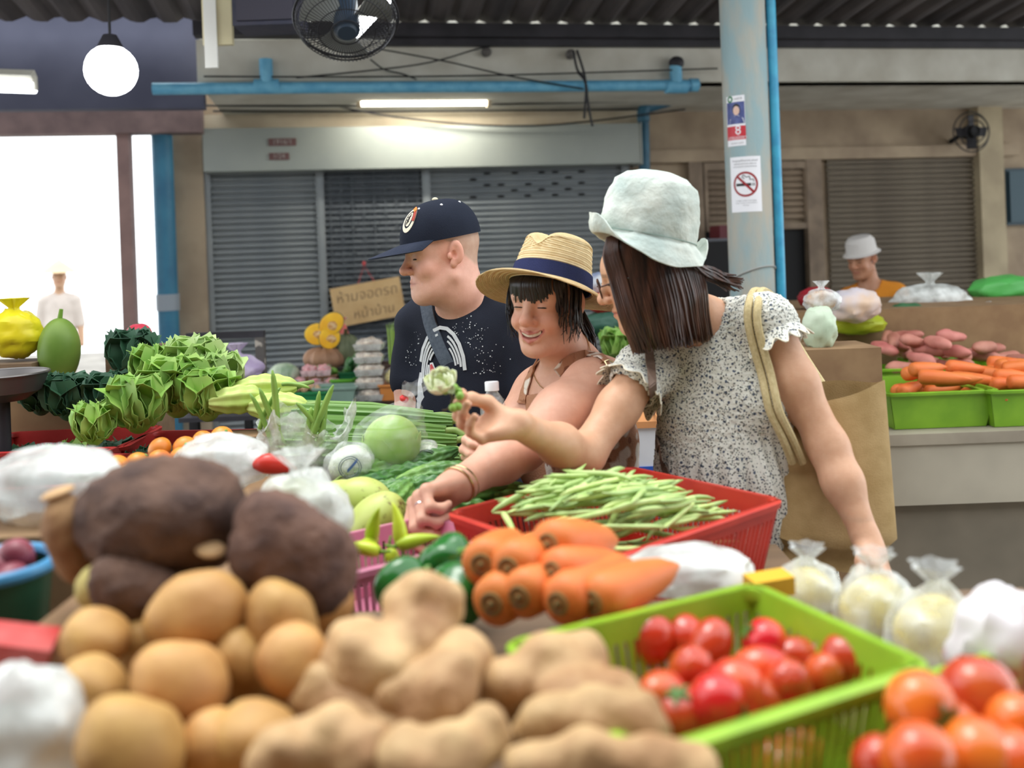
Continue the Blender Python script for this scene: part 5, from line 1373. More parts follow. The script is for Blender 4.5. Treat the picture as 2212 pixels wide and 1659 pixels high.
# --- carrots
m_car = M('carrot', (232, 132, 66), (218, 112, 48), scale=18, rough=.5, bump=.15, bscale=60, var=.08, stretch=(.3, 1, 1))
cprof = [(.0, 0.0), (.012, -.001), (.022, .002), (.029, .010), (.031, .03), (.029, .07), (.025, .11), (.019, .145), (.010, .17), (.004, .185), (0, .19)]
car = mesh('carrot', xf(lathe([(r, z) for r, z in cprof], 20), rot=(0, math.pi/2, 0)), m_car, True)
crown = mesh('crown', xf(lathe([(0, -.004), (.005, -.004), (.006, 0), (.009, -.001), (.011, -.0035), (.0135, -.0015), (.015, .002)], 16), rot=(0, math.pi/2, 0)), M('carrot_crown', (150, 118, 66), (110, 88, 56), scale=90, rough=.8), True)
for i, (px, py, d, dr) in enumerate(((1183, 1178, 1.12, (.52, .84, -.25)), (1192, 1238, 1.07, (.64, .76, -.24)), (1040, 1220, 1.10, (.25, .96, -.12)), (1098, 1230, 1.08, (.42, .90, -.12)), (1122, 1290, 1.05, (.45, .89, -.05)), (1206, 1304, 1.03, (.55, .83, -.03)), (1280, 1302, 1.03, (.66, .75, -.05)), (1062, 1305, 1.06, (.4, .9, -.04)))):
    put(car, 'carrot', ('topmost orange carrot leaning against the bean basket', 'long orange carrot lying under the topmost one', 'orange carrot at the left beside the bell pepper', 'orange carrot second from the left of the pile', 'orange carrot low in the middle of the pile', 'orange carrot at the bottom behind the green rim', 'orange carrot at the lower right of the pile', 'orange carrot hidden low at the left of the pile')[i], 'carrot', P(px, py, d), aim(dr), R3.uniform(.95, 1.05), 'carrots in the pile', (('crown', crown, (0, 0, 0)),))
# --- green crates with tomatoes
m_lime = plastic('lime_plastic', (152, 194, 50), (138, 180, 44), scale=20)
gc, gy, gL, gW = rectfit((1062, 1402), (1600, 1272), (2018, 1420), (1442, 1602), 1.10)
g1 = basket_at('lime_crate', 'lime green slotted crate of red tomatoes in the foreground', 'crate', (gc.x, gc.y, rz+.001), gy, gL, gW, .114, m_lime, rim=.014)
uv = Vector((math.cos(gy), math.sin(gy), 0)); vv = Vector((-math.sin(gy), math.cos(gy), 0))
c2_ = gc+uv*.33+vv*-.20
g2 = basket_at('lime_crate', 'second lime green crate at the lower right edge heaped with tomatoes', 'crate', (c2_.x, c2_.y, rz+.001), gy, .33, .24, .075, m_lime, rim=.014)
m_tom = M('tomato', (202, 52, 34), (226, 104, 52), scale=14, rough=.22, coat=.4, var=.14, lo=.45, hi=.7)
def tomf(d):
    a = math.atan2(d[1], d[0]); k = 1-.10*math.exp(-((1-d[2])/.05)); return k*(1+.015*math.cos(5*a)*max(0, d[2]))
tom = mesh('tomato', ball(.028, .028, .026, 22, 14, tomf), m_tom, True); plum = mesh('tomato', ball(.023, .023, .031, 20, 14, tomf), m_tom, True)
cal = mesh('calyx', join(*[xf(([(0, -.002, .0), (0, .002, 0), (.008, .0028, .001), (.016, 0, -.001), (.008, -.0028, .001)], [(0, 4, 3, 2, 1)]), rot=(0, 0, k*2*math.pi/5)) for k in range(5)]), M('calyx_green', (74, 112, 44), rough=.6), False)
tl = [(1405, 1378), (1478, 1372), (1535, 1392), (1652, 1388), (1648, 1448), (1838, 1428), (1590, 1490), (1705, 1478), (1432, 1500), (1548, 1522), (1492, 1452), (1725, 1420), (1470, 1545), (1640, 1515), (1780, 1462)]
tlb = ('red tomato in the back left corner of the lime crate', 'red tomato second from the left in the back row of the lime crate', 'red tomato third from the left in the back row of the lime crate', 'orange-red tomato highest at the back of the lime crate', 'red tomato just in front of the highest one in the lime crate', 'lone red tomato at the far right of the lime crate', 'red tomato in the front middle of the lime crate', 'red tomato right of the middle in the lime crate', 'red tomato at the left wall of the lime crate next to the ginger', 'red tomato low at the front rim of the lime crate', 'red tomato in the left middle of the lime crate', 'red tomato between the highest one and the lone right one', 'red tomato in the near left corner of the lime crate', 'red tomato at the near rim, right of the front middle one', 'red tomato beside the lone right one in the lime crate')
for i, (px, py) in enumerate(tl):
    z = 1.066-(.012 if i > 10 else 0)
    put(plum if i % 3 else tom, 'tomato', tlb[i], 'tomato', PZ(px, py, z), rr3(), R3.uniform(.92, 1.08), 'tomatoes in the foreground lime crate', (('calyx', cal, (0, 0, .0255)),))
for i in range(16):
    q = gc+uv*R3.uniform(-.36, .40)*gL+vv*R3.uniform(-.36, .36)*gW
    put(tom, 'tomato', 'ripe tomato in the bottom layer of the foreground lime crate', 'tomato', (q.x, q.y, rz+.032), rr3(), .95, 'tomatoes in the foreground lime crate')
tl2 = [(1990, 1532, .80, 1.15, 'orange-red tomato at the near end of the lower right heap'), (2112, 1502, .83, 1.25, 'deep red tomato topmost in the lower right heap'), (1985, 1645, .74, 1.12, 'orange tomato at the bottom edge of the lower right heap'), (2112, 1640, .76, 1.2, 'red-orange tomato at the bottom right of the heap'), (2200, 1570, .79, 1.0, 'orange-red tomato at the right edge of the picture'), (1905, 1655, .76, .9, 'small red tomato at the bottom beside the lime crate'), (2050, 1585, .80, 1.1, 'red tomato between the larger ones of the lower right heap'), (2195, 1660, .75, 1.1, 'orange tomato in the lower right corner')]
mo2 = M('tomato_orange', (226, 116, 40), (206, 76, 34), scale=12, rough=.22, coat=.4, lo=.4, hi=.7)
tom2 = mesh('tomato', ball(.028, .028, .026, 22, 14, tomf), mo2, True)
for i, (px, py, d, sc, lb) in enumerate(tl2): put(tom2 if i in (0, 2, 3, 4, 7) else tom, 'tomato', lb, 'tomato', P(px, py, d), rr3(), sc, 'tomatoes heaped at the lower right', (('calyx', cal, (0, 0, .0255)),))
for i in range(12):
    q = c2_+uv*R3.uniform(-.36, .36)*.33+vv*R3.uniform(-.34, .34)*.24
    put(tom, 'tomato', 'tomato low in the second lime crate', 'tomato', (q.x, q.y, rz+R3.uniform(.032, .05)), rr3(), 1.0, 'tomatoes low in the second lime crate')
# --- potatoes
m_pot = M('potato_skin', (206, 162, 96), (176, 128, 74), scale=12, rough=.55, bump=.12, bscale=90, var=.08, detail=5)
pots = []
for k in range(4):
    rx, ry, rz_ = ((.052, .042, .040), (.047, .041, .039), (.050, .045, .037), (.044, .040, .039))[k]
    pots.append(mesh('potato', rough_up(ball(rx, ry, rz_, 24, 16, lambda d: 1-.10*d[0]*(k % 2)), .006, 26, k), m_pot, True))
pl = [(428, 1322, .92, 0, (0, -.35, .2), 1.0), (213, 1385, .90, 1, (.3, .4, .9), .74), (390, 1470, .84, 2, (.2, .5, .4), .90), (205, 1500, .84, 1, (0, .8, .4), .74), (285, 1605, .76, 2, (.3, .7, .4), .92), (610, 1345, .92, 0, (.1, 1.1, .3), .85), (640, 1440, .86, 3, (.5, 1.2, 0), .85), (525, 1440, .90, 3, (.3, 1.5, .5), .80), (560, 1600, .80, 1, (0, .2, .3), .8), (465, 1620, .80, 1, (.3, 1.1, .6), .7), (700, 1310, .98, 1, (0, .3, .8), .8), (330, 1390, .95, 3, (1, 0, .3), .8)]
plb = ('largest tan potato on top of the heap', 'tan potato at the upper left of the heap', 'round tan potato in the middle of the heap', 'tan potato at the left edge of the heap', 'tan potato at the bottom left of the heap', 'tan potato standing on end beside the ginger', 'tan potato below the upright one by the ginger', 'narrow tan potato wedged between two larger ones', 'tan potato at the bottom centre of the heap', 'small tan potato low at the bottom of the heap', 'tan potato under the dark taro tip', 'tan potato buried behind the largest one')
for (px, py, d, k, ro, sc), lb in zip(pl, plb): put(pots[k], 'potato', lb, 'potato', P(px, py, d), ro, sc, 'potatoes in the foreground heap')
for i in range(22):
    x, y = R3.uniform(-.40, -.16), R3.uniform(.62, .95)
    put(pots[i % 4], 'potato', 'tan potato in the bottom layer of the foreground heap', 'potato', (x, y, rz+.036), (0, 0, R3.uniform(0, 6)), .82, 'potatoes low in the foreground heap')
solo('carton', rough_up(box(-.52, -.22, .98, 1.2, rz+.001, rz+.135), .0, 1), M('carton_brown', (150, 120, 86), (134, 104, 74), scale=10, rough=.8), 'brown carton propping up the dark taro roots', 'carton', smooth=False)
# --- taro
m_taro = M('taro_skin', (112, 84, 70), (72, 52, 46), scale=22, rough=.85, bump=.9, bscale=45, detail=6, var=.1)
m_cut = M('root_flesh', (206, 170, 124), (184, 142, 98), scale=20, rough=.7)
def taro(label, loc, rot, rx, ry, rz_, cut=None, seed=1):
    t = thing('taro_root', label, 'taro', loc, rot, 'dark taro roots')
    g = ball(rx, ry, rz_, 40, 26, lambda d: (1-.22*max(0, d[0])**2)*(1+.02*math.sin(d[0]*38)))
    obj('root', rough_up(g, .010, 18, seed), m_taro, t)
    if cut: obj('cut_face', xf(ball(.016, .016, .006, 16, 8), cut, aim(cut)), m_cut, t)
    return t
taro('big dark brown taro root lying behind the potatoes', P(372, 1120, 1.03), (.1, .08, .25), .105, .07, .066, (.045, -.060, -.012), 1)
taro('dark brown taro root with pointed tip beside the ginger', P(645, 1205, .98), (.3, .75, -.2), .085, .055, .055, None, 2)
taro('reddish dark taro root between the potatoes and the big taro', P(300, 1290, .97), (0, .9, .3), .06, .04, .04, None, 3)
rt = thing('root_chunk', 'pale cut root end at the left of the big taro', 'root', P(158, 1160, 1.02), (.2, 1.3, .3))
obj('root', rough_up(ball(.055, .030, .028, 20, 14), .006, 30, 4), M('pale_root_skin', (176, 138, 96), (140, 100, 68), scale=20, rough=.8, bump=.4), rt); obj('cut_face', xf(ball(.018, .018, .005), (-.052, 0, 0), (0, math.pi/2, 0)), m_cut, rt)
rt = thing('pale_root', 'pale yellow-green root below the cut chunk', 'root', P(243, 1258, .97), (.2, -.3, .2)); obj('root', rough_up(ball(.036, .028, .026, 20, 14), .005, 30, 6), M('yellow_root', (196, 184, 110), (176, 158, 90), scale=16, rough=.7, bump=.2), rt); obj('tip', xf(ball(.012, .010, .010, 12, 8), (.036, 0, .004)), M('yellow_root_tip', (168, 150, 92), rough=.7), rt)
# --- ginger
m_gin = M('ginger_skin', (206, 174, 126), (166, 126, 86), scale=16, rough=.65, bump=.35, bscale=70, detail=5, var=.05)
m_gcut = M('ginger_scar', (160, 116, 78), (132, 94, 62), scale=30, rough=.8)
def ginger(label, nodes, d0, seed):
    "nodes: pixel x, y, radius px, depth; swollen lobes joined into one rhizome"
    S = SDF(); pts = [(np.array(P(x, y, d)), r*d/FPX) for x, y, r, d in nodes]
    for i, (p, r) in enumerate(pts):
        S.ell(p, (r, r*.95, r), None, .018)
        for kk in range(3):
            dv = np.array((R3.uniform(-1, 1), R3.uniform(-1, .3), R3.uniform(-.3, 1))); dv /= np.linalg.norm(dv); S.ell(p+dv*r*.9, (r*.42,)*3, None, .010)
        if i: S.cone(pts[i-1][0], p, pts[i-1][1]*.72, r*.72, .02)
    t = thing('ginger', label, 'ginger', Vector(pts[0][0]), group='ginger rhizomes in the foreground')
    V, F = S.mesh(.0045); n = vnorm(V, F)
    V = V+n*(np.array([.0028*mnoise.noise(Vector(v)*38+Vector((seed, 0, 0)))+.0012*math.sin(140*(v[0]*.6+v[2]+.3*v[1])) for v in V]))[:, None]
    np_obj('rhizome', V, F, m_gin, t)
    for j in (-1, len(pts)//2):
        p, r = pts[j]; dv = Vector((R3.uniform(-.6, .6), -.8, R3.uniform(.0, .9))).normalized()
        obj('bud_scar', xf(ball(r*.38, r*.38, r*.14, 14, 8), Vector(p)+dv*r*.93, dv.to_track_quat('Z', 'Y').to_matrix()), m_gcut, t, world=True)
ginger('tall pale ginger knob standing up in the middle foreground', [(905, 1318, 78, .90), (880, 1415, 72, .86), (800, 1440, 80, .84), (760, 1400, 55, .86)], .9, 1)
ginger('ginger rhizome below the tall knob', [(870, 1500, 60, .82), (960, 1480, 70, .82), (1000, 1420, 55, .86), (930, 1560, 50, .80)], .82, 2)
ginger('branched ginger rhizome in front of the lime crate', [(1090, 1490, 62, .84), (1190, 1440, 66, .86), (1260, 1420, 48, .88), (1230, 1520, 62, .82), (1330, 1500, 52, .83)], .84, 3)
ginger('ginger rhizome with stubby fingers beside the tomato crate', [(1180, 1570, 58, .79), (1290, 1560, 62, .79), (1370, 1560, 52, .79), (1400, 1590, 36, .78)], .79, 4)
ginger('ginger rhizome along the bottom edge, left part', [(600, 1640, 62, .74), (720, 1600, 66, .76), (790, 1640, 60, .74)], .75, 5)
ginger('ginger rhizome along the bottom edge, middle part', [(880, 1650, 64, .73), (980, 1640, 66, .74), (1050, 1590, 50, .77)], .74, 6)
ginger('ginger rhizome along the bottom edge, right part', [(1150, 1665, 56, .73), (1270, 1655, 66, .73), (1400, 1660, 60, .73), (1500, 1665, 44, .73)], .73, 7)
ginger('ginger rhizome tucked behind the front ones', [(700, 1500, 60, .84), (760, 1550, 66, .82), (850, 1580, 55, .81)], .82, 8)
# ------------------------------------------------------------ middle of the stall
def mango_mesh(seed):
    g = ball(.066, .046, .044, 30, 20, lambda d: 1-.16*d[0]*max(0, d[0])+.03*d[1]*d[0])
    return rough_up(g, .003, 20, seed)
m_mango = M('green_mango', (200, 210, 122), (172, 190, 90), scale=7, rough=.4, detail=6)
def spots(m, sc, col, w0=.62, w1=.70):
    N = m.node_tree.nodes; L = m.node_tree.links; b = N['Principled BSDF']; tc = [n for n in N if n.type == 'TEX_COORD'][0]
    n = N.new('ShaderNodeTexNoise'); n.inputs['Scale'].default_value = sc; n.inputs['Detail'].default_value = 8; n.inputs['Roughness'].default_value = .7; L.new(tc.outputs['Object'], n.inputs['Vector'])
    r = N.new('ShaderNodeMapRange'); r.inputs[1].default_value = w0; r.inputs[2].default_value = w1; L.new(n.outputs['Fac'], r.inputs[0])
    old = b.inputs['Base Color'].links[0].from_socket; mx = N.new('ShaderNodeMix'); mx.data_type = 'RGBA'; L.new(r.outputs[0], mx.inputs[0]); L.new(old, mx.inputs[6]); mx.inputs[7].default_value = lin(col); L.new(mx.outputs[2], b.inputs['Base Color'])
spots(m_mango, 26, (104, 84, 40), .57, .66)
for i, (px, py, d, ro, lb) in enumerate(((788, 1080, 1.84, (0, .15, -.25), 'large pale green mango behind the pink basket'), (818, 1120, 1.74, (.2, -.55, .25), 'green mango with brown blemishes touching the pink basket'), (738, 1085, 1.86, (0, .2, .5), 'green mango half hidden behind the white bag'))):
    t = thing('mango', lb, 'mango', P(px, py, d), ro, 'green mangoes'); obj('fruit', mango_mesh(i), m_mango, t); obj('stem_end', xf(ball(.006, .006, .004), (-.066, 0, .002)), M('mango_stem', (90, 76, 44), rough=.8), t)
solo('mango_tray', box(-.38, -.20, 1.62, 1.92, TZ+.001, .952), m_wood, 'low board under the green mangoes', 'board', smooth=False)
# bitter melons
m_bit = M('bitter_melon', (116, 160, 80), (66, 116, 54), scale=18, rough=.4, var=.25)
def bitter(seed):
    L = .20
    def f(i, j):
        a = 2*math.pi*i; t = j; r = .028*(math.sin(math.pi*min(1, .04+.94*t))**.55)+.001
        r *= 1+.11*math.cos(9*a+.6*math.sin(t*20))+.10*math.sin(t*46+3*math.cos(a*3+seed))*math.cos(5*a+seed)
        return Vector(((t-.5)*L, r*math.cos(a), r*math.sin(a)+.012*math.sin(t*math.pi)))
    g = grid(44, 40, f, True); return g
bmm = [mesh('bitter_melon', bitter(k), m_bit, True) for k in range(3)]
bst = mesh('stem', tube([(-.10, 0, 0), (-.125, .004, .004), (-.14, .012, .002)], [.004, .0028, .0024], 6), M('gourd_stem', (140, 160, 84), rough=.6), True)
blist = [(858, 1012, 2.04, .55, 'pale bitter melon right below the bagged cabbage'), (912, 996, 2.08, .25, 'bitter melon at the back right of the green pile'), (905, 1028, 2.00, -.1, 'bitter melon lying across the middle of the green pile'), (950, 1032, 1.98, .1, 'bitter melon at the right of the pile near the bracelet arm'), (878, 1052, 1.95, .0, 'bitter melon at the front of the pile beside the mango'), (935, 1056, 1.93, .15, 'bitter melon at the front right of the pile'), (850, 1075, 1.86, 1.2, 'bitter melon pointing at the camera beside the mango'), (1010, 1078, 1.90, .1, 'dark bitter melon behind the red basket corner'), (1060, 1074, 1.92, -.1, 'dark bitter melon behind the beans, left of the dress'), (820, 1040, 1.98, .8, 'bitter melon between the printed wrap and the mango'), (985, 1096, 1.84, .2, 'dark bitter melon touching the left rim of the bean basket')]
for i, (px, py, d, yw, lb) in enumerate(blist): put(bmm[i % 3], 'bitter_melon', lb, 'bitter melon', P(px, py, d), (R3.uniform(0, 6), R3.gauss(0, .1), yw), R3.uniform(.85, 1.05), 'bitter melons in the green pile', (('stem', bst, (0, 0, 0)),))
solo('melon_tray', box(-.34, -.06, 1.93, 2.14, TZ+.001, .975), m_wood, 'low board under the bitter melons', 'board', smooth=False)
# luffa gourds in a stack
m_luf = M('luffa', (132, 170, 92), (96, 138, 70), scale=12, rough=.45, var=.15, stretch=(.2, 1, 1))
def luffa():
    L = .42
    def f(i, j):
        a = 2*math.pi*i; r = .026*(1-.55*max(0, j-.62)/.38)*(1 if j > .04 else (j/.04)**.5)
        r *= .86+.34*abs(math.cos(5*a))**4
        return Vector(((j-.5)*L, r*math.cos(a), r*math.sin(a)))
    g = grid(64, 30, f, True); n = len(g[0]); return g[0], g[1]+[tuple(range(n-64, n)), tuple(range(63, -1, -1))]
lm_ = mesh('luffa', luffa(), m_luf, True, 30)
lst = mesh('stem', tube(spline([(.205, 0, 0), (.235, .004, .0), (.262, -.006, -.012), (.275, 0, -.03)], 4), [.012]+[.0085]*11+[.006], 8), M('luffa_stem', (142, 170, 96), rough=.5), True)
for i, (px, py, d, yw, lb) in enumerate(((800, 902, 2.32, -.10, 'topmost ridged luffa gourd in the stack in front of the man'), (780, 925, 2.28, -.06, 'second ridged luffa gourd from the top of the stack'), (800, 948, 2.25, .02, 'ridged luffa gourd in the middle of the stack'), (775, 968, 2.22, -.04, 'ridged luffa gourd near the bottom of the stack'), (800, 988, 2.19, .05, 'lowest ridged luffa gourd behind the cabbage'), (760, 893, 2.38, -.05, 'ridged luffa gourd at the back of the stack'))):
    put(lm_, 'luffa_gourd', lb, 'gourd', P(px, py, d), (.4*i, .06, yw), 1.0, 'luffa gourds stacked in front of the man', (('stem', lst, (0, 0, 0)),))
solo('gourd_crate', box(-.60, -.16, 2.16, 2.40, TZ+.001, 1.005), m_wood, 'low crate carrying the stacked luffa gourds', 'crate', smooth=False)
# cabbage in a bag
m_cab2 = M('cabbage_leaf', (176, 206, 120), (146, 186, 88), scale=9, rough=.5, bump=.3, bscale=22, sss=.05, stretch=(1, 1, .4))
cb = thing('bagged_cabbage', 'round green cabbage in a clear bag with red tie', 'cabbage', P(846, 955, 2.08))
cc = P(846, 955, 2.08); r_ = .064
obj('head', xf(ball(r_, r_, r_*.95, 28, 18), (0, 0, 0)), m_cab2, cb)
for k in range(6):
    a0 = k*1.05
    def lf(i, j): 
        th = .35+1.5*j; ph = a0+(i-.5)*1.6*math.sin(math.pi*(.2+.65*j)); rr = r_*(1.03+.10*abs(i-.5)*j+.015*math.sin(9*i+k)*j+.01*(k%3))
        return Vector((rr*math.sin(th)*math.cos(ph), rr*math.sin(th)*math.sin(ph), rr*.97*math.cos(math.pi-th)))
    obj('leaf', slab(grid(10, 9, lf), .001), m_cab2, cb)
fm = film('clear_bag', (240, 243, 245), .14, .07, 26, 1.0)
def bagsurf(i, j):
    a = 2*math.pi*i; 
    prof = ((0, .030), (.05, .072), (.25, .078), (.45, .079), (.62, .066), (.74, .040), (.80, .012), (.84, .010), (.90, .024), (1.0, .036))
    for (t0, r0), (t1, r1) in zip(prof, prof[1:]):
        if j <= t1+1e-9: k = (j-t0)/(t1-t0); r = r0+(r1-r0)*k; break
    ax = Vector((.042*max(0, j-.55)/.45*1.6, -.01, -.066+.20*j)) if j > .55 else Vector((0, 0, -.066+.20*j))
    w = 1+.07*math.sin(a*7+9*j)+.06*nz((math.cos(a)*3, math.sin(a)*3, j*9), 1.5)
    return ax+Vector((r*w*math.cos(a), r*w*math.sin(a), .004*math.sin(5*a)*(j > .9)))
obj('bag', grid(56, 44, bagsurf, True), fm, cb, label='clear crinkled plastic bag')
obj('red_tie', xf(lathe([(.008, -.006), (.011, 0), (.008, .006)], 14), (.033, -.012, .098), (0, .5, 0)), M('red_tape', (206, 40, 40), rough=.5), cb)
# wrapped head with printed film
wp = thing('wrapped_vegetable', 'white vegetable in clear film with blue printed circles', 'vegetable', P(757, 1003, 2.02))
obj('head', rough_up(ball(.048, .045, .042, 24, 16), .006, 20, 3), M('pale_head', (214, 222, 200), (188, 204, 170), scale=12, rough=.5), wp)
obj('film', rough_up(ball(.055, .052, .048, 34, 24), .010, 34, 5), film('wrap_film', (240, 243, 246), .35, .12, 30, .9), wp)
m_pb = M('print_blue', (70, 96, 150), rough=.4); m_pg = M('print_grey', (110, 120, 128), rough=.4)
def onb(u, v, k=1.03): return Vector((.055*k*math.sin(u)*math.cos(v), -.052*k*math.cos(u)*math.cos(v), .048*k*math.sin(v)))
for rr, mt, nm in ((.42, m_pg, 'printed_ring'), (.34, m_pg, 'printed_ring')): obj(nm, tube([onb(.15+rr*math.cos(a), .1+rr*1.1*math.sin(a), 1.07) for a in np.linspace(0, 2*math.pi, 30)], .0011, 5), mt, wp)
obj('printed_mark', slab(grid(6, 3, lambda i, j: onb(.05+.4*i, -.12+.45*i+.14*j, 1.08)), .0006), m_pb, wp)
w2p = thing('wrapped_vegetable', 'small film-wrapped vegetable with grey print right of the cabbage', 'vegetable', P(925, 985, 2.10))
obj('head', rough_up(ball(.030, .028, .026, 20, 14), .004, 20, 7), MATS['pale_head'], w2p); obj('film', rough_up(ball(.038, .034, .034, 30, 20), .010, 40, 8), film('wrap_film', ()), w2p)
for rr in (.5, .38): obj('printed_ring', tube([Vector((.040*math.sin(rr*math.cos(a)), -.037*math.cos(rr*math.cos(a)), .034*math.sin(rr*math.sin(a)+.2))) for a in np.linspace(0, 2*math.pi, 24)], .001, 5), m_pg, w2p)
# open bag of long beans
lb_ = thing('bean_bag', 'open clear plastic bag of long green pods', 'bag', P(655, 1000, 2.15))
c0 = P(655, 1000, 2.15)
def bagopen(i, j):
    a = 2*math.pi*i; r = .07+.010*math.sin(j*3)+(.02*max(0, j-.6)/.4)
    w = 1+.10*math.sin(a*9+6*j)*j+.10*nz((math.cos(a)*2, math.sin(a)*2, j*5), 2)
    return Vector((r*1.15*w*math.cos(a)+.03*max(0, j-.5)*(1 if math.cos(a) > 0 else .6), r*w*math.sin(a), -.085+.19*j+.03*max(0, j-.7)/.3*math.sin(a*3+1)+.012*math.sin(a*11)*(j > .9)))
obj('bag', grid(64, 20, bagopen, True), film('hazy_bag', (238, 242, 240), .45, .2, 30, .8), lb_)
m_pod = M('long_pod', (150, 186, 88), (116, 156, 66), scale=14, rough=.45)
for i, (tx, ty, bx, by_, wd) in enumerate(((588, 800, 600, 960, .008), (560, 838, 612, 960, .007), (540, 850, 590, 970, .006), (605, 838, 560, 930, .006), (720, 832, 660, 980, .008), (690, 845, 665, 985, .0075), (672, 880, 655, 980, .009), (705, 860, 690, 985, .007), (640, 870, 700, 940, .006), (668, 838, 610, 830, .005), (700, 905, 680, 980, .006))):
    A = P(tx, ty, 2.12+.01*(i % 4)); B = P(bx, by_, 2.15); mid = (A+B)/2+Vector((R3.uniform(-.012, .012), 0, .01))
    put(mesh('long_pod', tube([p-B for p in bez(B, (B+mid)/2, (A+mid)/2, A, 9)], [wd, wd, wd, wd, wd, wd, wd*.95, wd*.9, wd*.7, .002], 7), m_pod, True), 'long_pod', 'long green pod sticking out of the open clear bag', 'pod', B, group='long pods in the clear bag')
m_leafy = M('leafy_green', (96, 140, 78), (60, 104, 56), scale=12, rough=.5, var=.15)
# pale ribbed gourds left of the bag
m_pg2 = M('pale_gourd', (206, 222, 130), (176, 200, 96), scale=10, rough=.4)
def ribg(i, j):
    a = 2*math.pi*i; r = .036*math.sin(math.pi*min(1, .05+.92*j))**.5*(1+.10*math.cos(8*a)+.05*math.sin(j*30))
    return Vector(((j-.5)*.16, r*math.cos(a), r*math.sin(a)))
pgm = mesh('pale_gourd', grid(40, 26, ribg, True), m_pg2, True); pst = mesh('stem', tube([(.07, 0, 0), (.10, .006, .004), (.12, .02, .002)], [.012, .007, .005], 8), MATS['luffa_stem'], True)
for px, py, d, yw, lb in ((575, 838, 2.42, .1, 'pale yellow-green ribbed gourd behind the open bag'), (600, 878, 2.36, -.2, 'pale ribbed gourd with stem pointing at the luffas'), (520, 862, 2.38, .4, 'pale yellow-green gourd half hidden at the left')): put(pgm, 'pale_gourd', lb, 'gourd', P(px, py, d), (.3, 0, yw), 1.0, 'pale ribbed gourds', (('stem', pst, (0, 0, 0)),))
solo('gourd_carton', box(-.78, -.50, 2.30, 2.40, TZ+.001, 1.06), MATS['carton_brown'], 'brown carton under the pale ribbed gourds', 'carton', smooth=False)
# plastic bags as lumps
def bag(name, label, c, r, seed, mat, content=None, knot=True, group=None, sc=(1, 1, 1), cmat=None):
    t = thing(name, label, 'bag', c, group=group)
    def f(d):
        k = 1+.16*nz(Vector(d)*2.2+Vector((seed, 0, 0)))+.06*nz(Vector(d)*6+Vector((0, seed, 0)))
        return k
    obj('film', xf(ball(r, r, r, 34, 22, f), sc=sc), mat, t)
    if content: obj('contents', xf(rough_up(ball(r*.84, r*.84, r*.84, 26, 18), r*.12, 3/r*.35, seed), (0, 0, -.02*r), sc=sc), content, t)
    if knot:
        obj('knot', xf(grid(20, 7, lambda i, j: Vector(((.12+.28*abs(j-.25)*1.6)*r*(1+.25*math.sin(6*6.283*i))*math.cos(6.283*i), (.12+.28*abs(j-.25)*1.6)*r*(1+.25*math.sin(6*6.283*i))*math.sin(6.283*i), r*.92*sc[2]+j*r*.5)), True)), mat, t)
    return t
f_white = film('milky_film', (232, 236, 232), .72, .25, 14, .5); f_haze = film('hazy_film', (230, 234, 232), .5, .2, 20, .6)
bag('plastic_bag', 'milky white plastic bag of pale roots behind the taro', P(650, 1118, 1.42), .075, 1.0, f_white, M('pale_contents', (214, 216, 170), (190, 196, 140), scale=8, rough=.7), sc=(1.05, .8, .95))
bag('plastic_bag', 'crumpled white plastic bag left of the open bean bag', P(478, 1000, 1.75), .085, 2.0, f_white, None, False, sc=(1.1, .8, .62))
bag('plastic_bag', 'white plastic bag at the far left of the stall', P(110, 1050, 1.30), .085, 3.0, f_white, None, False, sc=(1.2, .8, .65))
bag('plastic_bag', 'flat white plastic bag between the carrots and the bean basket', P(1480, 1232, 1.28), .08, 4.0, f_white, None, False, sc=(1.15, .7, .42))
bag('plastic_bag', 'grey-white plastic sheet at the lower left corner', P(50, 1610, .80), .062, 5.0, f_white, None, False, sc=(1.0, .8, 1.05))
solo('red_packet', rough_up(box(-.04, .035, -.02, .02, -.03, .03), .006, 20, 2), M('packet_red', (196, 48, 44), (214, 120, 116), scale=12, rough=.4), 'bright red packet at the left edge of the foreground', 'packet', P(22, 1430, .90), (.2, .3, .3))
rcp = P(592, 1012, 1.72)
rc_ = thing('red_pepper', 'small red pepper on the white bag', 'pepper', rcp, (.3, .2, .2)); obj('body', tube(bez((-.04, 0, 0), (-.01, 0, .014), (.015, 0, .012), (.05, 0, -.004), 10), [.004, .012, .017, .019, .019, .018, .016, .012, .008, .005, .001], 12), M('red_pepper', (204, 56, 44), rough=.3), rc_); obj('stem', tube([(-.04, 0, 0), (-.06, 0, .006)], .003, 6), MATS['chilli_stem'], rc_)
m_corn = M('pale_paste', (238, 224, 140), (224, 206, 118), scale=8, rough=.7)
for i, (px, py, d, r, lb) in enumerate(((1748, 1300, 1.32, .052, 'knotted clear bag of pale yellow food nearest the bean basket'), (1893, 1330, 1.22, .055, 'knotted clear bag of pale yellow food in the middle'), (2025, 1385, 1.12, .060, 'knotted clear bag of pale yellow food nearest the right edge'))):
    bag('food_bag', lb, P(px, py, d), r, 6.0+i, f_haze, m_corn, True, 'knotted bags of pale yellow food', sc=(.95, .95, 1.15))
bag('printed_bag', 'white plastic bag with pink and green print at the right edge', P(2175, 1400, 1.0), .06, 9.0, M('pinkgreen_film', (236, 232, 236), (222, 110, 170), scale=9, rough=.35, lo=.56, hi=.62), None, False, sc=(1, .8, 1.1))
solo('yellow_packet', rough_up(box(-.03, .03, -.015, .015, -.012, .012), .003, 20), M('packet_yellow', (226, 176, 50), rough=.4), 'small yellow packet behind the lime crate', 'packet', P(1660, 1262, 1.22), (.1, 0, .3))
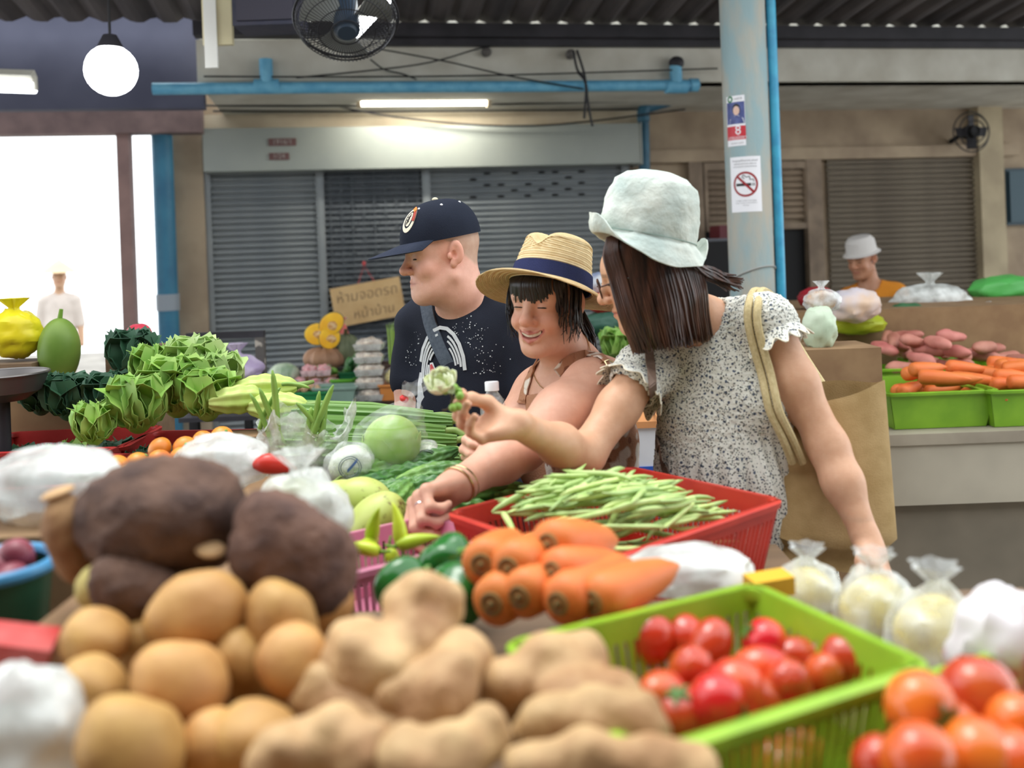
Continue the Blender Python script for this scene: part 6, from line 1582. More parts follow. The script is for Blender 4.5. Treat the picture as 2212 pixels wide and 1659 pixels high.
solo('blue_tag', rough_up(box(-.018, .018, -.004, .004, -.01, .01), .001, 20), M('tag_blue', (70, 170, 200), rough=.4), 'small light blue plastic tag behind the red basket', 'tag', P(1056, 1057, 1.99), (.4, .2, .2))

# ------------------------------------------------------------ leafy helper
def leaf_g(L, W, curl, ruff, seed):
    def f(i, j):
        u = (i-.5)*2; w = W*1.35*math.sin(math.pi*(.12+.74*j))**.55
        return Vector((u*w, L*j*math.cos(curl*j*.6)+.0, L*j*math.sin(curl*j*.8)+ruff*(abs(u)**2)*math.sin(j*17+seed+3*u)*.5+.012*u*u))
    return slab(grid(9, 9, f), .0012)
def lettuce(name, label, c, r, mat, seed, group=None, n=16, cat='lettuce'):
    t = thing(name, label, cat, c, (0, 0, seed), group); rs_ = random.Random(int(seed*100))
    lm = [mesh('leaf', leaf_g(r*1.35, r*.62, 1.2, r*.16, seed+k), mat, True, 60) for k in range(3)]
    for k in range(n):
        a = k*2.4; tilt = .15+1.15*(1-k/n)
        o = obj('leaf', lm[k % 3], None, t); o.rotation_euler = (Matrix.Rotation(a, 3, 'Z') @ Matrix.Rotation(math.pi/2-tilt, 3, 'X')).to_euler(); o.scale = (1, 1, 1)
    obj('heart', xf(ball(r*.45, r*.45, r*.6, 16, 10), (0, 0, r*.4)), mat, t)
    return t
m_let = M('lettuce', (176, 208, 112), (120, 168, 70), scale=8, rough=.5, var=.14, sss=.05); m_let2 = M('pale_lettuce', (206, 222, 158), (160, 196, 110), scale=8, rough=.5, var=.1); m_dk = M('dark_leaf', (70, 112, 84), (48, 88, 62), scale=8, rough=.5, var=.12)
# ------------------------------------------------------------ left stall behind
lx = -1.25
ls = thing('left_stall', 'wooden side stall carrying the red baskets of greens', 'table', (lx, 2.1, 0))
obj('tabletop', box(-2.2, -.80, 1.55, 3.3, .80, .84), m_wood, ls, smooth=False, world=True)
for x, y in ((-2.1, 1.65), (-.86, 1.65), (-2.1, 3.2), (-.86, 3.2)): obj('leg', box(x-.03, x+.03, y-.03, y+.03, 0, .80), m_wood, ls, smooth=False, world=True)
m_red2 = plastic('faded_red_plastic', (196, 60, 58), (180, 50, 48), scale=14)
bq = P(205, 985, 2.25); basket_at('red_basket', 'red plastic basket of leafy greens at the left, nearer one', 'basket', (bq.x, bq.y, .842), .12, .46, .30, .165, m_red2)
bq2 = P(140, 930, 2.65); basket_at('red_basket', 'red plastic basket of leafy greens at the left, farther one', 'basket', (bq2.x, bq2.y, .842), .05, .44, .3, .165, m_red2)
bq3 = P(430, 935, 2.55); basket_at('red_basket', 'red plastic basket under the bright lettuce heads', 'basket', (bq3.x, bq3.y, .842), -.1, .40, .3, .165, m_red2)
for i, (px, py, d, r, mt, lb) in enumerate(((300, 905, 2.35, .085, m_let, 'bright lettuce head in the nearer red basket'), (385, 870, 2.45, .095, m_let, 'bright lettuce head at the front of the heap'), (450, 880, 2.4, .08, m_let, 'lettuce head at the right end of the heap'), (420, 815, 2.6, .09, m_let2, 'pale lettuce head on top of the heap'), (340, 830, 2.6, .085, m_let, 'lettuce head at the top left of the heap'), (480, 830, 2.55, .07, m_let2, 'pale lettuce head beside the yellow gourds'), (240, 880, 2.6, .08, m_dk, 'dark leafy head at the left of the lettuces'), (150, 880, 2.7, .08, m_dk, 'dark leafy head in the farther red basket'), (285, 785, 2.9, .085, m_dk, 'blue-green cabbage-like head behind the lettuces'), (205, 935, 2.3, .06, m_let, 'small lettuce head at the front left of the nearer basket'), (90, 870, 2.75, .07, m_dk, 'dark leafy head at the far left of the farther basket'))):
    lettuce('lettuce', lb, P(px, py+18, d), r, mt, i*1.3+.2, 'leafy heads on the left stall')
m_org = M('orange_fruit', (226, 150, 50), (210, 122, 40), scale=9, rough=.4, var=.12)
om = mesh('tangerine', ball(.026, .026, .023, 18, 12), m_org, True); ost = mesh('stem_end', xf(ball(.004, .004, .002, 8, 6), (0, 0, .0228)), MATS['chilli_stem'], True)
for i, (px, py, d) in enumerate(((255, 1010, 1.85), (300, 1003, 1.87), (345, 998, 1.9), (390, 992, 1.92), (275, 1030, 1.8), (320, 1025, 1.8), (365, 1022, 1.84), (410, 1008, 1.86), (440, 985, 1.95), (345, 970, 2.0), (400, 968, 2.0), (440, 955, 2.02), (480, 945, 2.05))):
    put(om, 'tangerine', 'orange fruit in the row behind the taro', 'fruit', P(px, py, d), rr3(), 1.0, 'orange fruits behind the taro', (('stem_end', ost, (0, 0, 0)),))
solo('fruit_tray', box(-.80, -.50, 1.72, 2.12, TZ+.001, 1.005), MATS['carton_brown'], 'shallow brown tray under the orange fruits', 'tray', smooth=False)
# hanging scale pan, yellow bag, green fruit, red ball
sp_ = thing('weighing_scale', 'grey metal weighing pan at the left edge', 'scale', P(5, 830, 2.6)); obj('pan', slab(lathe([(0, -.05), (.06, -.045), (.10, -.02), (.12, .03)], 32), .003), M('scale_metal', (116, 112, 110), rough=.35, metal=.7), sp_)
obj('rim', tube([(.12*math.cos(a), .12*math.sin(a), .03) for a in np.linspace(0, 2*math.pi, 33)], .004, 6), MATS['scale_metal'], sp_)
obj('stand', xf(lathe([(0, -.32), (.05, -.32), (.05, -.30), (.018, -.29), (.018, -.05), (0, -.05)], 16)), m_dark, sp_)
bag('yellow_bag', 'bright yellow plastic bag above the weighing pan', P(32, 722, 2.9), .085, 12.0, M('yellow_film', (236, 226, 44), (226, 206, 34), scale=6, rough=.35), None, True, sc=(1.0, .8, .9))
solo('yellow_bag_shelf', box(-.09, .09, -.08, .08, -.33, -.085), m_wood, 'small wooden stand under the yellow bag', 'stand', P(32, 722, 2.9), smooth=False)
gf_ = thing('green_papaya', 'large green papaya standing at the left', 'papaya', P(128, 750, 2.9), (.05, .08, 0)); obj('fruit', ball(.062, .062, .105, 24, 18, lambda d: 1-.12*d[2]), M('papaya_green', (132, 160, 70), (104, 136, 52), scale=7, rough=.45), gf_); obj('stem', tube([(0, 0, .088), (.004, 0, .12)], [.008, .006], 8), MATS['chilli_stem'], gf_)
solo('papaya_box', box(-.11, .13, -.09, .09, -.36, -.10), MATS['carton_brown'], 'brown carton under the green papaya', 'carton', P(128, 750, 2.9), smooth=False)
rbp = P(300, 722, 3.1); rbo = thing('red_fruit', 'round pinkish red fruit on the left stall', 'fruit', rbp); obj('fruit', ball(.042, .042, .038, 20, 14, tomf), M('pink_red', (222, 74, 92), (206, 54, 76), scale=10, rough=.4), rbo); obj('leaf_crown', xf(cal.copy() and ([tuple(v.co) for v in cal.vertices], [tuple(p.vertices) for p in cal.polygons]), (0, 0, .036)), MATS['calyx_green'], rbo, smooth=False)
solo('fruit_stand', box(-.08, .08, -.08, .08, .841-rbp.z, -.039), m_wood, 'wooden stand under the pinkish red fruit', 'stand', rbp, smooth=False)
# green bucket front left
gb = P(-10, 1260, 1.12); gk = thing('plastic_bucket', 'dark green bucket with bright blue rim at the left edge', 'bucket', (gb.x, gb.y, rz+.001 if gb.y < 1.3 else TZ))
obj('bucket_wall', slab(lathe([(.048, 0), (.060, .12), (.064, .155)], 30), .003), plastic('dark_green_plastic', (34, 84, 62), (28, 72, 54), scale=10), gk); obj('base', lathe([(0, .001), (.048, .001), (.048, .004), (0, .004)], 30), MATS['dark_green_plastic'], gk)
obj('rim', tube([(.066*math.cos(a), .066*math.sin(a), .155) for a in np.linspace(0, 2*math.pi, 33)], .008, 8), plastic('blue_rim', (70, 140, 186)), gk)
for i, (dx, dy, dz) in enumerate(((0, 0, .152), (.03, -.02, .145), (-.028, .01, .145), (.01, .035, .148), (.02, .01, .165))): put(pots[3], 'shallot', 'dark pink shallot in the green bucket', 'shallot', (gb.x+dx, gb.y+dy, rz+dz), rr3(), .5, 'shallots in the green bucket').data = (MATS.setdefault('shal_me', None) or mesh('shallot', ball(.046, .040, .040, 16, 12, lambda d: 1+.3*max(0, d[0])**4), M('shallot_skin', (150, 70, 84), (120, 50, 62), scale=14, rough=.4), True))

for i, (c_, lb) in enumerate(((bq, 'nearer'), (bq2, 'farther'), (bq3, 'middle'))):
    for k, dx in enumerate((-.13, 0, .13)):
        lettuce('lettuce', 'dark leafy head low in the %s red basket' % lb, (c_.x+dx, c_.y+.02*(k-1), .86), .085, m_dk if k != 1 else m_let, 3.1+i+k*.7, 'leafy heads low in the red baskets', n=12)
q = P(110, 1050, 1.30); solo('bag_box', box(-.09, .09, -.06, .06, 0, q.z-.045-rz), MATS['carton_brown'], 'brown carton under the white bag at the far left', 'carton', (q.x, q.y-.03, rz+.001), smooth=False)
q = P(650, 1118, 1.42); solo('bag_box', box(-.06, .06, -.05, .05, 0, q.z-.06-TZ), MATS['carton_brown'], 'small brown carton under the milky bag of roots', 'carton', (q.x, q.y, TZ+.001), smooth=False)
# ------------------------------------------------------------ back table by the shutters (about five metres away)
BY = 5.0
def B(px, py, dy=0.0): return P(px, py, BY+dy)
tz = B(760, 858).z
bt_ = thing('black_table', 'black metal table with produce packs in front of the shutters', 'table', (B(760, 850).x, BY, 0))
xa, xb = B(560, 850).x, B(935, 850).x
obj('tabletop', box(xa, xb, BY-.30, BY+.55, tz-.03, tz), m_black, bt_, smooth=False, world=True)
for x in (xa+.02, B(838, 860).x, xb-.02):
    for y in (BY-.28, BY+.52): obj('leg', box(x-.018, x+.018, y-.018, y+.018, 0, tz-.03), m_black, bt_, smooth=False, world=True)
kr = thing('black_crate', 'black mesh crate under the black table', 'crate', (B(745, 895).x, BY+.05, .25)); 
w_ = .26; obj('frame', join(box(-w_, w_, -.16, -.15, .0, .02), box(-w_, w_, -.16, -.15, .37, .40), box(-w_, -w_+.02, -.16, .16, 0, .4), box(w_-.02, w_, -.16, .16, 0, .4), box(-w_, w_, .15, .16, 0, .4), box(-w_, w_, -.16, .16, 0, .01)), m_black, kr, smooth=False)
obj('lattice', join(*[box(x-.003, x+.003, -.157, -.151, 0, .4) for x in np.arange(-w_, w_, .022)], *[box(-w_, w_, -.157, -.151, z-.003, z+.003) for z in np.arange(.02, .39, .022)]), m_black, kr, smooth=False)
obj('feet', join(*[box(sx*w_*.9-.02, sx*w_*.9+.02, -.12, .12, -.25, 0) for sx in (-1, 1)]), m_black, kr, smooth=False)
def on_table(px, py_bottom, dy=0.0): q = B(px, py_bottom, dy); return Vector((q.x, q.y, tz+.001))
# riser at the back so the pumpkins stand higher
rs_z = B(700, 800, .35).z
solo('produce_riser', box(B(600, 800, .2).x, xb-.05, BY+.20, BY+.52, tz+.001, rs_z), m_dark, 'dark riser shelf at the back of the black table', 'shelf', smooth=False)
m_pum = M('pumpkin_skin', (176, 134, 104), (148, 110, 84), scale=9, rough=.6); m_pum2 = M('pumpkin_green', (122, 126, 96), (96, 104, 76), scale=9, rough=.6)
def pumf(d): a = math.atan2(d[1], d[0]); return (1-.07*abs(math.sin(5*a))**.4*0+.06*math.cos(10*a))*(1-.12*abs(d[2])**4)
q = B(700, 780, .34)
pu = thing('pumpkin', 'whole dull orange ribbed pumpkin under the cut one', 'pumpkin', (q.x, q.y, rs_z+.07)); obj('body', ball(.115, .115, .074, 40, 18, pumf), m_pum, pu); obj('stem', tube([(0, 0, .06), (.01, 0, .085)], [.018, .014], 8), MATS['mango_stem'], pu)
m_flesh = M('pumpkin_flesh', (250, 200, 52), (240, 176, 44), scale=12, rough=.5); m_seed = M('pumpkin_seeds', (196, 132, 62), (226, 196, 150), scale=60, rough=.6)
q = B(688, 722, .34)
for i, (px, py, ry, lb) in enumerate(((686, 722, (.0), 'cut pumpkin half with yellow flesh, left lobe'), (716, 700, (.9), 'cut pumpkin wedge with yellow flesh, upper lobe'), (712, 730, (.4), 'cut pumpkin wedge with yellow flesh, right lobe'))):
    c_ = B(px, py, .30); w = thing('cut_pumpkin', lb, 'pumpkin', c_, (0, ry, .1*i), 'pieces of cut pumpkin')
    sx, sz = ((.078, .065), (.062, .080), (.062, .066))[i]
    half = ball(sx, .06, sz, 28, 16); half = ([(x, max(y, 0) if y > -1e-9 else 0, z) for x, y, z in half[0]], half[1])
    obj('skin', half, m_pum2, w); obj('flesh', xf(ball(sx*.95, .006, sz*.95, 28, 12), (0, -.002, 0)), m_flesh, w); obj('seed_core', rough_up(xf(ball(sx*.5, .008, sz*.38, 16, 10), (.01, -.004, 0)), .005, 60, i), m_seed, w)
q = B(748, 745, .40); pu = thing('pumpkin', 'grey-green pumpkin behind the cut pumpkin pieces', 'pumpkin', (q.x, q.y, rs_z+.105)); obj('body', ball(.08, .08, .105, 36, 18, pumf), m_pum2, pu); obj('stem', tube([(0, 0, .09), (0, 0, .125)], [.014, .01], 8), MATS['mango_stem'], pu)
bag('carrier_bag', 'red and white plastic bag hanging behind the pumpkins', B(738, 735, .5), .075, 14.0, M('redwhite_film', (226, 112, 100), (232, 224, 214), scale=5, rough=.4, lo=.5, hi=.56), None, True, sc=(.6, .5, 1.4))
def tray_pack(label, c, w, d, h, mat_c, mat_f, grp_, name='packed_tray', cat='pack', seed=1):
    t = thing(name, label, cat, c, (0, 0, .08*math.sin(seed)), grp_)
    obj('tray', slab(([(-w/2*.85, -d/2*.85, 0), (w/2*.85, -d/2*.85, 0), (w/2*.85, d/2*.85, 0), (-w/2*.85, d/2*.85, 0), (-w/2, -d/2, h*.5), (w/2, -d/2, h*.5), (w/2, d/2, h*.5), (-w/2, d/2, h*.5)], [(0, 3, 2, 1), (0, 1, 5, 4), (1, 2, 6, 5), (2, 3, 7, 6), (3, 0, 4, 7)]), .002), mat_f, t, smooth=False)
    obj('contents', rough_up(xf(ball(w*.45, d*.45, h*.42, 26, 16), (0, 0, h*.52)), .014, 55, seed), mat_c, t)
    obj('film', xf(ball(w*.5, d*.5, h*.5, 24, 14, lambda e: 1/max(abs(e[0]), abs(e[1]), abs(e[2]), .55)*.80), (0, 0, h*.5)), fm, t)
    return t
m_mush = M('mushroom', (226, 214, 196), (176, 156, 138), scale=50, rough=.7, detail=5); m_pinkp = M('pink_sausage', (232, 176, 176), (210, 136, 142), scale=30, rough=.5)
f_tray = film('clear_tray', (226, 226, 220), .4, .1, 20, .1)
hh = .066
for i in range(5): 
    c_ = on_table(800 if i < 4 else 802, 850, -.12); c_.z += i*hh
    tray_pack(('bottom clear tray of mushrooms in the tall stack', 'second clear tray of mushrooms from the bottom', 'middle clear tray of mushrooms in the tall stack', 'fourth clear tray of mushrooms from the bottom', 'top clear tray of mushrooms in the tall stack')[i], c_, .155, .12, hh, m_mush, f_tray, 'mushroom trays in the tall stack', seed=i)
for i, (px, py, lb) in enumerate(((650, 822, 'pink packet at the left of the small pile'), (684, 822, 'pink packet in the middle of the small pile'), (716, 820, 'pink packet at the right of the small pile'), (668, 795, 'pink packet lying on top of the small pile'), (700, 797, 'pink packet leaning on the bowl of limes'))):
    c_ = B(px, py, .05); tray_pack(lb, (c_.x, c_.y, tz+(.055 if i < 3 else .118)), .085, .09, .062, m_pinkp, film('pink_wrap', (244, 214, 216), .5, .15, 30, .5), 'pink packets in the small pile', seed=i+10)
m_gpl = plastic('green_tray_plastic', (52, 150, 92), (44, 134, 80), scale=10); m_gpl2 = plastic('grey_green_plastic', (150, 176, 164), (136, 164, 150), scale=10); m_gpl3 = plastic('bright_green_plastic', (112, 186, 66)); m_brnp = plastic('brown_plastic', (132, 98, 74), (118, 86, 64), scale=8); m_orp = plastic('orange_plastic', (214, 138, 72))
for px, L, H, mt, lb, dy in ((664, .24, .07, m_gpl, 'deep green plastic tray of tubers on the black table', -.16), (728, .22, .085, m_gpl2, 'grey-green plastic tray on the black table', -.14), (745, .12, .10, m_gpl3, 'bright green slotted basket behind the grey-green tray', .06), (700, .17, .12, m_brnp, 'brown plastic bowl of limes and greens', .1), (770, .16, .13, plastic('deep_green_plastic', (36, 104, 66)), 'deep green basket of long limes', .12), (858, .17, .085, m_orp, 'orange basket under the bag of yellow corn', -.10), (855, .15, .16, M('dark_brown_box', (92, 70, 62), rough=.6), 'dark brown box holding the upright stalks', .16), (615, .2, .10, m_gpl2, 'grey-green basin under the wrapped cabbage', .1)):
    c_ = on_table(px, 850, dy); basket_at('produce_tray', lb, 'tray', c_, 0, L, .16, H, mt, slots=(mt is m_gpl3), rim=.008)
m_lim = M('lime', (120, 168, 70), (86, 140, 50), scale=10, rough=.4, var=.15); lim = mesh('lime', ball(.026, .018, .018, 14, 10), m_lim, True)
for i in range(10):
    c_ = on_table(700, 850, .1); put(lim, 'lime', 'small green lime in the brown bowl', 'lime', (c_.x+R3.uniform(-.06, .06), c_.y+R3.uniform(-.05, .05), tz+.12+.014*(i % 3)), rr3(), 1.0, 'limes in the brown bowl')
lim2 = mesh('long_lime', ball(.036, .016, .016, 14, 10), M('cucumber_green', (66, 124, 60), (46, 98, 48), scale=10, rough=.4, var=.15), True)
for i in range(16):
    c_ = on_table(772, 850, .12); put(lim2, 'small_cucumber', 'small dark green cucumber in the deep green basket', 'cucumber', (c_.x+R3.uniform(-.06, .06), c_.y+R3.uniform(-.05, .05), tz+.13+.02*(i % 4)), rr3(), 1.0, 'small cucumbers in the green basket')
tub = mesh('tuber', rough_up(ball(.026, .02, .018, 14, 10), .003, 50, 2), M('tuber', (212, 176, 140), (190, 150, 112), scale=20, rough=.7, var=.1), True)
for i in range(9):
    c_ = on_table(664, 850, -.16); put(tub, 'tuber', 'small tan tuber in the deep green tray', 'tuber', (c_.x+R3.uniform(-.09, .09), c_.y+R3.uniform(-.05, .05), tz+.07+.012*(i % 2)), rr3(), 1.0, 'tubers in the deep green tray')
m_grl = M('garlic', (236, 232, 224), (214, 206, 196), scale=20, rough=.6); gar = mesh('garlic', ball(.026, .026, .022, 16, 10, lambda d: 1+.05*math.cos(6*math.atan2(d[1], d[0]))+.5*max(0, d[2])**8), m_grl, True)
for i, (px, py) in enumerate(((598, 826), (612, 822), (626, 826), (605, 838), (620, 838), (636, 836), (590, 838))): c_ = B(px, py, -.2); put(gar, 'garlic', 'white garlic bulb at the left of the pink packets', 'garlic', (c_.x, c_.y, tz+.022+(.03 if py < 830 else 0)), (0, 0, i), 1.0, 'garlic bulbs on the black table')
c_ = on_table(615, 850, .1); wc = thing('wrapped_cabbage', 'pale cabbage under film in the grey-green basin', 'cabbage', (c_.x, c_.y, tz+.125)); obj('head', xf(ball(.085, .075, .062, 26, 16), (0, 0, 0)), M('pale_cab', (206, 220, 190), (120, 156, 110), scale=10, rough=.5, stretch=(3, 1, 1)), wc); obj('film', rough_up(ball(.09, .08, .067, 28, 18), .006, 30, 4), fm, wc)
bag('corn_bag', 'clear bag of pale yellow corn in the orange basket', on_table(858, 850, -.10)+Vector((0, 0, .115)), .075, 16.0, fm, M('corn', (232, 218, 140), (206, 190, 110), scale=70, rough=.6), False, sc=(1.05, .8, .75))
sk = thing('stalk_bundle', 'upright bundle of green lemongrass-like stalks in the brown box', 'stalks', on_table(857, 850, .16)+Vector((0, 0, .02)))
m_stk = M('stalk_green', (160, 190, 92), (120, 158, 66), scale=20, rough=.5, stretch=(1, 1, .1))
for i in range(26):
    x, y = R3.uniform(-.035, .035), R3.uniform(-.03, .03); h = R3.uniform(.30, .37)
    obj('stalk', tube([(x*.8, y*.8, 0), (x, y, h*.6), (x*1.25+R3.uniform(-.005, .005), y*1.2, h)], [.006, .0055, .002], 6), m_stk, sk)
bag('plastic_bag', 'clear bag of greens under the black table', Vector((B(800, 905).x+.05, BY+.05, .40)), .10, 17.0, film('hazy_bag', ()), M('bag_greens', (110, 130, 100), (70, 92, 70), scale=9, rough=.6), False, sc=(1.0, .8, .9))
solo('stool', join(box(-.13, .13, -.1, .1, .27, .30), *[box(sx*.11-.015, sx*.11+.015, sy*.08-.015, sy*.08+.015, 0, .27) for sx in (-1, 1) for sy in (-1, 1)]), m_dark, 'low dark stool under the clear bag', 'stool', (B(800, 905).x+.05, BY+.05, 0), smooth=False)
# dark folded frame and purple bag left of the table
fr_ = thing('metal_frame', 'dark metal rack frame left of the black table', 'rack', (B(520, 740).x, 4.3, 0))
c1 = P(562, 728, 4.3); c2 = P(470, 735, 4.3)
obj('upright', box(c1.x-.02, c1.x+.02, 4.28, 4.32, 0, c1.z), M('worn_steel', (92, 88, 84), (180, 172, 160), scale=14, rough=.7, lo=.55, hi=.6), fr_, smooth=False, world=True); obj('upright', box(c2.x-.14, c2.x-.10, 4.28, 4.32, 0, c1.z), m_dark, fr_, smooth=False, world=True); obj('top_bar', box(c2.x-.14, c1.x+.02, 4.28, 4.32, c1.z, c1.z+.03), m_dark, fr_, smooth=False, world=True); obj('shelf', box(c2.x-.14, c1.x+.02, 4.15, 4.45, .78, .80), m_dark, fr_, smooth=False, world=True)
bag('purple_bag', 'pale purple plastic bag on the dark rack', P(512, 800, 4.25)*1.0, .10, 18.0, M('purple_film', (206, 194, 212), (176, 158, 190), scale=12, rough=.35), None, True, sc=(1.2, .8, .8))
# cardboard sign
s_, z_ = WS(795, 652, .12)
sg = thing('cardboard_sign', 'tilted cardboard sign with handwritten lettering on the shutter', 'sign', WP(s_, .13, z_), WROT)
ti = Matrix.Rotation(math.radians(-8.0), 4, 'Y'); cw, ch = .535, .30
obj('board', xfm(cbox(0, 0, 0, cw, .008, ch), ti), M('cardboard', (206, 176, 130), (192, 160, 114), scale=6, rough=.85, bump=.1), sg, smooth=False)
hand = (xf(text_g('ห้ามจอดรถ', .108, .0006, thin=.0016, shear=.12), (0, .06, 0)), xf(text_g('หน้าบ้าน', .10, .0006, thin=.0016, shear=.12), (.03, -.08, 0)))
for hw in hand: obj('handwriting', xfm(xf(hw, (0, -.0048, 0), (math.pi/2, 0, 0)), ti), M('pencil_ink', (104, 88, 70), rough=.8), sg, smooth=False)
hkx = -.02; obj('string', join(tube([ti @ Vector((-.06, 0, ch/2-.02)), Vector((hkx, .02, ch/2+.13)), ti @ Vector((.08, 0, ch/2-.02))], .0035, 6), xf(lathe([(0, -.02), (.012, -.012), (.014, .01), (0, .02)], 10), (hkx, .015, ch/2+.145))), M('red_string', (196, 76, 78), rough=.6), sg)

# ------------------------------------------------------------ things behind the two women
def C(px, py, d): return P(px, py, d)
crate_b = thing('foam_box', 'white foam box with blue base beside the brown strap', 'box', (C(1400, 960, 3.0).x, 3.0, 0)); zt = C(1400, 905, 3.0).z; zm = C(1400, 985, 3.0).z
obj('box', box(-.16, .16, -.14, .14, zm, zt), M('foam_white', (232, 234, 238), (214, 216, 222), scale=6, rough=.7), crate_b, smooth=False); obj('blue_crate', box(-.165, .165, -.145, .145, zm-.16, zm), plastic('crate_blue', (48, 92, 182)), crate_b, smooth=False); obj('stand', box(-.14, .14, -.12, .12, 0, zm-.16), m_dark, crate_b, smooth=False); obj('lid', box(-.17, .17, -.15, .15, zt, zt+.02), M('lid_orange', (216, 150, 96), rough=.6), crate_b, smooth=False)
rb_t = thing('far_table', 'low dark table with bags behind the women', 'table', (C(1320, 800, 4.2).x, 4.2, 0)); z0_ = C(1320, 770, 4.2).z
obj('tabletop', box(-.5, .5, -.25, .25, z0_-.04, z0_), m_dark, rb_t, smooth=False)
for x in (-.46, .46):
    for y in (-.21, .21): obj('leg', box(x-.02, x+.02, y-.02, y+.02, 0, z0_-.04), m_dark, rb_t, smooth=False)
q = C(1335, 745, 4.1); lettuce('lettuce', 'bright leafy green between the two women', (q.x, q.y, z0_), .09, m_let, 7.7)
for i, (px, py, d, r, mt, lb) in enumerate(((1290, 612, 4.25, .065, M('blue_film', (76, 104, 156), (206, 208, 210), scale=7, rough=.4), 'blue and white plastic bag glimpsed behind the straw brim'), (1300, 655, 4.2, .06, M('red_film', (206, 74, 56), (190, 56, 46), scale=7, rough=.4), 'red plastic bag glimpsed below the straw brim'), (1300, 700, 4.2, .075, M('green_film', (48, 88, 72), rough=.5), 'dark green bag glimpsed behind the ponytail'))):
    bag('plastic_bag', lb, C(px, py, d), r, 20.0+i, mt, None, False, sc=(1.1, .8, .75))
# ------------------------------------------------------------ right-hand stall
rz2 = PZ(2050, 965, .80); 
rs2 = thing('right_stall', 'long stall table at the right carrying lime trays of vegetables', 'table', (2.0, 3.9, 0))
obj('tabletop', box(1.25, 3.6, 3.35, 5.4, .74, .78), M('pale_table', (170, 160, 142), (150, 140, 124), scale=5, rough=.7), rs2, smooth=False, world=True)
obj('front_apron', box(1.25, 3.6, 3.36, 3.39, .52, .74), M('pale_apron', (186, 178, 160), (166, 158, 142), scale=3, rough=.8), rs2, smooth=False, world=True)
obj('shadow_cover', box(1.27, 3.6, 3.40, 3.42, .02, .52), M('grey_panel', (140, 130, 114), (118, 110, 96), scale=3, rough=.85), rs2, smooth=False, world=True)  # panel added to hide the black shadow under the table
for x, y in ((1.3, 3.45), (3.5, 3.45), (1.3, 5.3), (3.5, 5.3)): obj('leg', box(x-.03, x+.03, y-.03, y+.03, 0, .74), m_dark, rs2, smooth=False, world=True)
gt = plastic('lime_tray', (140, 190, 54), (120, 170, 46), scale=8)
for i, (px, py, d, lb) in enumerate(((1985, 935, 3.62, 'lime green tray of carrots on the right stall, left one'), (2190, 950, 3.6, 'lime green tray of carrots on the right stall, right one'), (2080, 830, 4.2, 'lime green tray of pink roots on the right stall'), (1930, 810, 4.25, 'lime green tray at the back left of the right stall'))):
    q = P(px, py, d); basket_at('lime_tray', lb, 'tray', (q.x, q.y, .782), .02, .40, .42, .14, gt, slots=False, rim=.014, group=None)
car2 = mesh('carrot', xf(lathe([(r, z) for r, z in cprof], 12), rot=(0, math.pi/2, 0)), m_car, True)
for i in range(34):
    px = R3.uniform(1925, 2230); q = P(px, 840, 3.62); put(car2, 'carrot', 'orange carrot in the lime trays of the right stall', 'carrot', (q.x, 3.62+R3.uniform(-.16, .14), .875+.03*(i % 4)+.02*R3.random()), (R3.uniform(0, 6), R3.gauss(0, .1), R3.gauss(0, .5)), .95, 'carrots on the right stall')
m_rootp = M('pink_root', (206, 138, 122), (176, 104, 92), scale=10, rough=.6, var=.15); prt = mesh('pink_root', rough_up(ball(.08, .032, .030, 20, 12, lambda d: 1-.25*d[0]*d[0]*d[0]), .012, 22, 3), m_rootp, True)
for i in range(26):
    px = R3.uniform(1900, 2200); q = P(px, 780, 4.2); put(prt, 'sweet_potato', 'pinkish sweet potato heaped behind the carrots', 'sweet potato', (q.x, 4.2+R3.uniform(-.2, .2), .92+.035*(i % 4)), (R3.uniform(0, 6), R3.gauss(0, .15), R3.uniform(0, 6)), 1.0, 'sweet potatoes on the right stall')
for i, (px, py, d, r, mt, lb, sc_) in enumerate(((1775, 650, 3.3, .06, f_haze, 'clear knotted bag of brown snacks above the blouse shoulder', (1.1, .8, .75)), (1770, 710, 3.25, .075, M('pale_green_film', (206, 220, 196), (186, 204, 176), scale=8, rough=.4), 'pale green plastic bag behind the shoulder', (.8, .8, 1.1)), (1845, 660, 4.3, .10, M('lavender_film', (206, 206, 222), (226, 196, 170), scale=6, rough=.4), 'white and lavender plastic bag on the right stall', (1.2, .8, .8)), (1850, 700, 4.4, .09, M('yellowgreen_film', (188, 196, 52), (166, 180, 44), scale=6, rough=.4), 'yellow-green bag on the right stall', (1.6, .8, .55)), (1960, 690, 4.6, .10, M('darkgreen_film', (70, 116, 78), (52, 94, 62), scale=8, rough=.5), 'dark green leafy bundle on the right stall', (1.4, .8, .8)), (2010, 650, 4.9, .13, f_white, 'milky white plastic bag at the back of the right stall', (1.6, .8, .7)), (2130, 690, 4.7, .13, f_white, 'large white plastic bag at the right edge', (1.5, .8, .7)), (2170, 625, 5.1, .13, M('green_sheet', (96, 190, 96), (80, 172, 82), scale=5, rough=.4), 'bright green plastic sheet at the right edge', (1.5, .7, .6)), (1765, 645, 4.6, .08, M('crimson_film', (176, 44, 56), rough=.4), 'small crimson bag behind the concrete pole', (1.2, .8, .7)))):
    bag('stall_bag', lb, P(px, py, d), r, 30.0+i, mt, M('snack_brown', (206, 164, 118), (176, 130, 88), scale=20, rough=.7) if i == 0 else None, i in (0, 5), sc=sc_)
solo('bag_stack', box(1.30, 3.4, 4.45, 5.35, .782, 1.15), MATS['carton_brown'], 'row of brown cartons under the bags of the right stall', 'cartons', smooth=False)
solo('bag_carton', box(-.16, .16, -.12, .12, 0, P(1770, 748, 3.25).z), MATS['carton_brown'], 'tall brown carton behind the tote bag', 'carton', (P(1775, 700, 3.27).x, 3.27, 0), smooth=False)
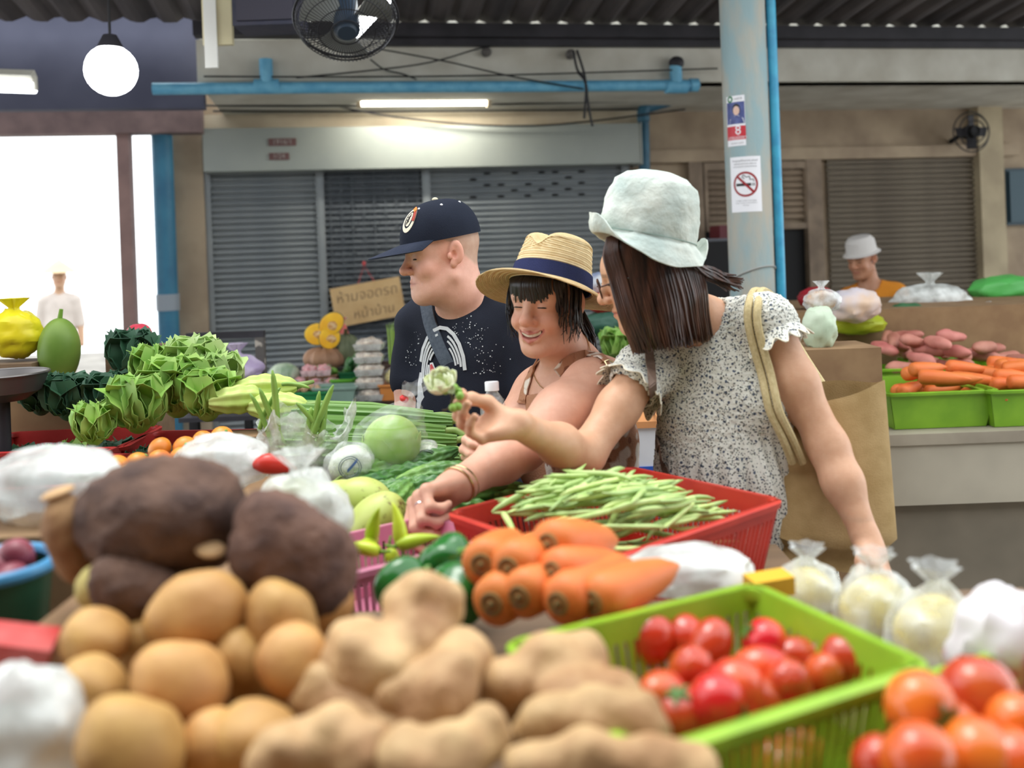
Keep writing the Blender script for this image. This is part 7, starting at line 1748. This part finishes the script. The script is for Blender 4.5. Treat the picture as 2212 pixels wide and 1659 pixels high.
# dark things in the doorway
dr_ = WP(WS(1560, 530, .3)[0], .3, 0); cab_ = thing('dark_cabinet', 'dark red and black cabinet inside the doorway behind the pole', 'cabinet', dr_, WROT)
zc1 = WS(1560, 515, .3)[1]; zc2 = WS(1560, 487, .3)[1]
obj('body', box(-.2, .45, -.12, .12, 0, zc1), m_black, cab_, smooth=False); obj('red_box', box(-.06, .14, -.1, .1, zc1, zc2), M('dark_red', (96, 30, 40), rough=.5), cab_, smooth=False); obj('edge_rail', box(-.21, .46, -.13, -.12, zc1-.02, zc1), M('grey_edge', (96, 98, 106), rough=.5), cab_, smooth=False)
# vendor in orange behind the right stall
vd = thing('person', 'person in orange top and pale cap behind the right-hand stall', 'person', (P(1880, 600, 6.0).x, 6.0, 0))
vH = Fr(P(1862, 560, 6.0), (-.75, -.6, -.25), (0, 0, 1), 1.0); vT = Fr(P(1880, 620, 6.02), (-.5, -.85, -.1), (-.12, 0, 1))
S = SDF(); head_ops(S, vH); S.chain([vH(0, -.03, -.05), vT(0, 0, 0)], [.054, .06], .03); torso(S, vT, .14, (.15, .1, .17), (.14, .12, .18), (.15, .13, .15))
for sgn in (-1, 1): S.chain([vT(sgn*.16, 0, -.06), vT(sgn*.2, .05, -.32), vT(sgn*.12, .26, -.36)], [.05, .042, .03], .03); hv = Hand(vT(sgn*.12, .26, -.36), Vector(vT.R@np.array((0, 1, -.1))), Vector(vT.R@np.array((-sgn*.6, 0, .8))), .95); hv.setz(sgn < 0); hv.ops(S, [(.3, .4, .3)]*4, [(.012, .012, -.006), (.034, .040, -.018), (.040, .066, -.028), (.036, .088, -.036)])
V, F = multi(S, .011, [(vH.o-.14, vH.o+.14, .004)]); np_obj('body', V, F, m_skin, vd, skin_cols(V, vH, (190, 140, 110), (170, 96, 84), (50, 40, 36)))
eye_parts(vd, vH)
S = SDF(); torso(S, vT, .14, (.15, .1, .17), (.14, .12, .18), (.15, .13, .15), infl=.012); [S.cone(vT(sgn*.16, 0, -.06), vT(sgn*.19, .03, -.24), .064, .06, .03) for sgn in (-1, 1)]; S.cone(vT(0, .01, .02), vT(0, .03, .14), .07, .09, .005, 's')
V, F = S.mesh(.011); np_obj('shirt', V, F, fabric('orange_shirt', (230, 150, 54), (214, 134, 44), scale=6), vd)
g = lathe([(.115, -.012), (.095, .0), (.092, .02), (.088, .07), (.066, .098), (0, .108)], 32); obj('cap', ([tuple(vH(x, y*1.12-.01, z+.05)) for x, y, z in g[0]], g[1]), M('pale_cap', (216, 212, 208), rough=.8), vd, world=True)
legs('trousers', vd, vT(-.09, 0, -.66), vT(.09, 0, -.66), MATS['charcoal_trousers'], m_shoe)
# distant figure in the street opening
ds = thing('person', 'distant pale figure with pointed hat in the bright street opening', 'person', (P(125, 640, 11).x, 11.0, 0))
dH = Fr(P(128, 600, 11), (.3, -.95, 0)); dT = Fr(P(128, 640, 11.02), (.3, -.95, 0))
S = SDF(); head_ops(S, dH); S.chain([dH(0, -.03, -.05), dT(0, 0, 0)], [.054, .06], .03); torso(S, dT, .15, (.16, .11, .18), (.15, .12, .18), (.16, .13, .15), infl=.01)
for sgn in (-1, 1): S.chain([dT(sgn*.17, 0, -.06), dT(sgn*.22, .02, -.34), dT(sgn*.24, .10, -.58)], [.055, .045, .03], .03)
V, F = S.mesh(.014); np_obj('body', V, F, m_skin, ds, skin_cols(V, dH, (196, 160, 130), (180, 110, 100), (60, 50, 44)))
S = SDF(); torso(S, dT, .15, (.16, .11, .18), (.15, .12, .18), (.17, .14, .16), infl=.022); [S.cone(dT(sgn*.17, 0, -.06), dT(sgn*.22, .02, -.34), .07, .06, .03) for sgn in (-1, 1)]
V, F = S.mesh(.014); np_obj('shirt', V, F, fabric('tan_shirt', (214, 204, 196), (198, 188, 180), scale=6), ds)
g = lathe([(.22, 0), (.20, .01), (.1, .09), (0, .17)], 28); obj('hat', slab(([tuple(dH(x, y, z+.06)) for x, y, z in g[0]], g[1]), .004), M('tan_hat', (212, 186, 150), rough=.8), ds, world=True)
legs('trousers', ds, dT(-.09, 0, -.66), dT(.09, 0, -.66), fabric('grey_trousers', (150, 140, 132), (136, 128, 120), scale=5), m_shoe)
